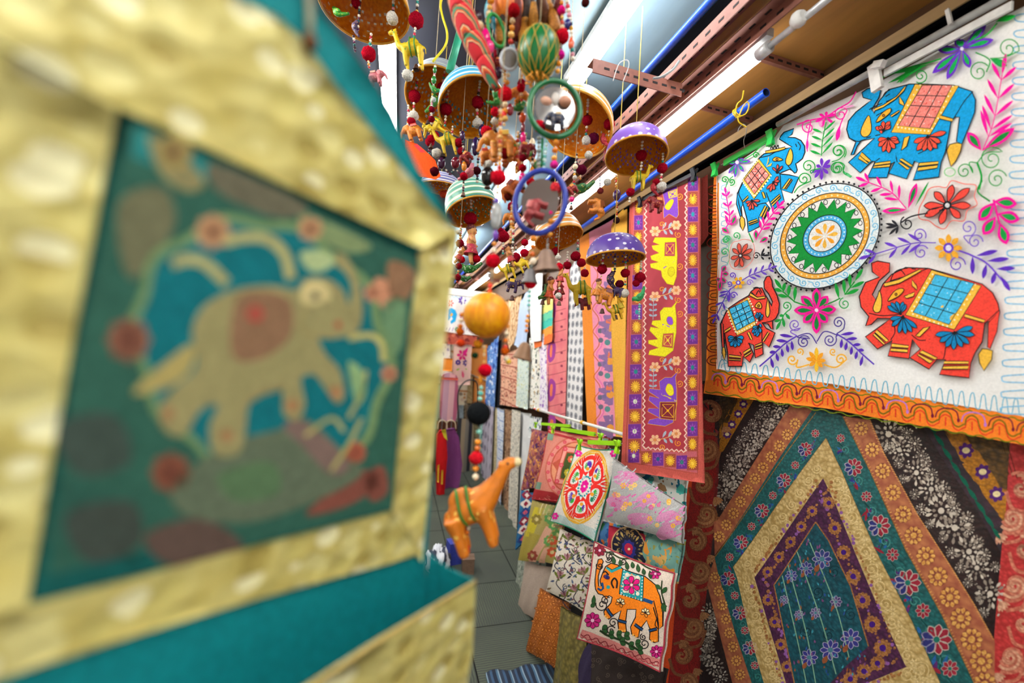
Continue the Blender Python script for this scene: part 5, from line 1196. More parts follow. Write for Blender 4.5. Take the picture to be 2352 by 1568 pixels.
def pat_medallion(s):
    B = s.B; e = lambda r, t: B(.5 + r * .8 * math.cos(t), .42 + r * math.sin(t))
    s.poly([e(.5, 2 * PI * i / 24) for i in range(24)], '#c0a070'); s.up(); s.poly([e(.47, 2 * PI * i / 24) for i in range(24)], '#141428'); s.up()
    for i in range(14): t = 2 * PI * i / 14; s.leaf(e(.27, t), e(.43, t), 5, '#b0965a'); s.leaf(e(.25, t + .2), e(.33, t + .2), 4, '#7a6a3a')
    s.poly([e(.22 if i % 2 else .18, 2 * PI * i / 20) for i in range(20)], '#23286e'); s.up(); s.poly([e(.13, 2 * PI * i / 12) for i in range(12)], '#a01c3c'); s.up(); s.disc(e(0, 0), 3, '#e8d8a0')
def pat_pinkgrey(s):
    B = s.B; rnd = random.Random(2)
    for u, v in ((.2, .2), (.5, .35), (.82, .5), (.15, .62), (.45, .75), (.8, .85)): 
        c = B(u, v); s.poly(cr([(c[0] + (20 + 12 * rnd.random()) * math.cos(t), c[1] + (12 + 8 * rnd.random()) * math.sin(t)) for t in np.linspace(0, 2 * PI, 10)[:-1]], 3, True), '#c88aac')
    s.up()
    for _ in range(90):
        c = B(rnd.uniform(.03, .97), rnd.uniform(.03, .97)); a = -.5 + rnd.uniform(-.4, .4); L = rnd.uniform(8, 18); s.stroke([c, (c[0] + L * math.cos(a), c[1] - L * math.sin(a) * -1)], rnd.uniform(2, 4), rnd.choice(['#d06aa2', '#c98ab4', '#9aa0a2', '#b8bcbc', '#d88ab8']))
    s.up()
    for _ in range(22): s.flower(B(rnd.uniform(.05, .95), rnd.uniform(.05, .95)), rnd.uniform(4, 8), 6, rnd.choice(['#e8b04a', '#e8b04a', '#d86a9a', '#f0c878']), 4)
    for _ in range(20):
        c = B(rnd.uniform(.05, .95), rnd.uniform(.05, .95)); s.leaf(c, (c[0] + rnd.uniform(-9, 9), c[1] + rnd.uniform(-7, 7)), 3, rnd.choice(['#c85a94', '#8a9a98']))
def pat_animals(s):
    B = s.B
    s.poly([B(0, .5), B(.45, .55), B(.3, 1), B(0, 1)], '#a8984a'); s.poly([B(.12, .1), B(.4, .1), B(.25, .6), B(.05, .6)], '#c8b83c'); s.up()
    for q in ('.55,.38 .75,.42 .62,.7 .48,1 .28,1 .42,.68', '.62,.75 .75,.72 .72,1 .55,1'):
        v = [float(t) for t in q.replace(',', ' ').split()]; s.poly([B(a, b) for a, b in zip(v[::2], v[1::2])], '#d8a890')
    s.up()
    for u, v, c in ((.6, .25, '#5f9a5a'), (.75, .35, '#5f9a5a'), (.85, .3, '#9a5a58'), (.8, .6, '#c85a3a'), (.7, .62, '#6aa05a'), (.35, .9, '#9a4a3a'), (.85, .8, '#c85a3a'), (.9, .5, '#5f8a4a'), (.55, .12, '#a8b070'), (.25, .3, '#8a7a3a')): s.flower(B(u, v), 13, 7, c, 8); s.disc(B(u, v), 5, '#d8c890')
    for i in range(14): s.stroke([B(.3 + .05 * i, .02), B(.25 + .05 * i, .2)], 2, '#d8c8a0' if i % 2 else '#b0a060')
def pat_ikat(s):
    B = s.B
    for i in range(6):
        v = .08 + i * .16; s.poly([B(.5, v - .1), B(.95, v), B(.5, v + .1), B(.05, v)], ['#8a2238', '#e8dcd4', '#26407a'][i % 3]); s.up(); s.poly([B(.5, v - .05), B(.7, v), B(.5, v + .05), B(.3, v)], ['#e8dcd4', '#8a2238', '#c85a6a'][i % 3])
def pat_brocade(s):
    B = s.B
    m = sheen('#e8a254', '#c87a34', .4, .3, 200)
    for i in range(4):
        for j in range(5):
            c = B(.14 + .24 * i, .1 + .2 * j)
            for k in range(6): t = 2 * PI * k / 6 + .2; s.leaf((c[0] + 3 * math.cos(t), c[1] + 3 * math.sin(t)), (c[0] + 12 * math.cos(t), c[1] + 14 * math.sin(t)), 4.6, m, '#8a4a18', 1.4)
def pat_dark(s):
    B = s.B; rnd = random.Random(8)
    for _ in range(60): s.spiral(B(rnd.uniform(.03, .97), rnd.uniform(.03, .97)), rnd.uniform(4, 8), '#5d5048', 1.3, 1.4, rnd.uniform(0, 6))
c = cushion
c('dark purple and gold brocade cushion on the far lime hanger', [(1222, 984), (1302, 990), (1246, 1122), (1196, 1126)], .95, m_print('purple_gold', '#6a3040', ['#c9884a', '#4a2450', '#d8a05a', '#8a4a7a', '#7a2a3c'], 'floral', 34, .5, base2='#b8745a'), bulge=.03)
c('pink and coral patchwork mandala cushion with a red lower edge', [(1260, 985), (1400, 1006), (1352, 1166), (1222, 1146)], .905, '#d98c7c', pat_mandala, bulge=.035, trim='#a83038')
c('white suzani cushion with red hand-shaped petals and a magenta centre', [(1326, 1022), (1420, 1032), (1366, 1243), (1264, 1196)], .85, '#f0e9e1', pat_suzani, bulge=.04, trim='#2a8a6a')
c('teal and white floral cushion tucked behind the pink and grey one', [(1432, 1072), (1578, 1092), (1572, 1190), (1430, 1150)], .955, m_print('teal_white', '#d8dcd4', ['#2f8f86', '#4fb0a4', '#8a6a4a', '#2a6f8a'], 'floral', 22, .4), bulge=.02)
c('pink and grey floral cushion lying slanted below the maroon runner', [(1408, 1052), (1572, 1162), (1566, 1248), (1384, 1196)], .875, '#a9a8a6', pat_pinkgrey, bulge=.045)
c('teal cushion with orange rosettes beside the red quilt border', [(1478, 1216), (1570, 1238), (1552, 1340), (1470, 1300)], .90, m_print('teal_orange', '#6f9a90', ['#d08a3a', '#8a8a4a', '#c8a060', '#4a7a78'], 'floral', 20, .42), bulge=.03)
c('blue and green floral cushion corner under the white suzani cushion', [(1366, 1186), (1424, 1202), (1434, 1268), (1356, 1244)], .885, m_print('blue_floral', '#4a78a8', ['#d87a3a', '#3f8a5a', '#28508a', '#d0c0a0'], 'floral', 26, .42), bulge=.03)
c('crimson cushion with a navy medallion above the orange elephant', [(1398, 1206), (1496, 1228), (1496, 1350), (1388, 1292)], .865, '#a0203a', pat_medallion, bulge=.03)
c('olive cushion with pink animals and green trees', [(1222, 1148), (1300, 1162), (1276, 1296), (1190, 1286)], .90, '#a89a5e', pat_animals, bulge=.035)
c('narrow blue and crimson ikat cushion at the far end of the heap', [(1197, 1124), (1226, 1130), (1214, 1240), (1183, 1262)], .965, '#2f6a94', pat_ikat, bulge=.025)
c('grey-green patterned cushion under the olive animal cushion', [(1190, 1284), (1240, 1292), (1214, 1386), (1178, 1378)], .905, m_print('grey_green', '#8f958a', ['#5a625a', '#b0b4a4', '#6a7a6a'], 'floral', 40, .4), bulge=.025)
c('plain taupe cushion above the orange brocade', [(1206, 1286), (1272, 1302), (1240, 1430), (1187, 1402)], .87, '#b3a295', None, bulge=.035)
c('cream crewel cushion embroidered with olive and mauve vines', [(1286, 1214), (1378, 1248), (1362, 1420), (1254, 1356)], .84, '#e6dccd', pat_crewel, bulge=.045)
c('orange brocade cushion standing on the floor', [(1240, 1350), (1308, 1386), (1288, 1545), (1207, 1494)], .805, sheen('#c9772c', '#9a5520', .5, .25, 180), pat_brocade, bulge=.04)
c('olive gold satin cushion beside the orange brocade', [(1288, 1392), (1352, 1420), (1330, 1610), (1268, 1585)], .79, sheen('#8f8248', '#5f5630', .35, .35, 60), None, bulge=.03)
c('dark violet cushion at the foot of the heap', [(1336, 1470), (1392, 1482), (1372, 1640), (1310, 1604)], .82, '#332a44', None, bulge=.03)
c('black-brown embroidered cushion under the orange elephant', [(1358, 1468), (1530, 1536), (1512, 1670), (1348, 1630)], .835, '#2f2624', pat_dark, bulge=.03)
c('cream cushion with a large orange elephant and dark vines', [(1366, 1244), (1550, 1316), (1516, 1542), (1326, 1466)], .785, '#e3d3c4', pat_elephant, bulge=.05, trim='#a8404a')
# lime hangers and the pole they hang from
pa = onX(1226, 938, .93); pb = onX(1470, 1008, .93)
t = empty('hanging_pole', (pa + pb) / 2, 'white pole with yellow bands and a red tip above the cushions', 'pole')
d = (pb - pa).normalized(); m = MB(); m.tube([pa + d * .05, pb], .0075, WHITE, 14); m.build('shaft', t)
m = MB(); m.tube([pa, pa + d * .05], [.003, .0085], solid('#e2453a', .4), 12); m.build('tip', t)
for px in (1238, 1338):
    f = (px - 1226) / 244.0; q = Vector(onX(px, 938 + 70 * f, .93)); m = MB(); m.tube([q - d * .012, q + d * .012], .0105, solid('#e8b62a', .4), 12); m.build('band', t)
bar_hanger('lime clip hanger farthest along the white pole over the purple cushion', onX(1244, 973, .925), onX(1310, 978, .925), LIME, (-.18,), None, .016, None, .035)
bar_hanger('lime clip hanger over the pink mandala cushion', onX(1290, 985, .885), onX(1366, 997, .885), LIME, (-.25, 1.2), None, .018, None, .04)
bar_hanger('lime clip hanger gripping the white suzani cushion', onX(1352, 1015, .835), onX(1424, 1018, .835), LIME, (-.25, 1.0), None, .018, None, .05)
m = MB(); m.box((1.04, 1.64, 0), (1.24, 2.5, .85), solid('#15110f', .9)); tag(m.build('display_bench'), 'near-black bench behind the heaped cushions', 'bench')  # one near-black block filling the space behind the cushions
# ================================================================ scarves hung in two rows along the right wall
FR = random.Random(21)
def scarf(label, quad, X, mat, wave=.010, freq=40, group='scarves along the right wall', draw=None, name='hanging_scarf', cell=.03, kind_cat='scarf'):
    cx = sum(p[0] for p in quad) / 4; cy = sum(p[1] for p in quad) / 4; ph = FR.random() * 6
    s = Sheet(onX(cx, cy, X), (0, -1, 0), (0, 0, 1), lambda a, b: wave * math.sin(a * freq + ph + b * 1.5) * (1 - .35 * math.sin(b * 3 + ph)), cell=cell)
    if isinstance(mat, str): mat = cloth(mat)
    s.sheet(quad, mat, .002)
    if draw: draw(s)
    return tag(s.build(name), label, kind_cat, group)
def d_pinkele(s):
    I = lambda t: T('I', t)
    s.poly([(1330, 520), (1352, 505), (1372, 1010), (1350, 1004)], '#ea9038'); s.up()
    pts = []
    for i in range(9): y = 560 + i * 52; x = 1362 + (y - 560) * .02; pts += [(x, y), (x + 9, y + 13), (x + 9, y + 26), (x, y + 38), (x - 3, y + 46)]
    s.stroke(cr(pts, 3), 2, '#c8642c'); s.stroke([(p[0] + 7, p[1]) for p in cr(pts, 3)], 3, '#e07ab0'); s.up()
    for y0 in (0, 300, 600, -300):
        for q in ('1520,480 1600,490 1605,600 1590,650 1560,690 1520,680 1530,660 1565,640 1540,600 1530,560 1490,565 1485,545 1530,535 1515,510', '1510,790 1600,780 1605,860 1600,990 1560,1000 1540,970 1500,945 1465,945 1465,905 1530,900 1470,870 1470,840 1530,845'):
            P = I([(x, y + y0 + (0 if q[3] == '0' else 0)) for x, y in [(float(a), float(b)) for a, b in (t.split(',') for t in q.split())]])
            s.poly(P, '#8f6f9c'); 
    for y0 in (-300, 0, 300, 600):
        s.up()
        for c, col, r in (((1565, 540), '#e07a5a', 8), ((1575, 900), '#e8a04a', 9), ((1550, 1030), '#5a8a8a', 7), ((1520, 620), '#7a6a94', 6), ((1485, 925), '#6a6a78', 6), ((1490, 1010), '#6a6a78', 6)): s.disc(I([(c[0], c[1] + y0)])[0], r, col, n=9)
        for i in range(6): s.disc(I([(1545 + (i % 3) * 15, 1060 + y0 + i * 14)])[0], 2.2, '#e0b0d0', n=6)
        s.lay -= 1
def d_coral(s):
    for y in range(640, 1000, 24): s.stroke([(1258, y + 6), (1300, y - 4)], 1.6, '#a8505a')
    for y in (690, 780, 870, 950):
        q = cr([(1264, y), (1276, y + 10), (1274, y + 40), (1262, y + 52), (1258, y + 30)], 4, True); s.poly(q, '#9a3f90'); s.up(); s.poly([((p[0] - 1267) * .5 + 1267, (p[1] - y - 26) * .55 + y + 26) for p in q], '#e8805a'); s.lay -= 1
    for y in range(660, 960, 30): s.disc((1290, y), 3, '#8a3048', n=7)
def d_chev(s):
    for i, c in enumerate(('#e8e08a', '#74d0ac', '#4fc6b4', '#f0a04a', '#ee7a3c')):
        y = 692 + i * 18; s.poly([(1226, y + 16), (1270, y), (1268, y + 20), (1228, y + 36)], c)
    s.up()
    for i in range(5): y = 700 + i * 18; s.stroke([(1230 + k * 4.4, y + 12 - (k % 2) * 5 - k * 1.6) for k in range(9)], 1.3, '#3a8a8a' if i < 3 else '#d8542c')
sc = scarf
sc('gold-brown printed scarf half hidden by the maroon runner', [(1424, 500), (1470, 450), (1452, 1010), (1428, 1004)], 1.10, m_print('gold_print', '#c98a4a', ['#a8502c', '#e0b070', '#8a3a2a'], 'leafy', 60, .3))
sc('plain yellow scarf beside the pink elephant scarf', [(1404, 520), (1440, 470), (1436, 1006), (1414, 1002)], 1.06, '#eeb750', .006)
sc('pink scarf with mauve elephants and an orange scalloped edge', [(1334, 540), (1412, 490), (1420, 1002), (1350, 1000)], 1.08, '#eb98b2', .004, 14, draw=d_pinkele, cell=.05)
sc('white scarf printed with grey blossoms', [(1308, 620), (1346, 560), (1336, 990), (1300, 975)], 1.10, m_print('grey_blossom', '#e4e2e2', ['#9a9aa0', '#6f7078'], 'dots', 17, .36), .005, 16)
sc('narrow navy scarf edge next to the grey blossom scarf', [(1296, 640), (1312, 610), (1304, 976), (1292, 970)], 1.12, '#2c2a4e', .005)
sc('coral scarf with violet paisleys', [(1256, 665), (1308, 596), (1298, 975), (1256, 950)], 1.09, m_print('coral', '#d4707a', ['#c05a6a'], 'plain', 20, base2='#e08a88'), .004, 14, draw=d_coral, cell=.05)
sc('scarf with a rainbow of green, yellow and orange zigzags', [(1228, 706), (1270, 676), (1268, 776), (1234, 786)], 1.075, '#efe3a0', .002, 14, draw=d_chev, cell=.05)
sc('white scarf with violet sprigs', [(1240, 772), (1262, 764), (1258, 946), (1238, 940)], 1.085, m_print('violet_sprig', '#efe8ee', ['#9a6ab8', '#c0a0d0', '#7a5a9a'], 'floral', 30, .34))
sc('white scarf with small black and ochre flowers', [(1214, 776), (1242, 772), (1240, 940), (1212, 936)], 1.13, m_print('black_sprig', '#f2efe6', ['#2c2c34', '#c09a4a', '#4a4a58', '#5a7a5a'], 'floral', 26, .34))
sc('bright plain white shawl above the sprigged scarves', [(1216, 640), (1246, 620), (1242, 782), (1220, 786)], 1.06, '#f4f4f2', .005)
sc('pale blue shawl draped aslant behind the lower bell', [(1196, 690), (1222, 650), (1206, 806), (1180, 792)], 1.10, '#c3d4ee', .006)
sc('sandy leaf-print shawl at the far end of the upper row', [(1152, 690), (1204, 650), (1186, 770), (1170, 806)], 1.12, m_print('sand_leaf', '#dcc09a', ['#a87a52', '#7a4f34', '#c8a070'], 'leafy', 24, .3))
sc('pale mint scarf with a grey-blue end', [(1188, 800), (1216, 790), (1212, 940), (1186, 932)], 1.105, m_print('mint', '#d8e2da', ['#b4c8bc', '#9ab0b4', '#c8cc90'], 'floral', 40, .36))
sc('pink and brown block-print scarf', [(1150, 815), (1192, 800), (1188, 936), (1148, 928)], 1.145, m_print('pink_block', '#dcae94', ['#9a4f42', '#b87060', '#6a3c32'], 'rows', 36, .4))
sc('indigo and white tie-dyed scarf', [(1120, 800), (1144, 770), (1138, 944), (1114, 936)], 1.12, m_print('indigo', '#5f86c4', ['#e4ecf6', '#2c4a90', '#8ab0dc'], 'floral', 16, .42))
sc('black scarf beside the indigo one', [(1138, 790), (1152, 780), (1150, 930), (1136, 936)], 1.15, '#20222a', .005)
sc('orange and white scarf left of the red pompom', [(1082, 800), (1122, 790), (1118, 936), (1080, 930)], 1.185, m_print('orange_white', '#efe0c8', ['#e08a3a', '#d05a2c', '#f0c070'], 'stripes', 22, .4))
sc('brown woven scarf under the black handle', [(1056, 868), (1086, 862), (1084, 926), (1056, 926)], 1.15, m_print('brown_weave', '#b59a70', ['#7a5a34', '#d0b88a', '#4a3a24'], 'rows', 50, .4))
low = [('pale blue lower scarf with dark sprigs', 1046, 1064, 925, 1150, m_print('blue_sprig', '#c9d8e4', ['#3a4a6a', '#8aa0b8'], 'floral', 24, .36)), ('brown and black lower scarf', 1062, 1080, 926, 1170, m_print('brown_black', '#b09a80', ['#2c2420', '#7a5a44'], 'floral', 26, .42)),
       ('olive lower scarf with brown figures', 1078, 1100, 928, 1185, m_print('olive_fig', '#8f8462', ['#5a4a30', '#b8a880', '#3a3424'], 'rows', 40, .42)), ('mint green lower scarf behind the black ball', 1098, 1114, 930, 1190, m_print('mint_low', '#b4dcd4', ['#2f7a78', '#7ab8b0'], 'dots', 9, .3)),
       ('lavender grey lower scarf with large round spots', 1110, 1134, 930, 1200, m_print('lav_spot', '#c9c3d2', ['#8a8296', '#8a8296'], 'dots', 6.5, .27)), ('beige lower scarf with small print', 1132, 1146, 934, 1210, m_print('beige_small', '#cbbd96', ['#8a7a4a', '#e4dcc0'], 'floral', 50, .4)),
       ('white lower scarf with a blue running pattern', 1144, 1158, 936, 1215, m_print('white_blue', '#dfe6f0', ['#7a94c4', '#b0c0dc'], 'rows', 46, .36)), ('dark brown lower scarf with a cream hem', 1155, 1180, 938, 1240, m_print('dkbrown', '#a88468', ['#3a2418', '#5f4030', '#c8a888'], 'floral', 36, .44)),
       ('ivory lower scarf covered in tiny dark twigs', 1176, 1196, 940, 1270, m_print('ivory_twig', '#e8e2d4', ['#5a5448', '#7a7a70', '#3a4a5a'], 'floral', 48, .34)), ('plain pale grey lower scarf with a teal flower edge', 1193, 1220, 946, 1230, m_print('paleg', '#dcdcdc', ['#c8ccd0'], 'plain', 20, base2='#eeeeee')),
       ('white lower scarf with teal flowers and a navy fringe', 1216, 1244, 955, 1010, m_print('teal_fl', '#eef0ee', ['#2a2a5a', '#2f6f80'], 'floral', 26, .32))]
for li, (lb, x0, x1, y0, y1, mt) in enumerate(low):
    sc(lb, [(x0, y0), (x1, y0 + 4), (x1 - 6 - (y1 - 1100) * .03, y1 + 8), (x0 - 6 - (y1 - 1100) * .03, y1 - 6)], 1.095 + .026 * (li % 2), mt, .008, 30)
m = MB(); m.tube([(1.17, 1.5, 2.22), (1.17, 6.4, 2.22)], .010, GREYW, 10); tag(m.build('hanging_rail'), 'upper rail that carries the top row of scarves', 'rail')
m = MB(); m.tube([(1.165, 2.9, 1.13), (1.165, 6.4, 1.13)], .010, GREYW, 10); tag(m.build('hanging_rail'), 'lower rail that carries the second row of scarves', 'rail')
# ================================================================ far end of the aisle
def back(label, quad, Y, mat, name, cat, wave=.008, freq=30, draw=None, group=None, parent=None, cell=.05, th=.004):
    cx = sum(p[0] for p in quad) / len(quad); cy = sum(p[1] for p in quad) / len(quad); ph = FR.random() * 6
    s = Sheet(onY(cx, cy, Y), (1, 0, 0), (0, 0, 1), lambda a, b: wave * math.sin(a * freq + ph), cell=cell, eps=.0004)
    if isinstance(mat, str): mat = cloth(mat)
    s.sheet(quad, mat, th)
    if draw: draw(s)
    o = s.build(name, parent)
    return tag(o, label, cat, group) if parent is None else o
def d_far(s):
    s.poly([(1026, 712), (1036, 706), (1046, 712), (1050, 722), (1046, 738), (1036, 744), (1034, 738), (1040, 732), (1036, 726), (1032, 734), (1026, 736)], '#2a9ccf'); s.up()
    s.disc((1036, 722), 4, '#e8a83c'); s.flower((1034, 696), 9, 6, '#d84a5a', 4); s.flower((1062, 690), 10, 7, '#5a3aa0', 5); s.flower((1066, 726), 10, 7, '#e0409a', 5); s.flower((1050, 756), 6, 6, '#3aa04a', 4)
    for i in range(9): s.stroke([(1022 + i * 8, 760), (1026 + i * 8, 752)], 1.6, '#8a6aa0')
    s.wave((1020, 678), (1100, 690), 1.6, 8, '#6aa8c8', 1.4)
back('far white embroidered cloth with a small blue elephant', [(1018, 664), (1120, 676), (1118, 772), (1014, 762)], 4.9, '#efeae6', 'far_wall_cloth', 'wall hanging', draw=d_far)
back('brick red strip below the far white cloth', [(1014, 760), (1096, 772), (1094, 796), (1012, 788)], 4.88, m_print('brick', '#a8503f', ['#7a2a28', '#c87058'], 'floral', 14, .4), 'hanging_pelmet', 'cloth strip')
back('ivory embroidered cloth left of the orange packet', [(1006, 778), (1034, 782), (1034, 862), (1004, 862)], 4.95, m_print('ivory_emb', '#f0e6da', ['#b0a0b0', '#d0b090'], 'floral', 14, .3), 'hanging_cloth', 'cloth')
def d_fl(s):
    s.flower((1062, 815), 13, 6, '#c02a6a', 7); s.up(); s.leaf((1060, 820), (1078, 796), 7, '#d0247a'); s.flower((1052, 832), 7, 7, '#3a2070', 4); s.flower((1070, 833), 8, 7, '#3a2070', 4); s.leaf((1062, 850), (1064, 868), 6, '#d8607a'); s.leaf((1056, 846), (1048, 850), 4, '#8aa83a'); s.leaf((1068, 846), (1076, 850), 4, '#8aa83a')
back('pale pink hanging panel with a magenta and violet bouquet', [(1042, 790), (1084, 792), (1080, 884), (1038, 884)], 4.85, '#d9b4a6', 'bouquet_hanging', 'wall hanging', draw=d_fl)
back('orange packet hung above the pink bag', [(1018, 822), (1040, 823), (1038, 852), (1016, 851)], 4.8, '#f0943a', 'hanging_packet', 'packet', wave=.002)
t = empty('hanging_bag', onY(1032, 910, 4.6), 'pink and mauve fabric bag with a rounded top', 'bag')
back('', cr([(1012, 880), (1016, 862), (1030, 856), (1046, 860), (1052, 876), (1051, 930), (1046, 966), (1030, 970), (1014, 966), (1010, 930)], 4, True), 4.6, m_print('bag_pink', '#d98a9a', ['#e4b4b8', '#b86a84', '#c8a0b0'], 'stripes', 5, .4), 'body', None, .02, 12, parent=t, th=.05)
back('', [(1012, 866), (1052, 868), (1052, 873), (1012, 871)], 4.56, '#c8584a', 'trim_band', None, .004, 12, parent=t, th=.01)
m = MB(); m.tube(cr([onY(1053, 960, 4.5), onY(1052, 905, 4.5), onY(1064, 880, 4.5), onY(1082, 872, 4.5), onY(1096, 882, 4.5), onY(1098, 930, 4.5)], 8), .008, solid('#1d1a1c', .5), 8)
tag(m.build('hanging_hoop'), 'black arched handle beside the black ball', 'handle')
# garments
def garment(label, body, col, Y, hang, cat='dress', extra=()):
    t = empty('hanging_dress', onY(*hang, Y), label, cat)
    back('', body, Y, cloth(col, .7), 'dress_body', None, .03, 38, parent=t, th=.05)
    for nm, q, c2 in extra: back('', q, Y - .06, cloth(c2, .7), nm, None, .01, 30, parent=t, th=.01)
    m = MB(); p = onY(*hang, Y); hook(m, p, p + Vector((0, 0, .12)), .004); m.build('hook', t)
    return t
garment('red hanging dress with yellow print beside the purple one', [(1002, 1000), (1012, 988), (1024, 990), (1028, 1048), (1024, 1090), (1020, 1150), (1003, 1152), (1002, 1080)], '#c8161c', 4.25, (1014, 988), 'dress', [('sash', [(1005, 1070), (1009, 1066), (1008, 1108), (1004, 1106)], '#e8b83a'), ('collar', [(1014, 988), (1024, 986), (1028, 1012), (1020, 1004)], '#d8c83a'), ('print_panel', [(1014, 1080), (1018, 1080), (1017, 1112), (1013, 1112)], '#e8b83a')])
garment('purple long-sleeved dress hanging at the end of the aisle', [(1026, 986), (1044, 984), (1054, 1004), (1062, 1068), (1052, 1132), (1022, 1136), (1020, 1090), (1028, 1030)], '#8a4a84', 4.42, (1036, 984))
back('lavender trousers hanging below the purple dress', [(1000, 1138), (1040, 1134), (1030, 1196), (996, 1200)], 4.37, cloth('#8a7498', .7), 'hanging_trousers', 'trousers', .02, 40, th=.05)
back('black garment hem below the lavender trousers', [(992, 1196), (1016, 1196), (1010, 1258), (990, 1262)], 4.28, cloth('#121216', .7), 'black_skirt', 'skirt', .01, 40, th=.05)
m = MB()
for px in (1016, 1036): m.tube(cr([onY(px - 11, 985, 4.32), onY(px - 9, 970, 4.32), onY(px, 965, 4.32), onY(px + 9, 970, 4.32), onY(px + 11, 985, 4.32)], 5), .006, solid('#d8c8a8', .5), 6)
tag(m.build('hanging_hooks'), 'pair of pale wire hoops above the dresses', 'hook')
back('brown shelf edge behind the wire hoops', [(1002, 966), (1050, 968), (1050, 990), (1002, 990)], 4.5, '#54301f', 'hanging_shelf_cloth', 'cloth', .002)  # one plain brown throughout
back('grey-teal curtain edge just beside the wall pocket', [(984, 880), (1012, 880), (1004, 985), (984, 985)], 4.9, '#6f9a94', 'hanging_curtain', 'curtain', .02, 40)
back('far cream curtain behind the hanging scarves', [(1036, 690), (1088, 690), (1080, 930), (1036, 930)], 6.6, m_print('far_cream', '#d9cdb8', ['#b8845a', '#8a7a6a', '#c8b0a0'], 'rows', 14, .4), 'hanging_curtain', 'curtain', .03, 30)
back('dark wall of folded cloth at the end of the aisle', [(985, 960), (1088, 960), (1084, 1240), (985, 1240)], 5.0, m_print('far_dark', '#5a5650', ['#8a8478', '#3a3a40', '#a09078'], 'stripes', 7, .4), 'hanging_curtain', 'curtain', .03, 30)
m = MB(); a = onY(1022, 668, 4.7); b = onY(1135, 682, 4.7); m.beam(a, b, .10, .07, WHITE); tag(m.build('hanging_light_box'), 'white light box over the far embroidered cloth', 'light box')
# on the floor
m = MB(); p = onZ(1010, 1318, 0); 
def lump(label, px, r, sc3, mat, name, cat):
    p = onZ(*px, 0); m = MB(); vs = []; u, v = 22, 12; fs = []
    for i in range(v + 1):
        th = PI * i / v
        for k in range(u):
            ph = 2 * PI * k / u; rr = r * (1 + .10 * math.sin(3 * ph + 5 * th) + .07 * math.sin(7 * ph - 4 * th))
            vs.append(p + Vector((rr * sc3[0] * math.sin(th) * math.cos(ph), rr * sc3[1] * math.sin(th) * math.sin(ph), max(0, rr * sc3[2] * (1 + math.cos(th)) * .5 * 2))))
    for i in range(v):
        for k in range(u): fs.append((i * u + k, i * u + (k + 1) % u, (i + 1) * u + (k + 1) % u, (i + 1) * u + k))
    m.faces(vs, fs, mat, True); return tag(m.build(name), label, cat)
bun = NT('ink_print'); v = bun.n('TexWave', Scale=5.0, Distortion=14.0, Detail=3.0); bun.l(bun.coord(), v.inputs[0]); bun.col(bun.ramp(v.outputs[0], [(.25, '#3a3f50'), (.42, '#eef2f8')])); bun.p(Roughness=.7)
lump('white cloth bundle with black scribbled print on the floor', (1003, 1318), .085, (1, 1, 1.05), bun.m, 'cloth_bundle', 'bundle')
def carton(label, px, size, col, rz=.2):
    p = onZ(*px, 0); t = empty('carton', p, label, 'box'); t.rotation_euler.z = rz; w, d, h = size
    m = MB(); m.box((-w / 2, -d / 2, 0), (w / 2, d / 2, h), solid(col, .7)); m.build('box_body', t, (0, 0, 0))
    m = MB(); m.box((-w / 2 - .002, -d / 2 - .002, h), (w / 2 + .002, 0, h + .003), solid(col, .6)); m.build('flap', t, (0, 0, 0))
    m = MB(); m.box((-w / 2 - .002, .002, h), (w / 2 + .002, d / 2 + .002, h + .003), solid(col, .6)); m.build('flap', t, (0, 0, 0))
carton('blue box on the floor behind the scribbled bundle', (1041, 1290), (.09, .09, .15), '#3d4aa8')
carton('small brown box on the floor right of the blue one', (1074, 1312), (.08, .08, .10), '#7a6250', -.1)
# the striped mat folded on the floor
m = MB(); q = [onZ(*p, 0) for p in ((1078, 1600), (1150, 1548), (1300, 1536), (1320, 1600))]
mm = NT('blue_stripe_weave'); mm.p(Roughness=.9); sx = mm.n('SeparateXYZ'); mm.l(mm.coord(), sx.inputs[0]); f = mm.math('FRACT', mm.math('MULTIPLY', sx.outputs[0], 17.0)); mm.col(mm.ramp(f, [(0, '#1f2a3c'), (.3, '#4a6a84'), (.45, '#8aa0b0'), (.55, '#2a3648'), (.8, '#3f5a78')], 'CONSTANT'))
x0, x1, y0, y1 = .50, .95, 1.45, 1.86
n = 24; vs = []; fs = []
for k, z in enumerate((0.0, .022)):
    for i in range(n + 1):
        for j in range(n + 1): vs.append((x0 + (x1 - x0) * i / n, y0 + (y1 - y0) * j / n + .01 * math.sin(i * .7), z + (.004 * math.sin(i * .9) * math.sin(j * .8) if k else 0)))
N = (n + 1) ** 2
for i in range(n):
    for j in range(n):
        a = i * (n + 1) + j; fs += [(N + a, N + a + n + 1, N + a + n + 2, N + a + 1), (a, a + 1, a + n + 2, a + n + 1)]
rim = [i * (n + 1) for i in range(n + 1)] + [n * (n + 1) + j for j in range(1, n + 1)] + [i * (n + 1) + n for i in range(n - 1, -1, -1)] + [j for j in range(n - 1, 0, -1)]
for a, b in zip(rim, rim[1:] + rim[:1]): fs.append((a, b, N + b, N + a))
m.faces(vs, fs, mm.m, True); tag(m.build('floor_mat'), 'blue and grey striped mat on the floor at the foot of the cushions', 'mat')
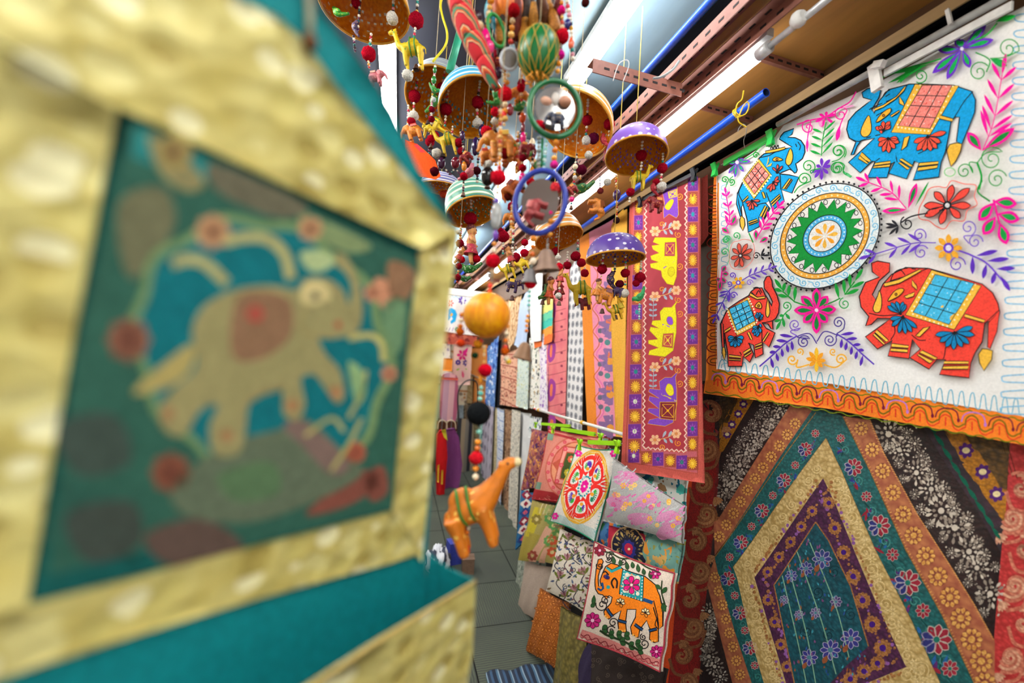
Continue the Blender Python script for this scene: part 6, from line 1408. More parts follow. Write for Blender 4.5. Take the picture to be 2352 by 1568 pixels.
# ================================================================ hanging mobiles
MR = random.Random(4)
WINE = '#a01228'; REDP = '#d2162c'
def pom_mat(h):
    key = ('pom', h)
    if key in MATS: return MATS[key]
    n = NT('wool_' + h.strip('#')); n.p(Roughness=1.0); n.b.inputs['Specular IOR Level'].default_value = .05; pass
    z = n.n('TexNoise', Scale=400.0, Detail=2.0); n.l(n.coord(), z.inputs[0]); c = lin(h); n.col(n.ramp(z.outputs[0], [(.35, tuple(v * .6 for v in c[:3])), (.65, c[:3])])); n.bump(z.outputs[0], .9, .004)
    MATS[key] = n.m; return n.m
def gloss(h, rough=.18, trans=0.0):
    key = ('gloss', h, rough, trans)
    if key in MATS: return MATS[key]
    n = NT('bead_' + h.strip('#')); n.p(Roughness=rough); n.col(h)
    if trans: n.b.inputs['Transmission Weight'].default_value = trans
    MATS[key] = n.m; return n.m
def pom(parent, px, py, d, r, h=WINE):
    c = at(px, py, d); R = 1.08 * r * d / FPX; m = MB(); u, v = 16, 11; vs = []; fs = []
    for i in range(v + 1):
        th = PI * i / v
        for k in range(u):
            ph = 2 * PI * k / u; q = R * (1 + MR.uniform(-.09, .07)) * (1.0 if 0 < i < v else .96)
            vs.append(c + Vector((q * math.sin(th) * math.cos(ph), q * math.sin(th) * math.sin(ph), q * math.cos(th) * .93)))
    for i in range(v):
        for k in range(u): fs.append((i * u + k, i * u + (k + 1) % u, (i + 1) * u + (k + 1) % u, (i + 1) * u + k))
    m.faces(vs, fs, pom_mat(h), True); m.bm.verts.ensure_lookup_table(); bmesh.ops.remove_doubles(m.bm, verts=m.bm.verts, dist=1e-6)
    o = m.build('pompom', parent); 
    if h not in (WINE,): o['label'] = {REDP: 'bright red pompom', '#f2ece0': 'white pompom', '#16161a': 'black ball'}.get(h, 'wool pompom')
    return o
BSETS = {'mix': ['#f2ead8', '#f2ead8', '#c8304a', '#f2ead8', '#2f8f86', '#e8a0b0', '#f2ead8', '#3a2a2a', '#e8b048'], 'orange': ['#e8922a', '#d8761c', '#f0aa48', '#c8641a'], 'mint': ['#8fd0c0', '#5fb0a4', '#d8eee6'], 'grey': ['#7a7f78', '#5a605a', '#a8aaa0'], 'warm': ['#f0d8b0', '#d88a2a', '#e8b868', '#c03a2a'], 'dark': ['#3a1a24', '#f2ead8', '#5a2a4a', '#2a5a5a'], 'ow': ['#e8922a', '#f0e2c4', '#d8761c', '#d8402c']}
def beads(parent, pts, d, r=3.0, cols='mix', step=None):
    """beaded thread through photo pixels pts at depth d (or list of depths)"""
    dd = d if isinstance(d, (list, tuple)) else [d] * len(pts)
    P = [at(p[0], p[1], q) for p, q in zip(pts, dd)]; m = MB(); m.tube(P, .0005, cloth('#d8c8a8'), 5); cs = BSETS[cols]; n0 = 0
    R = 1.12 * r * sum(dd) / len(dd) / FPX
    for a, b in zip(P, P[1:]):
        L = (b - a).length; k = max(1, int(L / (R * 1.75)))
        for i in range(k): m.ball(a + (b - a) * ((i + .5) / k), R * MR.uniform(.8, 1.1), gloss(cs[n0 % len(cs)]), 7, 5, (1, 1, .85)); n0 += 1 if MR.random() < .7 else 2
    return m.build('bead_string', parent)
def bell(parent, px, py, d, w, h='#8a7260', lean=0.0):
    c = at(px, py, d); k = w * d / FPX / 2; m = MB(); mt = solid(h, .55, .25)
    prof = [(.0, .95), (.18, .95), (.36, .86), (.55, .6), (.66, .2), (.78, -.35), (.92, -.72), (1.0, -.86), (.96, -.9), (.88, -.8), (.7, -.3), (.56, .25), (.4, .6), (0, .75)]
    ax = Matrix.Rotation(lean, 3, 'Y').to_quaternion()
    m.lathe([(r * k, z * k * .95) for r, z in prof], mt, 22, c, axis=ax); o = m.build('bell', parent)
    m = MB(); m.tube([c + Vector((0, 0, k * .7)), c - Vector((0, 0, k * .8))], k * .03, solid('#4a3a30'), 5); m.ball(c - Vector((0, 0, k * .85)), k * .16, solid('#4a3a30', .5, .3)); q = m.build('clapper', o, (0, 0, 0)); return o
# ---- stuffed figures: one continuous body each
FIG = {}
def blob_mesh(name, shapes, vox):
    m = MB(); mt = solid('#888888')
    for s in shapes:
        if s[0] == 'b': m.ball(s[1], s[2], mt, 16, 12, s[3] if len(s) > 3 else (1, 1, 1))
        else: m.tube(cr(s[1], 4) if len(s[1]) > 2 else s[1], np.interp(np.linspace(0, 1, len(cr(s[1], 4)) if len(s[1]) > 2 else 2), np.linspace(0, 1, len(s[2])), s[2]).tolist(), mt, 12)
    o = m.build('tmp'); md = o.modifiers.new('r', 'REMESH'); md.mode = 'VOXEL'; md.voxel_size = vox; sm = o.modifiers.new('s', 'SMOOTH'); sm.iterations = 4; sm.factor = .5
    dg = bpy.context.evaluated_depsgraph_get(); me = bpy.data.meshes.new_from_object(o.evaluated_get(dg)); me.name = name
    for p in me.polygons: p.use_smooth = True; p.material_index = 0
    me.materials.clear(); bpy.data.objects.remove(o, do_unlink=True)
    return me
def legs(xs, z0, z1, r0, r1, y=.12): return [('t', [(x, sg * y, z0), (x + .01, sg * y, (z0 + z1) / 2), (x - .01, sg * y, z1)], [r0, (r0 + r1) / 2 * .9, r1]) for x in xs for sg in (-1, 1)]
FIG['camel'] = blob_mesh('camel', [('b', (0, 0, 0), .25, (1.35, .75, .8)), ('b', (-.02, 0, .17), .17, (1.1, .6, 1)), ('b', (.22, 0, .02), .18, (1, .8, 1)), ('t', [(.25, 0, .02), (.42, 0, .12), (.50, 0, .36), (.54, 0, .52)], [.14, .10, .075, .07]), ('t', [(.52, 0, .53), (.62, 0, .56), (.74, 0, .52)], [.085, .085, .055]), ('b', (.50, .05, .62), .035), ('b', (.50, -.05, .62), .035), ('t', [(-.32, 0, .06), (-.40, 0, -.02), (-.41, 0, -.2)], [.03, .025, .02])] + legs((-.24, .22), -.05, -.62, .10, .055), .028)
FIG['plump'] = blob_mesh('plump', [('b', (0, 0, 0), .27, (1.3, .8, .88)), ('b', (-.05, 0, .16), .2, (1.2, .6, 1)), ('b', (.2, 0, .05), .23, (1, .8, 1)), ('t', [(.16, 0, .0), (.38, 0, .13), (.60, 0, .28), (.74, 0, .40)], [.25, .19, .12, .10]), ('t', [(.72, 0, .40), (.84, 0, .44), (.96, 0, .42)], [.105, .10, .07]), ('b', (.70, .06, .49), .04), ('b', (.70, -.06, .49), .04), ('t', [(-.34, 0, .06), (-.42, 0, -.04), (-.44, 0, -.2)], [.04, .03, .025])] + legs((-.28, .20), -.02, -.62, .15, .085, .12), .028)
FIG['elephant'] = blob_mesh('elephant', [('b', (-.02, 0, 0), .30, (1.25, .85, .95)), ('b', (.36, 0, .12), .20, (1, .9, 1.05)), ('t', [(.50, 0, .10), (.62, 0, -.02), (.66, 0, -.18), (.74, 0, -.26)], [.10, .075, .06, .045]), ('b', (.28, .19, .10), .15, (.9, .3, 1.15)), ('b', (.28, -.19, .10), .15, (.9, .3, 1.15)), ('t', [(-.36, 0, .05), (-.43, 0, -.05), (-.44, 0, -.22)], [.03, .025, .02])] + legs((-.24, .22), -.08, -.52, .115, .10, .14), .028)
FIG['bird'] = blob_mesh('bird', [('b', (0, 0, 0), .24, (1.3, .8, .85)), ('b', (.30, 0, .18), .13), ('t', [(.2, 0, .08), (.3, 0, .17)], [.15, .12]), ('t', [(.38, 0, .18), (.50, 0, .16)], [.05, .012]), ('t', [(-.25, 0, .0), (-.45, 0, .10), (-.66, 0, .22)], [.13, .10, .07]), ('b', (-.05, .2, .06), .16, (1.2, .28, .7)), ('b', (-.05, -.2, .06), .16, (1.2, .28, .7))], .024)
FIG['puppet'] = blob_mesh('puppet', [('b', (0, 0, .42), .15, (1, 1, 1.1)), ('t', [(0, 0, .3), (0, 0, .1), (0, 0, -.12)], [.10, .16, .13]), ('t', [(0, .12, .22), (.06, .28, .10), (.16, .26, .0)], [.07, .055, .045]), ('t', [(0, -.12, .22), (.06, -.28, .10), (.16, -.26, .0)], [.07, .055, .045]), ('t', [(0, .08, -.1), (.02, .10, -.35), (.05, .10, -.58)], [.09, .075, .06]), ('t', [(0, -.08, -.1), (.02, -.10, -.35), (.05, -.10, -.58)], [.09, .075, .06])], .026)
def fab_mat(h, h2=None, gold='#d8a84a'):
    key = ('fab', h, h2)
    if key in MATS: return MATS[key]
    n = NT('felt_' + h.strip('#')); n.p(Roughness=.5); co = n.coord('Generated')
    v = n.n('TexVoronoi', Scale=9.0); n.l(co, v.inputs['Vector']); sp = n.n('SeparateColor'); n.l(v.outputs['Color'], sp.inputs[0])
    z = n.n('TexNoise', Scale=4.0, Detail=2.0); n.l(co, z.inputs[0]); c = lin(h)
    a = n.ramp(z.outputs[0], [(.4, tuple(x * .75 for x in c[:3])), (.6, c[:3])])
    m = n.math('MULTIPLY', n.math('LESS_THAN', v.outputs['Distance'], .28), n.math('GREATER_THAN', sp.outputs[0], .55))
    n.col(n.mix(m, a, h2 or gold)); MATS[key] = n.m; return n.m
def figure(parent, kind, px, py, d, w, h, h2=None, face=1, tilt=0.0, yaw=0.0, name=None):
    """stuffed figure w photo pixels long; extras: saddle cloth, girth bands, eyes"""
    L = {'plump': 1.4, 'camel': 1.16, 'elephant': 1.18, 'bird': 1.18, 'puppet': 1.15}[kind]
    s = w * d / FPX / L; key = (kind, h, h2)
    if key not in FIG:
        me = FIG[kind].copy(); me.materials.append(fab_mat(h, h2)); FIG[key] = me
    o = bpy.data.objects.new((name or kind.replace('plump', 'camel') + '_figure'), FIG[key]); COL.objects.link(o); o.parent = parent
    r = M3 @ np.array([1.0, 0, 0]); az = math.atan2(r[1], r[0]) + (0 if face > 0 else PI) + yaw
    R = Matrix.Rotation(az, 4, 'Z') @ Matrix.Rotation(tilt, 4, 'Y')
    c = at(px, py, d); o.matrix_basis = Matrix.Translation(c - parent.location) @ R @ Matrix.Scale(s, 4)
    if kind in ('camel', 'plump'):
        m = MB(); 
        for x, col in ((-.10, '#3c7a2c'), (.06, '#3c7a2c')):
            ring = [(x + .01 * math.cos(3 * t), .205 * math.cos(t) * (1.02), .01 + (.225 if math.sin(t) < 0 else .33) * math.sin(t)) for t in np.linspace(0, 2 * PI, 25)[:-1]]
            m.tube(ring, .022, gloss(col, .6), 6, closed=True)
        q = m.build('girth_band', o, (0, 0, 0)) if w > 40 else m.bm.free()
        m = MB()
        for sg in (-1, 1): m.ball((.60, sg * .075, .57) if kind == 'camel' else (.82, sg * .085, .47), .022, gloss('#141414'), 7, 5); 
        m.build('eye', o, (0, 0, 0)) if w > 40 else m.bm.free()
    if kind == 'plump':
        m = MB(); m.ball((.95, 0, .42), .085, fab_mat('#f0dfae'), 12, 9, (1, .95, .85)); m.build('muzzle', o, (0, 0, 0))['label'] = 'cream muzzle'
    if kind == 'elephant' and w > 30:
        m = MB(); pts = [(x, .27 * math.sin(t) * 1.0, .02 + .315 * math.cos(t)) for x in (-.22, -.07, .08) for t in np.linspace(-1.35, 1.35, 11)]
        m.faces(pts, [(i * 11 + j, i * 11 + j + 1, (i + 1) * 11 + j + 1, (i + 1) * 11 + j) for i in range(2) for j in range(10)], gloss(h2 or '#e0b040', .5), True); m.build('saddle_cloth', o, (0, 0, 0))
    if kind == 'puppet':
        m = MB(); m.ball((-.03, 0, .49), .155, fab_mat('#5a1420'), 12, 8, (1, 1.02, .9)); m.build('hat', o, (0, 0, 0))
        m = MB()
        for sg in (-1, 1): m.ball((.135, sg * .055, .44), .02, gloss('#141414'), 7, 5)
        m.ball((.14, 0, .36), .025, gloss('#c02030'), 7, 5, (.6, 1.4, .6)); m.build('face', o, (0, 0, 0))
        m = MB(); m.lathe([(.13, .06), (.17, -.1), (.24, -.28), (.235, -.29), (.16, -.1), (.12, .06)], fab_mat(h2 or '#c02a3a'), 16); m.build('tunic', o, (0, 0, 0))
    return o
# ---- woven basket canopies
def m_dome_in():
    n = NT('orange_basket'); n.p(Roughness=.45); uv = n.coord('UV'); sx = n.n('SeparateXYZ'); n.l(uv, sx.inputs[0])
    u = n.math('MULTIPLY', sx.outputs[0], 34.0); v = n.math('MULTIPLY', sx.outputs[1], 13.0)
    row = n.math('FLOOR', v); uo = n.math('ADD', u, n.math('MULTIPLY', n.math('MODULO', row, 2.0), .5))
    du = n.math('ABSOLUTE', n.math('SUBTRACT', n.math('FRACT', uo), .5)); dv = n.math('ABSOLUTE', n.math('SUBTRACT', n.math('FRACT', v), .5))
    cell = n.n('TexWhiteNoise', noise_dimensions='2D'); cb = n.n('CombineXYZ'); n.l(n.math('FLOOR', uo), cb.inputs[0]); n.l(row, cb.inputs[1]); n.l(cb.outputs[0], cell.inputs['Vector'])
    hole = n.math('MULTIPLY', n.math('LESS_THAN', du, .2), n.math('LESS_THAN', dv, .38))
    hole = n.math('MULTIPLY', hole, n.math('GREATER_THAN', cell.outputs[0], .4)); hole = n.math('MULTIPLY', hole, n.math('MULTIPLY', n.math('LESS_THAN', sx.outputs[1], .62), n.math('GREATER_THAN', sx.outputs[1], .06)))
    nz = n.n('TexNoise', Scale=14.0, Detail=3.0); n.l(n.mapping(uv, (4, 1, 1)), nz.inputs[0])
    n.col(n.ramp(nz.outputs[0], [(.3, '#cc7408'), (.55, '#ee9812'), (.75, '#ffbc38')])); n.bump(nz.outputs[0], .3, .002)
    tl = n.n('BsdfTranslucent'); tl.inputs[0].default_value = lin('#f0981c'); m0 = n.n('MixShader'); m0.inputs[0].default_value = .38; n.l(n.b.outputs[0], m0.inputs[1]); n.l(tl.outputs[0], m0.inputs[2])
    tr = n.n('BsdfTransparent'); mx = n.n('MixShader'); n.l(hole, mx.inputs[0]); n.l(m0.outputs[0], mx.inputs[1]); n.l(tr.outputs[0], mx.inputs[2])
    n.l(mx.outputs[0], n.t.nodes['Material Output'].inputs[0])
    return n.m
BASK = m_dome_in(); RIMG = solid('#e3a63c', .45)
def m_paint(h, motif):
    n = NT('painted_' + h.strip('#')); n.p(Roughness=.4); uv = n.coord('UV')
    if motif == 'dots':
        v = n.n('TexVoronoi', Scale=1.0); v.inputs['Randomness'].default_value = .4; n.l(n.mapping(uv, (24, 7, 1)), v.inputs['Vector']); n.col(n.mix(n.math('LESS_THAN', v.outputs['Distance'], .26), h, '#e8e2f0'))
    else:
        w = n.n('TexWave', bands_direction='Y', Scale=1.0, Distortion=.6, Detail=1.0); n.l(n.mapping(uv, (1.5, 2.2, 1)), w.inputs[0]); n.col(n.ramp(w.outputs[0], [(.2, h), (.6, h), (.75, motif), (.9, '#e8f0e8')]))
    return n.m
PAINT = {'purple': m_paint('#5a3f96', 'dots'), 'lilac': m_paint('#8a62c0', 'dots'), 'blue': m_paint('#4aa8d0', '#a8dcec'), 'green': m_paint('#5a9a8a', '#c8d860'), 'white': m_paint('#c8cfd8', '#b0c0d8'), 'orange': m_paint('#e8a048', '#f0c070'), 'slate': m_paint('#6a70a8', '#c8a0b8')}
def canopy(parent, cx, cy, rx, ry, d, paint, height=.62, lean=0.0):
    """dome whose rim shows as an ellipse rx by ry round (cx,cy) in the photo"""
    c = at(cx, cy, d); R = rx * d / FPX; v = (c - Vector(CAM)).normalized(); el = math.asin(v.z); want = math.asin(min(.97, ry / rx)); tl = want - el
    hz = Vector((v.x, v.y, 0)).normalized(); side = hz.cross(Vector((0, 0, 1)))
    rot = Matrix.Rotation(-tl, 3, side) @ Matrix.Rotation(lean, 3, hz)
    ax = rot.to_quaternion(); H = R * height
    seg, rings = 48, 12
    def shell(rr, mat, name, par, t0, t1, rev=False):
        m = MB(); i0 = m.mi(mat); vv = []; uvl = m.bm.loops.layers.uv.new('UVMap')
        for i in range(rings + 1):
            t = t0 + (t1 - t0) * i / rings; r = rr * math.cos(t) ** .75 if t < PI / 2 - 1e-6 else 0.0; z = H * math.sin(t) * (rr / R)
            vv.append([m.bm.verts.new(c + rot @ Vector((max(r, 1e-4) * math.cos(2 * PI * k / seg), max(r, 1e-4) * math.sin(2 * PI * k / seg), z))) for k in range(seg)])
        for i in range(rings):
            for k in range(seg):
                q = [vv[i][k], vv[i][(k + 1) % seg], vv[i + 1][(k + 1) % seg], vv[i + 1][k]]; uvs = [(k / seg, i / rings), ((k + 1) / seg, i / rings), ((k + 1) / seg, (i + 1) / rings), (k / seg, (i + 1) / rings)]
                if rev: q.reverse(); uvs.reverse()
                f = m.bm.faces.new(q); f.material_index = i0; f.smooth = True
                for lp, u in zip(f.loops, uvs): lp[uvl].uv = (u[0], u[1] if mat != BASK else u[1])
        return m.build(name, par)
    b = shell(R, BASK, 'basket', parent, 0, PI / 2)
    shell(R * 1.02, PAINT[paint], 'painted_top', parent, .03, PI / 2)
    m = MB(); m.tube([c + rot @ Vector((R * 1.01 * math.cos(2 * PI * k / 40), R * 1.01 * math.sin(2 * PI * k / 40), 0)) for k in range(40)], R * .03, RIMG, 8, closed=True); m.build('rim', parent)
    top = c + rot @ Vector((0, 0, H))
    return c, R, rot, top
def mobile(label, cx, cy, rx, ry, d, paint, strings, height=.62, lean=0.0, ztop=2.59, cord='#e8c860'):
    t = empty('hanging_mobile', at(cx, cy, d), label, 'mobile', 'basket canopy mobiles')
    c, R, rot, top = canopy(t, cx, cy, rx, ry, d, paint, height, lean)
    m = MB(); z = ztop if 'tilted' not in label and 'lilac' not in label else 2.49; m.tube([top, Vector((top.x, top.y, z))], .0012, solid(cord, .6), 6); m.build('cord', t)
    run_strings(t, strings, d)
    return t
def run_strings(t, strings, d0):
    for it in strings:
        k = it[0]; a = it[1:]
        if k == 'p': pom(t, a[0], a[1], d0 + (a[4] if len(a) > 4 else 0), a[2], a[3] if len(a) > 3 else WINE)
        elif k == 'w': pom(t, a[0], a[1], d0 + (a[3] if len(a) > 3 else 0), a[2], '#f2ece0')
        elif k == 'b': beads(t, a[0], d0 + (a[3] if len(a) > 3 else 0), a[1] if len(a) > 1 else 3.0, a[2] if len(a) > 2 else 'mix')
        elif k == 'f': figure(t, a[0], a[1], a[2], d0 + (a[8] if len(a) > 8 else 0), a[3], a[4], a[5] if len(a) > 5 else None, a[6] if len(a) > 6 else 1, a[7] if len(a) > 7 else 0)
        elif k == 'l': bell(t, a[0], a[1], d0, a[2], a[3] if len(a) > 3 else '#5a3a30')
        elif k == 'o':   # long oval bead
            m = MB(); c = at(a[0], a[1], d0); s_ = d0 / FPX; m.ball(c, a[2] * s_, gloss(a[4], .2, a[5] if len(a) > 5 else 0), 12, 9, (1, 1, a[3] / a[2])); m.build('bead', t)
CY = '#e6c41f'
mobile('large orange basket mobile cut by the top edge beside the wall pocket', 838, 18, 98, 66, 1.05, 'orange', [
    ('b', [(905, -60), (903, 30)], 3.4), ('w', 901, 42, 13), ('b', [(962, -60), (957, 36)], 3.4), ('p', 956, 47, 16), ('b', [(954, 62), (950, 95)], 3), ('f', 'camel', 948, 112, 84, CY, '#7a9a2a', -1, .12), ('w', 936, 173, 12), ('l', 956, 154, 15, '#4a2a20'),
    ('b', [(853, 75), (849, 112)], 3.2), ('p', 847, 124, 15, '#b8142c'), ('b', [(846, 138), (848, 158)], 3, 'warm'), ('f', 'elephant', 862, 176, 46, '#c87078', '#e0b0a0', 1, -.2), ('b', [(828, -10), (822, 70)], 3, 'dark'), ('f', 'bird', 776, 30, 44, '#3f9a34', '#e8d040', -1, -.3), ('f', 'bird', 815, 62, 42, '#4a3a5a', '#d8a850', -1, -1.4), ('b', [(812, 80), (816, 120)], 3, 'dark'), ('p', 818, 8, 10)], 0.8)
mobile('orange basket mobile with a pale grey top left of the blue-topped one', 1006, 230, 74, 62, 1.32, 'white', [
    ('b', [(1022, 162), (1016, 196)], 3.2), ('p', 1015, 202, 11), ('b', [(960, 180), (953, 212)], 3.2), ('p', 952, 221, 13), ('b', [(951, 234), (950, 256)], 3), ('w', 950, 266, 11), ('f', 'bird', 998, 232, 56, '#3f8a3a', '#e8c83a', 1, -1.25), ('l', 984, 282, 15, '#3a2a2a'), ('f', 'elephant', 950, 300, 54, '#d8862a', '#b03a2a', -1, .3), ('b', [(938, 240), (936, 300)], 2.6), ('p', 945, 278, 9), ('f', 'camel', 1008, 282, 50, CY, '#a8a02a', -1, 1.0), ('b', [(986, 296), (986, 355)], 2.8, 'dark'), ('p', 987, 326, 10), ('w', 982, 362, 8), ('p', 1000, 310, 8)], 1.15, .15)
mobile('orange basket mobile with a blue striped top', 1086, 250, 77, 62, 1.0, 'blue', [
    ('b', [(1030, 205), (1025, 240)], 3.2), ('p', 1024, 251, 13), ('b', [(1024, 264), (1022, 292)], 3), ('f', 'camel', 1028, 322, 62, CY, '#d8b02a', -1, .25), ('w', 1003, 352, 11), ('l', 1018, 356, 13, '#2a1a1a'), ('b', [(1103, 184), (1098, 224)], 3.4), ('p', 1097, 235, 13), ('b', [(1096, 249), (1096, 272)], 3.2), ('w', 1097, 283, 11), ('b', [(1040, 288), (1038, 318)], 2.6), ('b', [(1058, 296), (1056, 330)], 2.6, 'dark'), ('p', 1055, 328, 10), ('p', 1060, 348, 9), ('o', 1106, 300, 7, 16, '#2e1a48'), ('o', 1092, 336, 9, 22, '#2e1a48'), ('b', [(1100, 318), (1096, 420)], 3.2, 'dark'),
    ('o', 1014, 374, 9, 14, '#3a1436'), ('o', 1046, 374, 10, 14, '#6a1024'), ('o', 1076, 372, 8, 14, '#4a1024'), ('b', [(1020, 384), (1034, 402), (1046, 384)], 2.4, 'dark'), ('b', [(1046, 386), (1058, 402), (1072, 384)], 2.4, 'dark'), ('p', 998, 394, 10, '#5a0d20'), ('f', 'bird', 1080, 396, 56, '#e88a9a', '#e8d050', 1, -.9), ('p', 1095, 392, 9, '#4a1420')], 1.05, -.2)
mobile('orange basket mobile with a slate blue top half hidden by the teal edge', 1012, 432, 46, 14, 1.56, 'slate', [('b', [(1026, 420), (1022, 452)], 2.6, 'warm'), ('p', 1018, 446, 8, '#c04a2a')], 0.7, 0)
mobile('orange basket mobile with a green and blue striped top', 1085, 488, 60, 33, 1.22, 'green', [
    ('b', [(1027, 456), (1026, 495)], 3), ('p', 1029, 500, 9), ('b', [(1082, 456), (1082, 486)], 3.2, 'mix'), ('p', 1080, 502, 14), ('f', 'puppet', 1082, 562, 88, '#e0a868', '#c02c4a', 1, .0), ('b', [(1060, 512), (1058, 560)], 2.2), ('p', 1060, 596, 8, REDP), ('p', 1094, 594, 9, REDP), ('f', 'bird', 1078, 618, 56, '#2f7a30', '#e8e0d0', -1, .2), ('f', 'bird', 1066, 640, 40, '#2f6a30', '#d8e0e8', 1, .3), ('b', [(1158, 520), (1158, 533)], 2.6), ('p', 1156, 543, 13), ('b', [(1156, 556), (1155, 585)], 2.8), ('f', 'camel', 1168, 618, 46, CY, '#c8a02a', -1, .35), ('b', [(1185, 560), (1185, 582)], 2.4, 'dark'), ('p', 1184, 591, 11), ('p', 1203, 604, 9), ('f', 'elephant', 1178, 652, 44, '#3a1f4a', '#d0a83a', 1, .1), ('l', 1176, 684, 13, '#5a3a34'), ('p', 1150, 530, 7)], 1.3, -.28)
mobile('large tilted orange basket mobile behind the green ring mirror', 1322, 290, 84, 66, 1.26, 'orange', [
    ('b', [(1351, 226), (1349, 266)], 3.4), ('p', 1349, 276, 11), ('b', [(1348, 288), (1346, 312)], 3.2), ('w', 1347, 322, 10), ('p', 1363, 318, 12, '#5a1030'), ('b', [(1401, 248), (1399, 276)], 3.2), ('p', 1399, 285, 12), ('b', [(1399, 298), (1398, 315)], 3), ('f', 'bird', 1386, 322, 40, '#b83040', '#e8a060', -1, -1.0), ('f', 'elephant', 1402, 350, 46, '#8a1424', '#e0a050', 1, .1, .02), ('b', [(1418, 372), (1416, 396)], 2.8, 'dark'), ('p', 1419, 393, 6, '#3a1420'), ('b', [(1416, 400), (1416, 432)], 3, 'warm'), ('o', 1417, 448, 9, 13, '#3a1a4a'), ('b', [(1417, 462), (1416, 500)], 2.6, 'warm'), ('p', 1416, 506, 7, '#3a2424')], 0.8, .3)
mobile('orange basket mobile with a lilac dotted top under the bright lamp', 1461, 360, 68, 41, 1.04, 'lilac', [
    ('b', [(1476, 322), (1474, 346)], 3.2), ('p', 1473, 357, 12), ('b', [(1474, 370), (1472, 392)], 3), ('f', 'camel', 1466, 408, 54, CY, '#d0c83a', 1, -.05), ('p', 1448, 441, 9, '#a8122c'), ('b', [(1447, 452), (1446, 466)], 2.6), ('b', [(1523, 350), (1522, 374)], 3), ('p', 1521, 386, 11, '#a8122c'), ('b', [(1520, 398), (1518, 416)], 3), ('w', 1519, 429, 11), ('p', 1507, 418, 8), ('f', 'bird', 1500, 432, 36, '#a82030', '#d85a4a', -1, -1.2), ('f', 'elephant', 1508, 466, 48, '#8f1420', '#e0904a', -1, -.1),
    ('b', [(1325, 352), (1324, 376)], 2.6, 'dark'), ('p', 1322, 383, 8, '#5a0d24'), ('p', 1336, 390, 11, '#5a0d28'), ('b', [(1334, 401), (1333, 414)], 2.6, 'warm'), ('f', 'bird', 1333, 434, 64, '#2f6a34', '#c8b84a', -1, .25), ('b', [(1378, 404), (1378, 432)], 2, 'dark'), ('p', 1379, 438, 7, '#7a3030'), ('f', 'elephant', 1374, 474, 52, '#d8842a', '#8a4a1a', 1, 1.45), ('w', 1352, 356, 9), ('w', 1395, 418, 8)], 0.95, -.05)
mobile('orange basket mobile with an orange top behind the blue ring mirror', 1284, 548, 55, 26, 1.36, 'orange', [
    ('b', [(1279, 534), (1277, 566)], 2.8), ('p', 1276, 577, 9), ('b', [(1327, 548), (1327, 575)], 2.8, 'mix'), ('p', 1322, 588, 11), ('p', 1335, 603, 10), ('b', [(1344, 612), (1343, 620)], 2.4), ('p', 1343, 627, 9), ('b', [(1304, 576), (1303, 600)], 2.6), ('p', 1303, 609, 9), ('f', 'camel', 1336, 664, 70, CY, '#c8b83a', -1, .1), ('f', 'elephant', 1344, 694, 40, '#7a1a24', '#5a1018', -1, .1), ('f', 'puppet', 1262, 668, 62, '#e0924a', '#d8502c', 1, .1), ('f', 'puppet', 1286, 662, 56, '#b03038', '#8a1a2a', 1, -.1), ('f', 'bird', 1250, 676, 42, '#2f6a2a', '#e0a83a', -1, 1.2), ('l', 1278, 672, 13), ('l', 1246, 694, 12)], 1.05, -.3)
mobile('orange basket mobile with a purple dotted top in front of the maroon runner', 1413, 595, 65, 18, 1.15, 'purple', [
    ('b', [(1386, 582), (1384, 608)], 3), ('p', 1383, 618, 11), ('b', [(1381, 630), (1380, 646)], 2.8, 'warm'), ('f', 'puppet', 1373, 666, 50, '#e8b070', '#d8862a', 1, .1), ('f', 'elephant', 1392, 676, 56, '#dd8a2c', '#8a5a5a', -1, -.2), ('b', [(1413, 586), (1412, 626)], 2.8, 'dark'), ('f', 'bird', 1402, 642, 50, '#2e1a3e', '#d8a83a', -1, -1.3), ('p', 1423, 652, 9, '#5a1020'), ('f', 'elephant', 1418, 668, 34, '#2e1a48', '#4a2a5a', 1, .1), ('b', [(1437, 586), (1437, 618)], 2.8), ('p', 1436, 627, 10), ('b', [(1436, 638), (1436, 656)], 2.6, 'mix'), ('w', 1434, 673, 10), ('f', 'puppet', 1424, 696, 46, '#d8a82a', '#c8b02a', 1, -.2), ('f', 'camel', 1414, 712, 44, '#dfae22', '#d8862a', -1, .3), ('b', [(1473, 597), (1471, 626)], 2.8), ('p', 1470, 637, 12), ('p', 1461, 650, 8), ('f', 'bird', 1469, 682, 46, '#2f9a5a', '#4ac07a', -1, .9), ('b', [(1469, 696), (1468, 735)], 2.6, 'mint'), ('l', 1383, 714, 13), ('l', 1414, 728, 12)], 0.85, -.08)
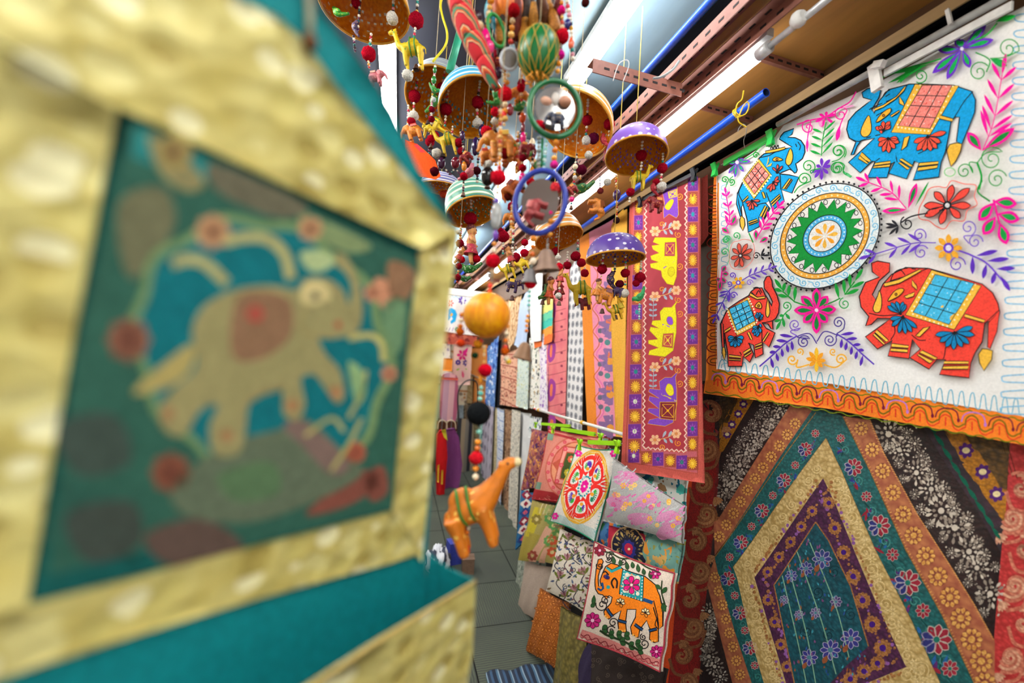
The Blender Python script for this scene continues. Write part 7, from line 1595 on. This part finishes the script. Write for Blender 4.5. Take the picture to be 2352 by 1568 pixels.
# ================================================================ long garlands nearer the camera
def garland(label, items, d, group='long beaded garlands'):
    t = empty('hanging_garland', at(items[0], items[1], d), label, 'garland', group); p0 = at(items[0], items[1], d); m = MB(); m.tube([p0, Vector((p0.x, p0.y, 2.59))], .0008, cloth('#d8c8a8'), 5); m.build('cord', t); return t
def torus(parent, px, py, d, rx, ry, r, h, name, lean=0.0, yaw=0.0, mirror=None):
    c = at(px, py, d); s = d / FPX; rr = M3 @ np.array([1.0, 0, 0]); right = Vector(rr); up = Vector(M3 @ np.array([0, 1.0, 0])); f = Vector(M3 @ np.array([0, 0, 1.0]))
    right = (right * math.cos(yaw) + f * math.sin(yaw)).normalized(); k = 1 / max(.3, math.cos(yaw))
    P = lambda q, t: c + right * (q * rx * s * k * math.cos(t) * math.cos(lean) - q * ry * s * math.sin(t) * math.sin(lean)) + up * (q * rx * s * math.cos(t) * math.sin(lean) + q * ry * s * math.sin(t) * math.cos(lean))
    m = MB(); m.tube([P(1, 2 * PI * i / 40) for i in range(40)], r * s, gloss(h, .35), 10, closed=True); o = m.build(name, parent)
    if mirror:
        n = NT('reflection_tint'); n.p(Metallic=0.0, Roughness=.08); n.col('#6a5f5a')  # dull brown non-metal: the mirror's reflection is put into its base colour
        m = MB(); nn = right.cross(up).normalized() * .0012
        vs = [P(mirror, 2 * PI * i / 40) + nn for i in range(40)] + [P(mirror, 2 * PI * i / 40) - nn for i in range(40)]
        m.faces(vs, [tuple(range(40)), tuple(reversed(range(40, 80)))] + [(i, (i + 1) % 40, 40 + (i + 1) % 40, 40 + i) for i in range(40)], n.m); m.build('mirror', o, (0, 0, 0))
    return o
def ballp(parent, px, py, d, rx, ry, mat, name, lab=None):
    c = at(px, py, d); s = d / FPX; m = MB(); m.ball(c, rx * s, mat, 28, 20, (1, 1, ry / rx)); o = m.build(name, parent)
    if lab: o['label'] = lab
    return o
def silk(h, h2):
    n = NT('silk_' + h.strip('#')); n.p(Roughness=.45); w = n.n('TexNoise', Scale=30.0, Detail=4.0); n.l(n.mapping(n.coord(), (6, 6, 1)), w.inputs[0]); n.col(n.ramp(w.outputs[0], [(.3, h2), (.65, h)])); n.bump(w.outputs[0], .3, .002); return n.m
# yellow ball garland, ending in the orange camel
D = .56
t = garland('long garland with a red pompom, crystal, yellow silk ball, black ball and orange camel', (1150, 252), D)
run_strings(t, [('b', [(1150, 250), (1147, 400)], 5, 'warm'), ('p', 1145, 408, 17, REDP), ('b', [(1144, 424), (1142, 448)], 5, 'ow'), ('o', 1140, 462, 7, 9, '#5a3a9a'), ('o', 1140, 496, 13, 34, '#c4c6c4', .5), ('o', 1138, 540, 7, 12, '#6a3a9a'), ('b', [(1136, 552), (1134, 584)], 6, 'ow'), ('p', 1132, 599, 16, REDP), ('b', [(1131, 614), (1130, 648)], 3, 'grey'), ('o', 1126, 656, 6, 6, '#e0402c'), ('o', 1125, 668, 5, 6, '#e0522c'),
    ('b', [(1062, 716), (1058, 742), (1056, 770)], 6, 'ow'), ('p', 1057, 762, 9, '#e06a1c'), ('p', 1059, 788, 9, '#e04a24'), ('b', [(1104, 735), (1104, 790)], 6, 'ow'), ('o', 1103, 736, 4, 4, '#e8eef0'), ('p', 1098, 790, 10, '#e8962a'), ('p', 1091, 816, 7, '#1f3a24'), ('b', [(1166, 740), (1160, 790), (1164, 830)], 6.5, 'ow'), ('p', 1160, 806, 9, '#e0661c'), ('o', 1168, 830, 6, 6, '#e8c020'),
    ('b', [(1112, 792), (1112, 836)], 4, 'warm'), ('p', 1114, 850, 15, '#d8122c'), ('o', 1104, 870, 5, 10, '#e8962a'), ('b', [(1106, 884), (1102, 922)], 6, 'mint'), ('b', [(1101, 978), (1099, 1004)], 7, 'mint'), ('b', [(1098, 1008), (1096, 1036)], 7, 'ow'), ('p', 1094, 1051, 15, '#e02432'), ('b', [(1093, 1066), (1092, 1104)], 7, 'ow'), ('b', [(1080, 1196), (1072, 1228)], 5, 'ow'), ('p', 1066, 1262, 13, '#d8202a')], D)
ballp(t, 1118, 724, D, 54, 53, silk('#f5ab12', '#dc820a'), 'silk_ball', 'yellow silk ball'); ballp(t, 1099, 949, D, 28, 27, pom_mat('#1c1e20'), 'black_ball', 'black ball')
figure(t, 'plump', 1078, 1168, D, 205, '#dd8020', '#f2c060', 1, -.42)
# ring mirror garland
D = .62
t = garland('garland of green netted ball, green ring mirror, blue ring mirror and brown bells', (1240, 66), D)
net = NT('gold_net_green'); net.p(Roughness=.35); net.col('#0f6a34')
ballp(t, 1237, 122, D, 47, 58, net.m, 'netted_ball', 'green ball under a gold net'); c = at(1237, 122, D); sR = D / FPX; m = MB()
for sg in (-1, 1):
    for k in range(12):
        pts = []
        for i in range(15):
            th = .12 + (PI - .24) * i / 14; ph = 2 * PI * k / 12 + sg * i * .085
            pts.append(c + Vector((48 * sR * math.sin(th) * math.cos(ph), 48 * sR * math.sin(th) * math.sin(ph), 59 * sR * math.cos(th))))
        m.tube(pts, .0006, gloss('#d8a83a', .4), 5)
m.build('net', t)
m = MB()
for k in range(10):
    a = 2 * PI * k / 10; m.tube([c + Vector((.012 * math.cos(a), .012 * math.sin(a), -54 * sR)), c + Vector((.018 * math.cos(a), .018 * math.sin(a), -66 * sR)), c + Vector((.008 * math.cos(a + .5), .008 * math.sin(a + .5), -74 * sR))], .0016, gloss('#d89028', .5), 5)
m.build('fringe', t)
torus(t, 1275, 250, D, 59, 66, 6.5, '#0d6a3c', 'green_ring', -.45, .25, .78); torus(t, 1240, 464, D, 57, 72, 6.5, '#2a3a94', 'blue_ring', -.12, -.2, .74)
run_strings(t, [('b', [(1290, -10), (1292, 68)], 5, 'warm'), ('p', 1290, 24, 9, '#e01c7a'), ('p', 1291, 84, 15, REDP), ('b', [(1288, 100), (1287, 118)], 5, 'grey'), ('p', 1287, 126, 10, '#e0249a'), ('b', [(1285, 138), (1280, 172)], 7, 'orange'), ('p', 1240, 290, 13, '#d8122c'), ('f', 'elephant', 1280, 272, 52, '#222a44', '#b8a080', -1, .1, -.02), ('o', 1252, 236, 16, 12, '#d8a890'), ('o', 1298, 234, 15, 12, '#d09a80'), ('o', 1275, 228, 10, 16, '#d8d0c8'), ('b', [(1238, 312), (1236, 392)], 5, 'grey'), ('b', [(1278, 318), (1272, 372)], 7, 'orange'), ('p', 1273, 378, 9, '#e83a9a'), ('b', [(1256, 320), (1248, 390)], 4, 'mint'), ('p', 1275, 432, 13, '#e8404a'), ('b', [(1270, 446), (1266, 480)], 5, 'mix'), ('p', 1266, 490, 8, '#e02c7a'), ('b', [(1265, 500), (1262, 545)], 7, 'orange'), ('b', [(1226, 540), (1222, 592)], 7.5, 'orange'), ('f', 'elephant', 1226, 478, 66, '#a03a3c', '#b85a58', -1, 1.3, -.03), ('o', 1225, 600, 8, 9, '#e8d8c0'), ('b', [(1221, 604), (1219, 620)], 5, 'grey'), ('p', 1219, 650, 13, '#dc142c'), ('b', [(1217, 664), (1214, 716)], 4.5, 'mint'), ('b', [(1213, 720), (1209, 765)], 5, 'orange'), ('b', [(1258, 548), (1258, 572)], 3, 'grey')], D)  # elephants and ovals inside the two rings stand in for mirror reflections
bell(t, 1255, 598, D, 58, '#8a7060', -.12); bell(t, 1217, 634, D, 40, '#6e6a6a'); bell(t, 1203, 806, D, 46, '#8a6a50', .2)
m = MB(); m.tube([at(1246, 318, D), at(1244, 395, D)], .0022, gloss('#0d6a3c', .35), 8); m.build('stem', t)
# striped cone of stuffed birds
D = .66
t = garland('striped stuffed cloth cone with magenta beads, a green bangle and small oval mirrors', (1046, -40), D)
sm_ = NT('striped_patch'); sm_.p(Roughness=.8); w = sm_.n('TexWave', Scale=26.0, Distortion=1.5, bands_direction='DIAGONAL'); sm_.l(sm_.coord(), w.inputs[0]); sm_.col(sm_.ramp(w.outputs[0], [(.0, '#c8202c'), (.3, '#8a1a24'), (.45, '#e8c89a'), (.6, '#d8642a'), (.8, '#a83a2a'), (.9, '#3a7a5a')], 'CONSTANT'))
for i, (a, b, r0, r1) in enumerate((((1042, -60), (1062, 30), 24, 26), ((1062, 30), (1086, 90), 27, 24), ((1086, 90), (1112, 140), 25, 20), ((1112, 140), (1140, 205), 20, 8))):
    P0 = at(*a, D); P1 = at(*b, D); m = MB(); n = 9; s = D / FPX
    m.tube([P0 + (P1 - P0) * (k / n) for k in range(n + 1)], [s * (r0 + (r1 - r0) * k / n) * (1 + .10 * math.sin(PI * k / n)) for k in range(n + 1)], sm_.m, 16); m.build('stuffed_section', t)
torus(t, 1140, 70, D, 18, 36, 4, '#1f8a3a', 'bangle', .25, .4); torus(t, 1150, 60, D + .02, 16, 30, 4, '#2a8aa0', 'bangle', .1, .5)
torus(t, 1170, 136, D - .03, 19, 25, 3.5, '#b0b0b4', 'mirror_pendant', -.3, .3, .9)
run_strings(t, [('o', 1116, 88, 14, 22, '#e0147a'), ('o', 1124, 108, 12, 14, '#f0488a'), ('o', 1096, 40, 12, 14, '#3a2230'), ('o', 1100, 60, 12, 10, '#e8c8a0'), ('b', [(1130, -20), (1118, 70)], 7, 'warm'), ('b', [(1178, 40), (1172, 104)], 7, 'warm'), ('p', 1180, 24, 13, '#b81424'), ('b', [(1168, 164), (1164, 198)], 6, 'warm'), ('p', 1160, 216, 15, '#e01c2c'), ('b', [(1160, 232), (1160, 280)], 7, 'warm'), ('o', 1144, 168, 10, 14, '#3a1a34'), ('o', 1130, 176, 9, 12, '#e8c890'), ('o', 1172, 252, 8, 14, '#7a1424'), ('o', 1156, 264, 8, 9, '#e02c30')], D)
# bundle of gold-brown tassels at the top
t = garland('dense bundle of brown and gold tassels at the top edge above the netted ball', (1220, 20), .70)
for k in range(26):
    x = 1150 + MR.uniform(0, 150); y = MR.uniform(-30, 20); L = MR.uniform(50, 120); P0 = at(x, y, .70 + MR.uniform(-.05, .05)); P1 = at(x + MR.uniform(-14, 14), y + L, .70 + MR.uniform(-.03, .03)); m = MB()
    m.tube([P0, P0.lerp(P1, .3), P0.lerp(P1, .8), P1], [.004, .008, .011, .007], sheen(MR.choice(['#6a3a14', '#b8761c', '#3a2414', '#c88a2c', '#7a2a1c', '#4a3020']), None, .6, .2, 300), 9); m.build('tassel', t)
ballp(t, 1166, 16, .68, 36, 40, silk('#e8862a', '#c85a1a'), 'silk_ball'); ballp(t, 1150, 28, .74, 38, 34, silk('#1f8a9a', '#0f5a6a'), 'silk_ball'); pom(t, 1180, 22, .64, 12, '#a8121c')
run_strings(t, [('b', [(1300, -10), (1312, 60), (1316, 140)], 5, 'mix'), ('o', 1304, 56, 9, 12, '#2a2a6a'), ('o', 1312, 100, 7, 14, '#e06a4a'), ('p', 1345, 6, 9, '#4a1c1c')], .66)
# orange elephant group behind the red pompom
t = garland('cluster of orange stuffed elephants with gold braid above the red pompom', (1160, 152), .74)
figure(t, 'elephant', 1152, 326, .74, 92, '#dd8a2e', '#e8c060', -1, .1); figure(t, 'elephant', 1186, 352, .80, 80, '#c8641c', '#3f7a2a', 1, .3)
run_strings(t, [('b', [(1160, 150), (1158, 290)], 4, 'warm'), ('p', 1158, 352, 12, '#8a1418'), ('b', [(1140, 372), (1138, 384)], 4, 'ow'), ('w', 1123, 376, 8), ('f', 'bird', 1204, 340, 60, '#4a8a2a', '#d8a83a', 1, 1.3), ('f', 'elephant', 1176, 430, 60, '#c8681c', '#7a2a14', -1, .9), ('p', 1166, 452, 9, '#5a1a14'), ('o', 1120, 405, 16, 22, '#17100f'), ('b', [(1190, 300), (1186, 400)], 4.5, 'warm'), ('b', [(1226, 330), (1222, 380)], 4.5, 'dark'), ('o', 1198, 310, 7, 12, '#26324a'), ('b', [(1176, 470), (1172, 560)], 3, 'warm')], .74)
# more garlands crowding the middle
def crowd(label, pts, d, seed, pal=('warm', 'mix', 'ow'), poms=('#b01028', REDP, '#8a1226'), figs=(), size=1.0):
    R = random.Random(seed); t = garland(label, pts[0], d); tot = sum(math.hypot(b[0] - a[0], b[1] - a[1]) for a, b in zip(pts, pts[1:])); q = along(pts, max(4, int(tot / 22))); prev = pts[0]; fi = 0
    for i, (p, a) in enumerate(q):
        k = R.random()
        if figs and i % 4 == 2:
            f = figs[fi % len(figs)]; fi += 1; figure(t, f[0], p[0] + R.uniform(-6, 6), p[1], d, f[1] * size, f[2], f[3], R.choice((1, -1)), R.uniform(-.5, .9))
        elif k < .34: pom(t, p[0], p[1], d, R.uniform(8, 13) * size, R.choice(poms))
        elif k < .6: run_strings(t, [('o', p[0], p[1], R.uniform(5, 9) * size, R.uniform(8, 15) * size, R.choice(['#3a1a44', '#e0902a', '#7a1424', '#e01c7a', '#f0e0c0', '#2a3a6a', '#2f7a3a', '#d85a2a']))], d)
        elif k < .68: pom(t, p[0] + R.uniform(-5, 5), p[1], d, R.uniform(6, 9) * size, '#f2ece0')
    beads(t, pts, d + .004, 3.6 * size, R.choice(pal)); bell(t, pts[-1][0], pts[-1][1] + 6, d, 15 * size, '#6a4a3a'); return t
OE = ('elephant', 52, '#d8862a', '#b03a2a'); WE = ('elephant', 44, '#8f1420', '#e0904a'); YC = ('camel', 50, CY, '#d8b02a'); GB = ('bird', 46, '#2f8a3a', '#e8d040'); PP = ('puppet', 58, '#e0a060', '#c02c3a'); GP = ('puppet', 54, '#d89a50', '#2f7a34'); VE = ('elephant', 42, '#3a1f4a', '#d0a83a')
crowd('thin garland between the striped cone and the netted green ball', [(1206, -30), (1200, 120), (1196, 250)], .72, 31, figs=(OE, WE))
crowd('garland of dark beads and stuffed figures left of the green ring mirror', [(1196, 190), (1202, 300), (1200, 420)], .70, 32, figs=(GB, WE, OE))
crowd('garland with a green tunic puppet directly under the green ring mirror', [(1222, 320), (1224, 380), (1218, 430)], .78, 33, figs=(GP, VE))
crowd('wine-red garland dangling below the blue-topped basket', [(1062, 300), (1066, 380), (1064, 440)], .96, 34, ('dark',), figs=(WE, VE), size=.8)
crowd('garland of red and orange figures beside the clear crystal', [(1176, 440), (1180, 520), (1176, 600)], .90, 35, figs=(OE, PP), size=.9)
crowd('short garland with an orange elephant below the orange cluster', [(1118, 290), (1116, 360), (1120, 420)], .80, 36, figs=(OE, GB))
crowd('multicoloured garland behind the striped cone by the oval mirror', [(1148, 90), (1140, 180), (1136, 290)], .74, 37, figs=(WE, GB))
crowd('garland with puppets to the right of the lower brown bell', [(1282, 580), (1286, 640), (1284, 690)], 1.05, 38, ('dark', 'mix'), figs=(PP, GP), size=.8)
crowd('garland of wine pompoms hanging against the striped scarves', [(1206, 545), (1204, 590), (1202, 640)], 1.1, 39, ('dark',), figs=(YC,), size=.8)
crowd('garland at the right of the green ring below the tilted basket', [(1322, 370), (1318, 420), (1312, 470)], .95, 40, ('dark', 'mix'), figs=(WE, GB), size=.75)
crowd('garland with a bird hanging left of the upper blue-topped basket', [(1000, 150), (992, 230), (990, 330)], 1.02, 41, ('mix',), figs=(GB, YC), size=.75)
crowd('garland with a puppet dangling by the teal edge under the green-topped basket', [(1058, 520), (1056, 590), (1050, 650)], 1.12, 42, ('warm',), figs=(PP, GB), size=.8)
# flags, rods and cords
m = MB(); 
s = Sheet(at(965, 365, 1.3), tuple(M3 @ np.array([1., 0, 0])), (0, 0, 1), lambda a, b: .005 * math.sin(a * 60), cell=.02); s.sheet([(930, 320), (958, 330), (1000, 368), (1012, 404), (1000, 412), (930, 400)], cloth('#ee5a1c'), .002); s.up(); s.poly([(950, 333), (958, 331), (978, 350), (966, 350)], '#e23a44')
tag(s.build('hanging_flag'), 'plain orange cloth corner behind the basket mobiles', 'flag')
m = MB(); m.tube([at(1062, 55, 1.15), at(1032, 165, 1.15)], .011, gloss('#3fae8a', .4), 12); tag(m.build('hanging_rod'), 'sea-green rod standing behind the striped cone', 'rod')
m = MB(); m.tube(cr([at(x, y, 1.0) for x, y in ((1020, -20), (1012, 10), (1017, 40), (1027, 76), (1022, 106), (994, 142))], 8), .0028, solid('#e8d824', .5), 8); tag(m.build('yellow_string'), 'loose yellow cord against the dark ceiling', 'cord')
m = MB(); m.tube(cr([at(x, y, 1.0) for x, y in ((1560, 140), (1545, 160), (1520, 176), (1500, 180))], 8), .003, solid('#9a9c98', .5), 8); tag(m.build('hanging_wire'), 'grey wire over the pinkish cross angle', 'wire')
m = MB(); m.tube(cr([at(x, y, .97) for x, y in ((1408, 186), (1416, 160), (1424, 144), (1440, 138), (1444, 152), (1430, 190))], 8), .0012, solid('#e8e8e6', .4), 6); tag(m.build('hanging_hook'), 'white wire hook over the cross angle above the lilac basket', 'hook')
# ================================================================ the wall pocket close to the camera
def brocade_gold():
    n = NT('gold_brocade'); n.p(Roughness=.45, Metallic=.12); co = n.coord()
    v = n.n('TexVoronoi', Scale=62.0); n.l(n.mapping(co, (1, 1, 1.25)), v.inputs['Vector']); sp = n.n('SeparateColor'); n.l(v.outputs['Color'], sp.inputs[0])
    z = n.n('TexNoise', Scale=55.0, Detail=2.0); n.l(co, z.inputs[0])
    a = n.ramp(sp.outputs[0], [(.0, '#ab9c58'), (.15, '#c8bd74'), (.5, '#d8cf8e'), (.75, '#ebe6b8')], 'CONSTANT')
    b = n.ramp(z.outputs[0], [(.35, '#c0b268'), (.65, '#d0c682')])
    n.col(n.mix(n.math('LESS_THAN', v.outputs['Distance'], .46), b, a)); n.bump(v.outputs['Distance'], .6, .004); return n.m
def pocket():
    GB = brocade_gold(); TEAL = cloth('#077c80', .7); TEALD = cloth('#0a5a60', .7)
    PA = at(280, 260, .142); PB = at(70, 1390, .142); PC = at(960, 580, .262)
    eu = tuple(PC - PA); ev = tuple(PA - PB)
    t = empty('wall_pocket', at(560, 900, .23), 'gold brocade and teal hanging letter pocket with an elephant picture, close and out of focus', 'wall pocket')
    S = lambda off, cell=.02: Sheet(PB, eu, ev, lambda a, b: off * .83, cell=cell, eps=.00003)
    X = lambda q: T('X', q)
    # teal backing board with thickness
    s = S(-.004); s.sheet(X('-400,-500 690,-60 738,24 850,170 903,258 962,390 1018,472 1052,535 1002,900 978,1292 980,1420 960,1560 930,1750 -500,1950'), TEAL, .004); s.build('back_panel', t)
    # gold frame bands
    s = S(0); s.sheet(X('-400,-120 280,255 960,580 1052,533 1000,478 880,330 768,190 700,95 640,40 545,-8 480,-80 -400,-480'), GB, .003); s.up()
    o = s.build('frame_top', t)
    s = S(0); s.sheet(X('-400,-100 282,258 170,820 70,1390 -200,1640 -500,1760'), GB, .003); s.build('frame_side', t)
    s = S(.0004); s.sheet(X('960,580 1052,533 1030,720 1003,960 968,1290 900,1172 930,860'), GB, .003); s.build('frame_side', t)
    s = S(.0006); s.sheet(X('-200,1480 70,1388 500,1275 900,1172 970,1270 900,1292 600,1372 300,1462 0,1558 -300,1650'), GB, .003); s.build('frame_bottom', t)
    # piping between frame and picture
    # the picture
    s = S(.0002, .05); base = cloth('#3c6a52', .8)
    s.sheet(X('270,245 975,575 930,880 905,1182 60,1402 160,820'), cloth('#15574f', .8), .002)
    gy = '#8a8656'; tl = '#05686e'; tn = '#b9ad6a'; rr = '#7c4a3e'; pk = '#c08a6c'
    # outer ground of faded gold and olive
    s.poly(X('300,280 960,595 925,880 900,1165 105,1370 170,820'), '#2f5a4c'); s.up()
    s.poly(X('80,1330 420,1240 330,1330 75,1395'), '#0b524e'); s.poly(X('100,1240 320,1290 260,1130 150,1090'), '#2a5448'); s.poly(X('310,290 480,370 470,420 300,360'), '#2a7a78'); s.up()
    for q, c in (('340,310 420,360 470,420 430,440 370,400', '#86805a'), ('490,375 700,470 640,500 500,440', '#63604e'), ('700,490 850,560 800,580 700,530', '#7a8a62'), ('270,470 370,430 400,520 300,640', '#6a6a50'), ('130,980 260,950 300,1060 180,1090', '#3c4a42'), ('150,1180 300,1150 320,1250 200,1290', '#3c453e'), ('330,1230 460,1190 560,1260 400,1300', '#584840'), ('700,1180 830,1080 870,1110 800,1160', rr), ('620,1150 660,1080 690,1100 670,1170', rr), ('840,1090 880,1070 890,1130 850,1150', rr), ('890,600 950,620 940,680 900,690', '#8a6a50'), ('860,640 895,650 900,710 870,700', pk), ('880,700 930,690 920,800 890,800', '#6a8a68')):
        s.poly(cr(X(q), 4, True), c)
    s.up()
    # scalloped dark medallion
    M = [(600 + (300 + 10 * math.cos(10 * a)) * math.cos(a) * (1 - .02 * math.sin(a)), 800 + (302 + 10 * math.cos(10 * a)) * math.sin(a) + 40 * math.cos(a)) for a in np.linspace(0, 2 * PI, 80)[:-1]]
    s.poly(M, '#6f8a60'); s.up(); M2 = [(600 + (p[0] - 600) * .93, 805 + (p[1] - 805) * .93) for p in M]; s.poly(M2, tl); s.up()
    for c, r, col in (((488, 532), 42, '#b8906c'), ((712, 525), 30, '#b8906c'), ((295, 780), 52, '#845a48'), ((392, 1085), 48, '#7f503e'), ((815, 1038), 26, '#a8604a'), ((893, 858), 20, pk), ((856, 672), 22, pk), ((785, 600), 16, '#a88a5a'), ((400, 350), 44, '#9a8a58')):
        s.flower(c, r, 8, col, r * .7); s.disc(c, r * .45, col); s.up(); s.disc(c, r * .22, rr); s.lay -= 1
    # hill and ground
    s.poly(cr(X('400,1110 520,1020 640,985 700,960 790,1040 830,1090 700,1160 560,1200 420,1180'), 5, True), '#5e6a56'); s.up(); s.poly(cr(X('650,980 700,968 800,1060 760,1090 690,1020'), 4, True), '#7a665e'); s.poly(cr(X('500,1090 620,1060 640,1130 540,1150'), 4, True), '#557050'); s.up()
    for q in ('700,1000 760,960 790,990', '760,1080 800,1020 830,960', '800,960 830,900 840,850', '320,900 400,850 430,800'): s.stroke(cr(X(q), 5), 9, '#a8a468')
    # clouds
    for q in ('395,605 430,595 470,605 520,650', '515,555 560,545 610,548 650,580 668,640'): s.stroke(cr(X(q), 6), 24, '#a8a470')
    s.poly(cr(X('690,580 740,575 770,600 730,625 700,610'), 4, True), '#a8b888'); s.poly(cr(X('800,830 830,850 840,900 820,930 805,880'), 4, True), '#8aa878'); s.stroke(cr(X('800,775 850,770 875,790 880,830'), 5), 14, '#b8b070'); s.up()
    # elephant
    body = '440,760 470,700 540,665 620,655 680,665 700,640 750,640 785,665 800,700 805,650 780,610 768,580 795,590 825,650 832,720 815,765 770,775 730,770 745,810 780,850 790,910 770,925 745,890 720,860 690,870 700,930 680,965 650,950 645,890 600,905 570,930 560,1010 540,1045 490,1040 480,980 500,930 460,940 420,1000 375,985 365,935 410,880 450,840'
    P = cr(X(body), 3, True); s.poly(P, '#938c62'); s.up()
    s.poly(cr(X('440,790 380,830 310,890 320,905 400,880 440,840'), 4, True), '#a89a62'); s.poly(cr(X('540,690 600,668 665,690 670,760 640,800 580,830 530,810'), 4, True), '#86684f'); s.up()
    s.flower((585, 720), 22, 7, '#a0483f', 14); s.poly(cr(X('700,650 740,648 760,680 720,700 690,690'), 4, True), '#cfc08a'); s.up(); s.disc((722, 680), 10, '#5a5a48'); s.disc((775, 745), 8, '#a8503e')
    s.stroke(cr(X('700,700 690,750 720,770 770,775'), 5), 6, '#96885a'); s.stroke(cr(X('560,930 600,905 650,890'), 5), 6, '#8a7a50')
    for c in ((385, 950), (520, 1000), (670, 930), (770, 900)): s.disc(c, 15, '#a07a56')
    s.build('picture', t)
    # pocket front standing off the board, its teal lining and end gusset
    F = S(.040); F.sheet(X('1092,1335 1085,1500 1060,1640 1000,1900 200,1950 480,1695 700,1582 870,1470'), GB, .002); f = F.build('pocket_front', t)
    F = S(.0376); F.sheet(X('1092,1335 1085,1500 1060,1640 1000,1900 200,1950 480,1695 700,1582 870,1470'), TEAL, .0015); F.build('pocket_lining', t)
    A = Sheet(PB, eu, ev, lambda a, b: -.0025); Bq = Sheet(PB, eu, ev, lambda a, b: .032)
    top = [Vector(A.w(*A.ab((984, 1272)))), Vector(Bq.w(*Bq.ab((1090, 1334))))]; bot = [Vector(A.w(*A.ab((950, 1640)))), Vector(Bq.w(*Bq.ab((1055, 1660))))]
    m = MB(); mid_t = (top[0] + top[1]) / 2 + Vector((-.004, 0, 0)); mid_b = (bot[0] + bot[1]) / 2 + Vector((-.004, 0, 0))
    v = [top[0], mid_t, top[1], bot[0], mid_b, bot[1]]; off = Vector(A.eu) * .0015
    m.faces(v + [p + off for p in v], [(0, 1, 4, 3), (1, 2, 5, 4), (6, 9, 10, 7), (7, 10, 11, 8), (0, 6, 7, 1), (1, 7, 8, 2)], TEAL); m.build('gusset', t)
    m = MB(); edge = Sheet(PB, eu, ev, lambda a, b: .0338); m.tube([Vector(edge.w(*edge.ab(p))) for p in ((1091, 1335), (870, 1470), (700, 1582), (480, 1695))], .0012, cloth('#c9b070'), 7); m.build('piping', t)
    # hanging cord with its knot and bead
    m = MB(); p = Sheet(PB, eu, ev, lambda a, b: .003); q = [Vector(p.w(*p.ab(c))) for c in ((712, 96), (712, 40), (706, -60))]; q.append(Vector((q[-1].x, q[-1].y, 2.6))); m.tube(q, .0016, cloth('#a9a48a'), 8); m.build('cord', t)
    m = MB(); m.ball(q[0], .0034, cloth('#6a4a30'), 12, 8, (1, 1, 1.2)); m.build('knot', t)
pocket()
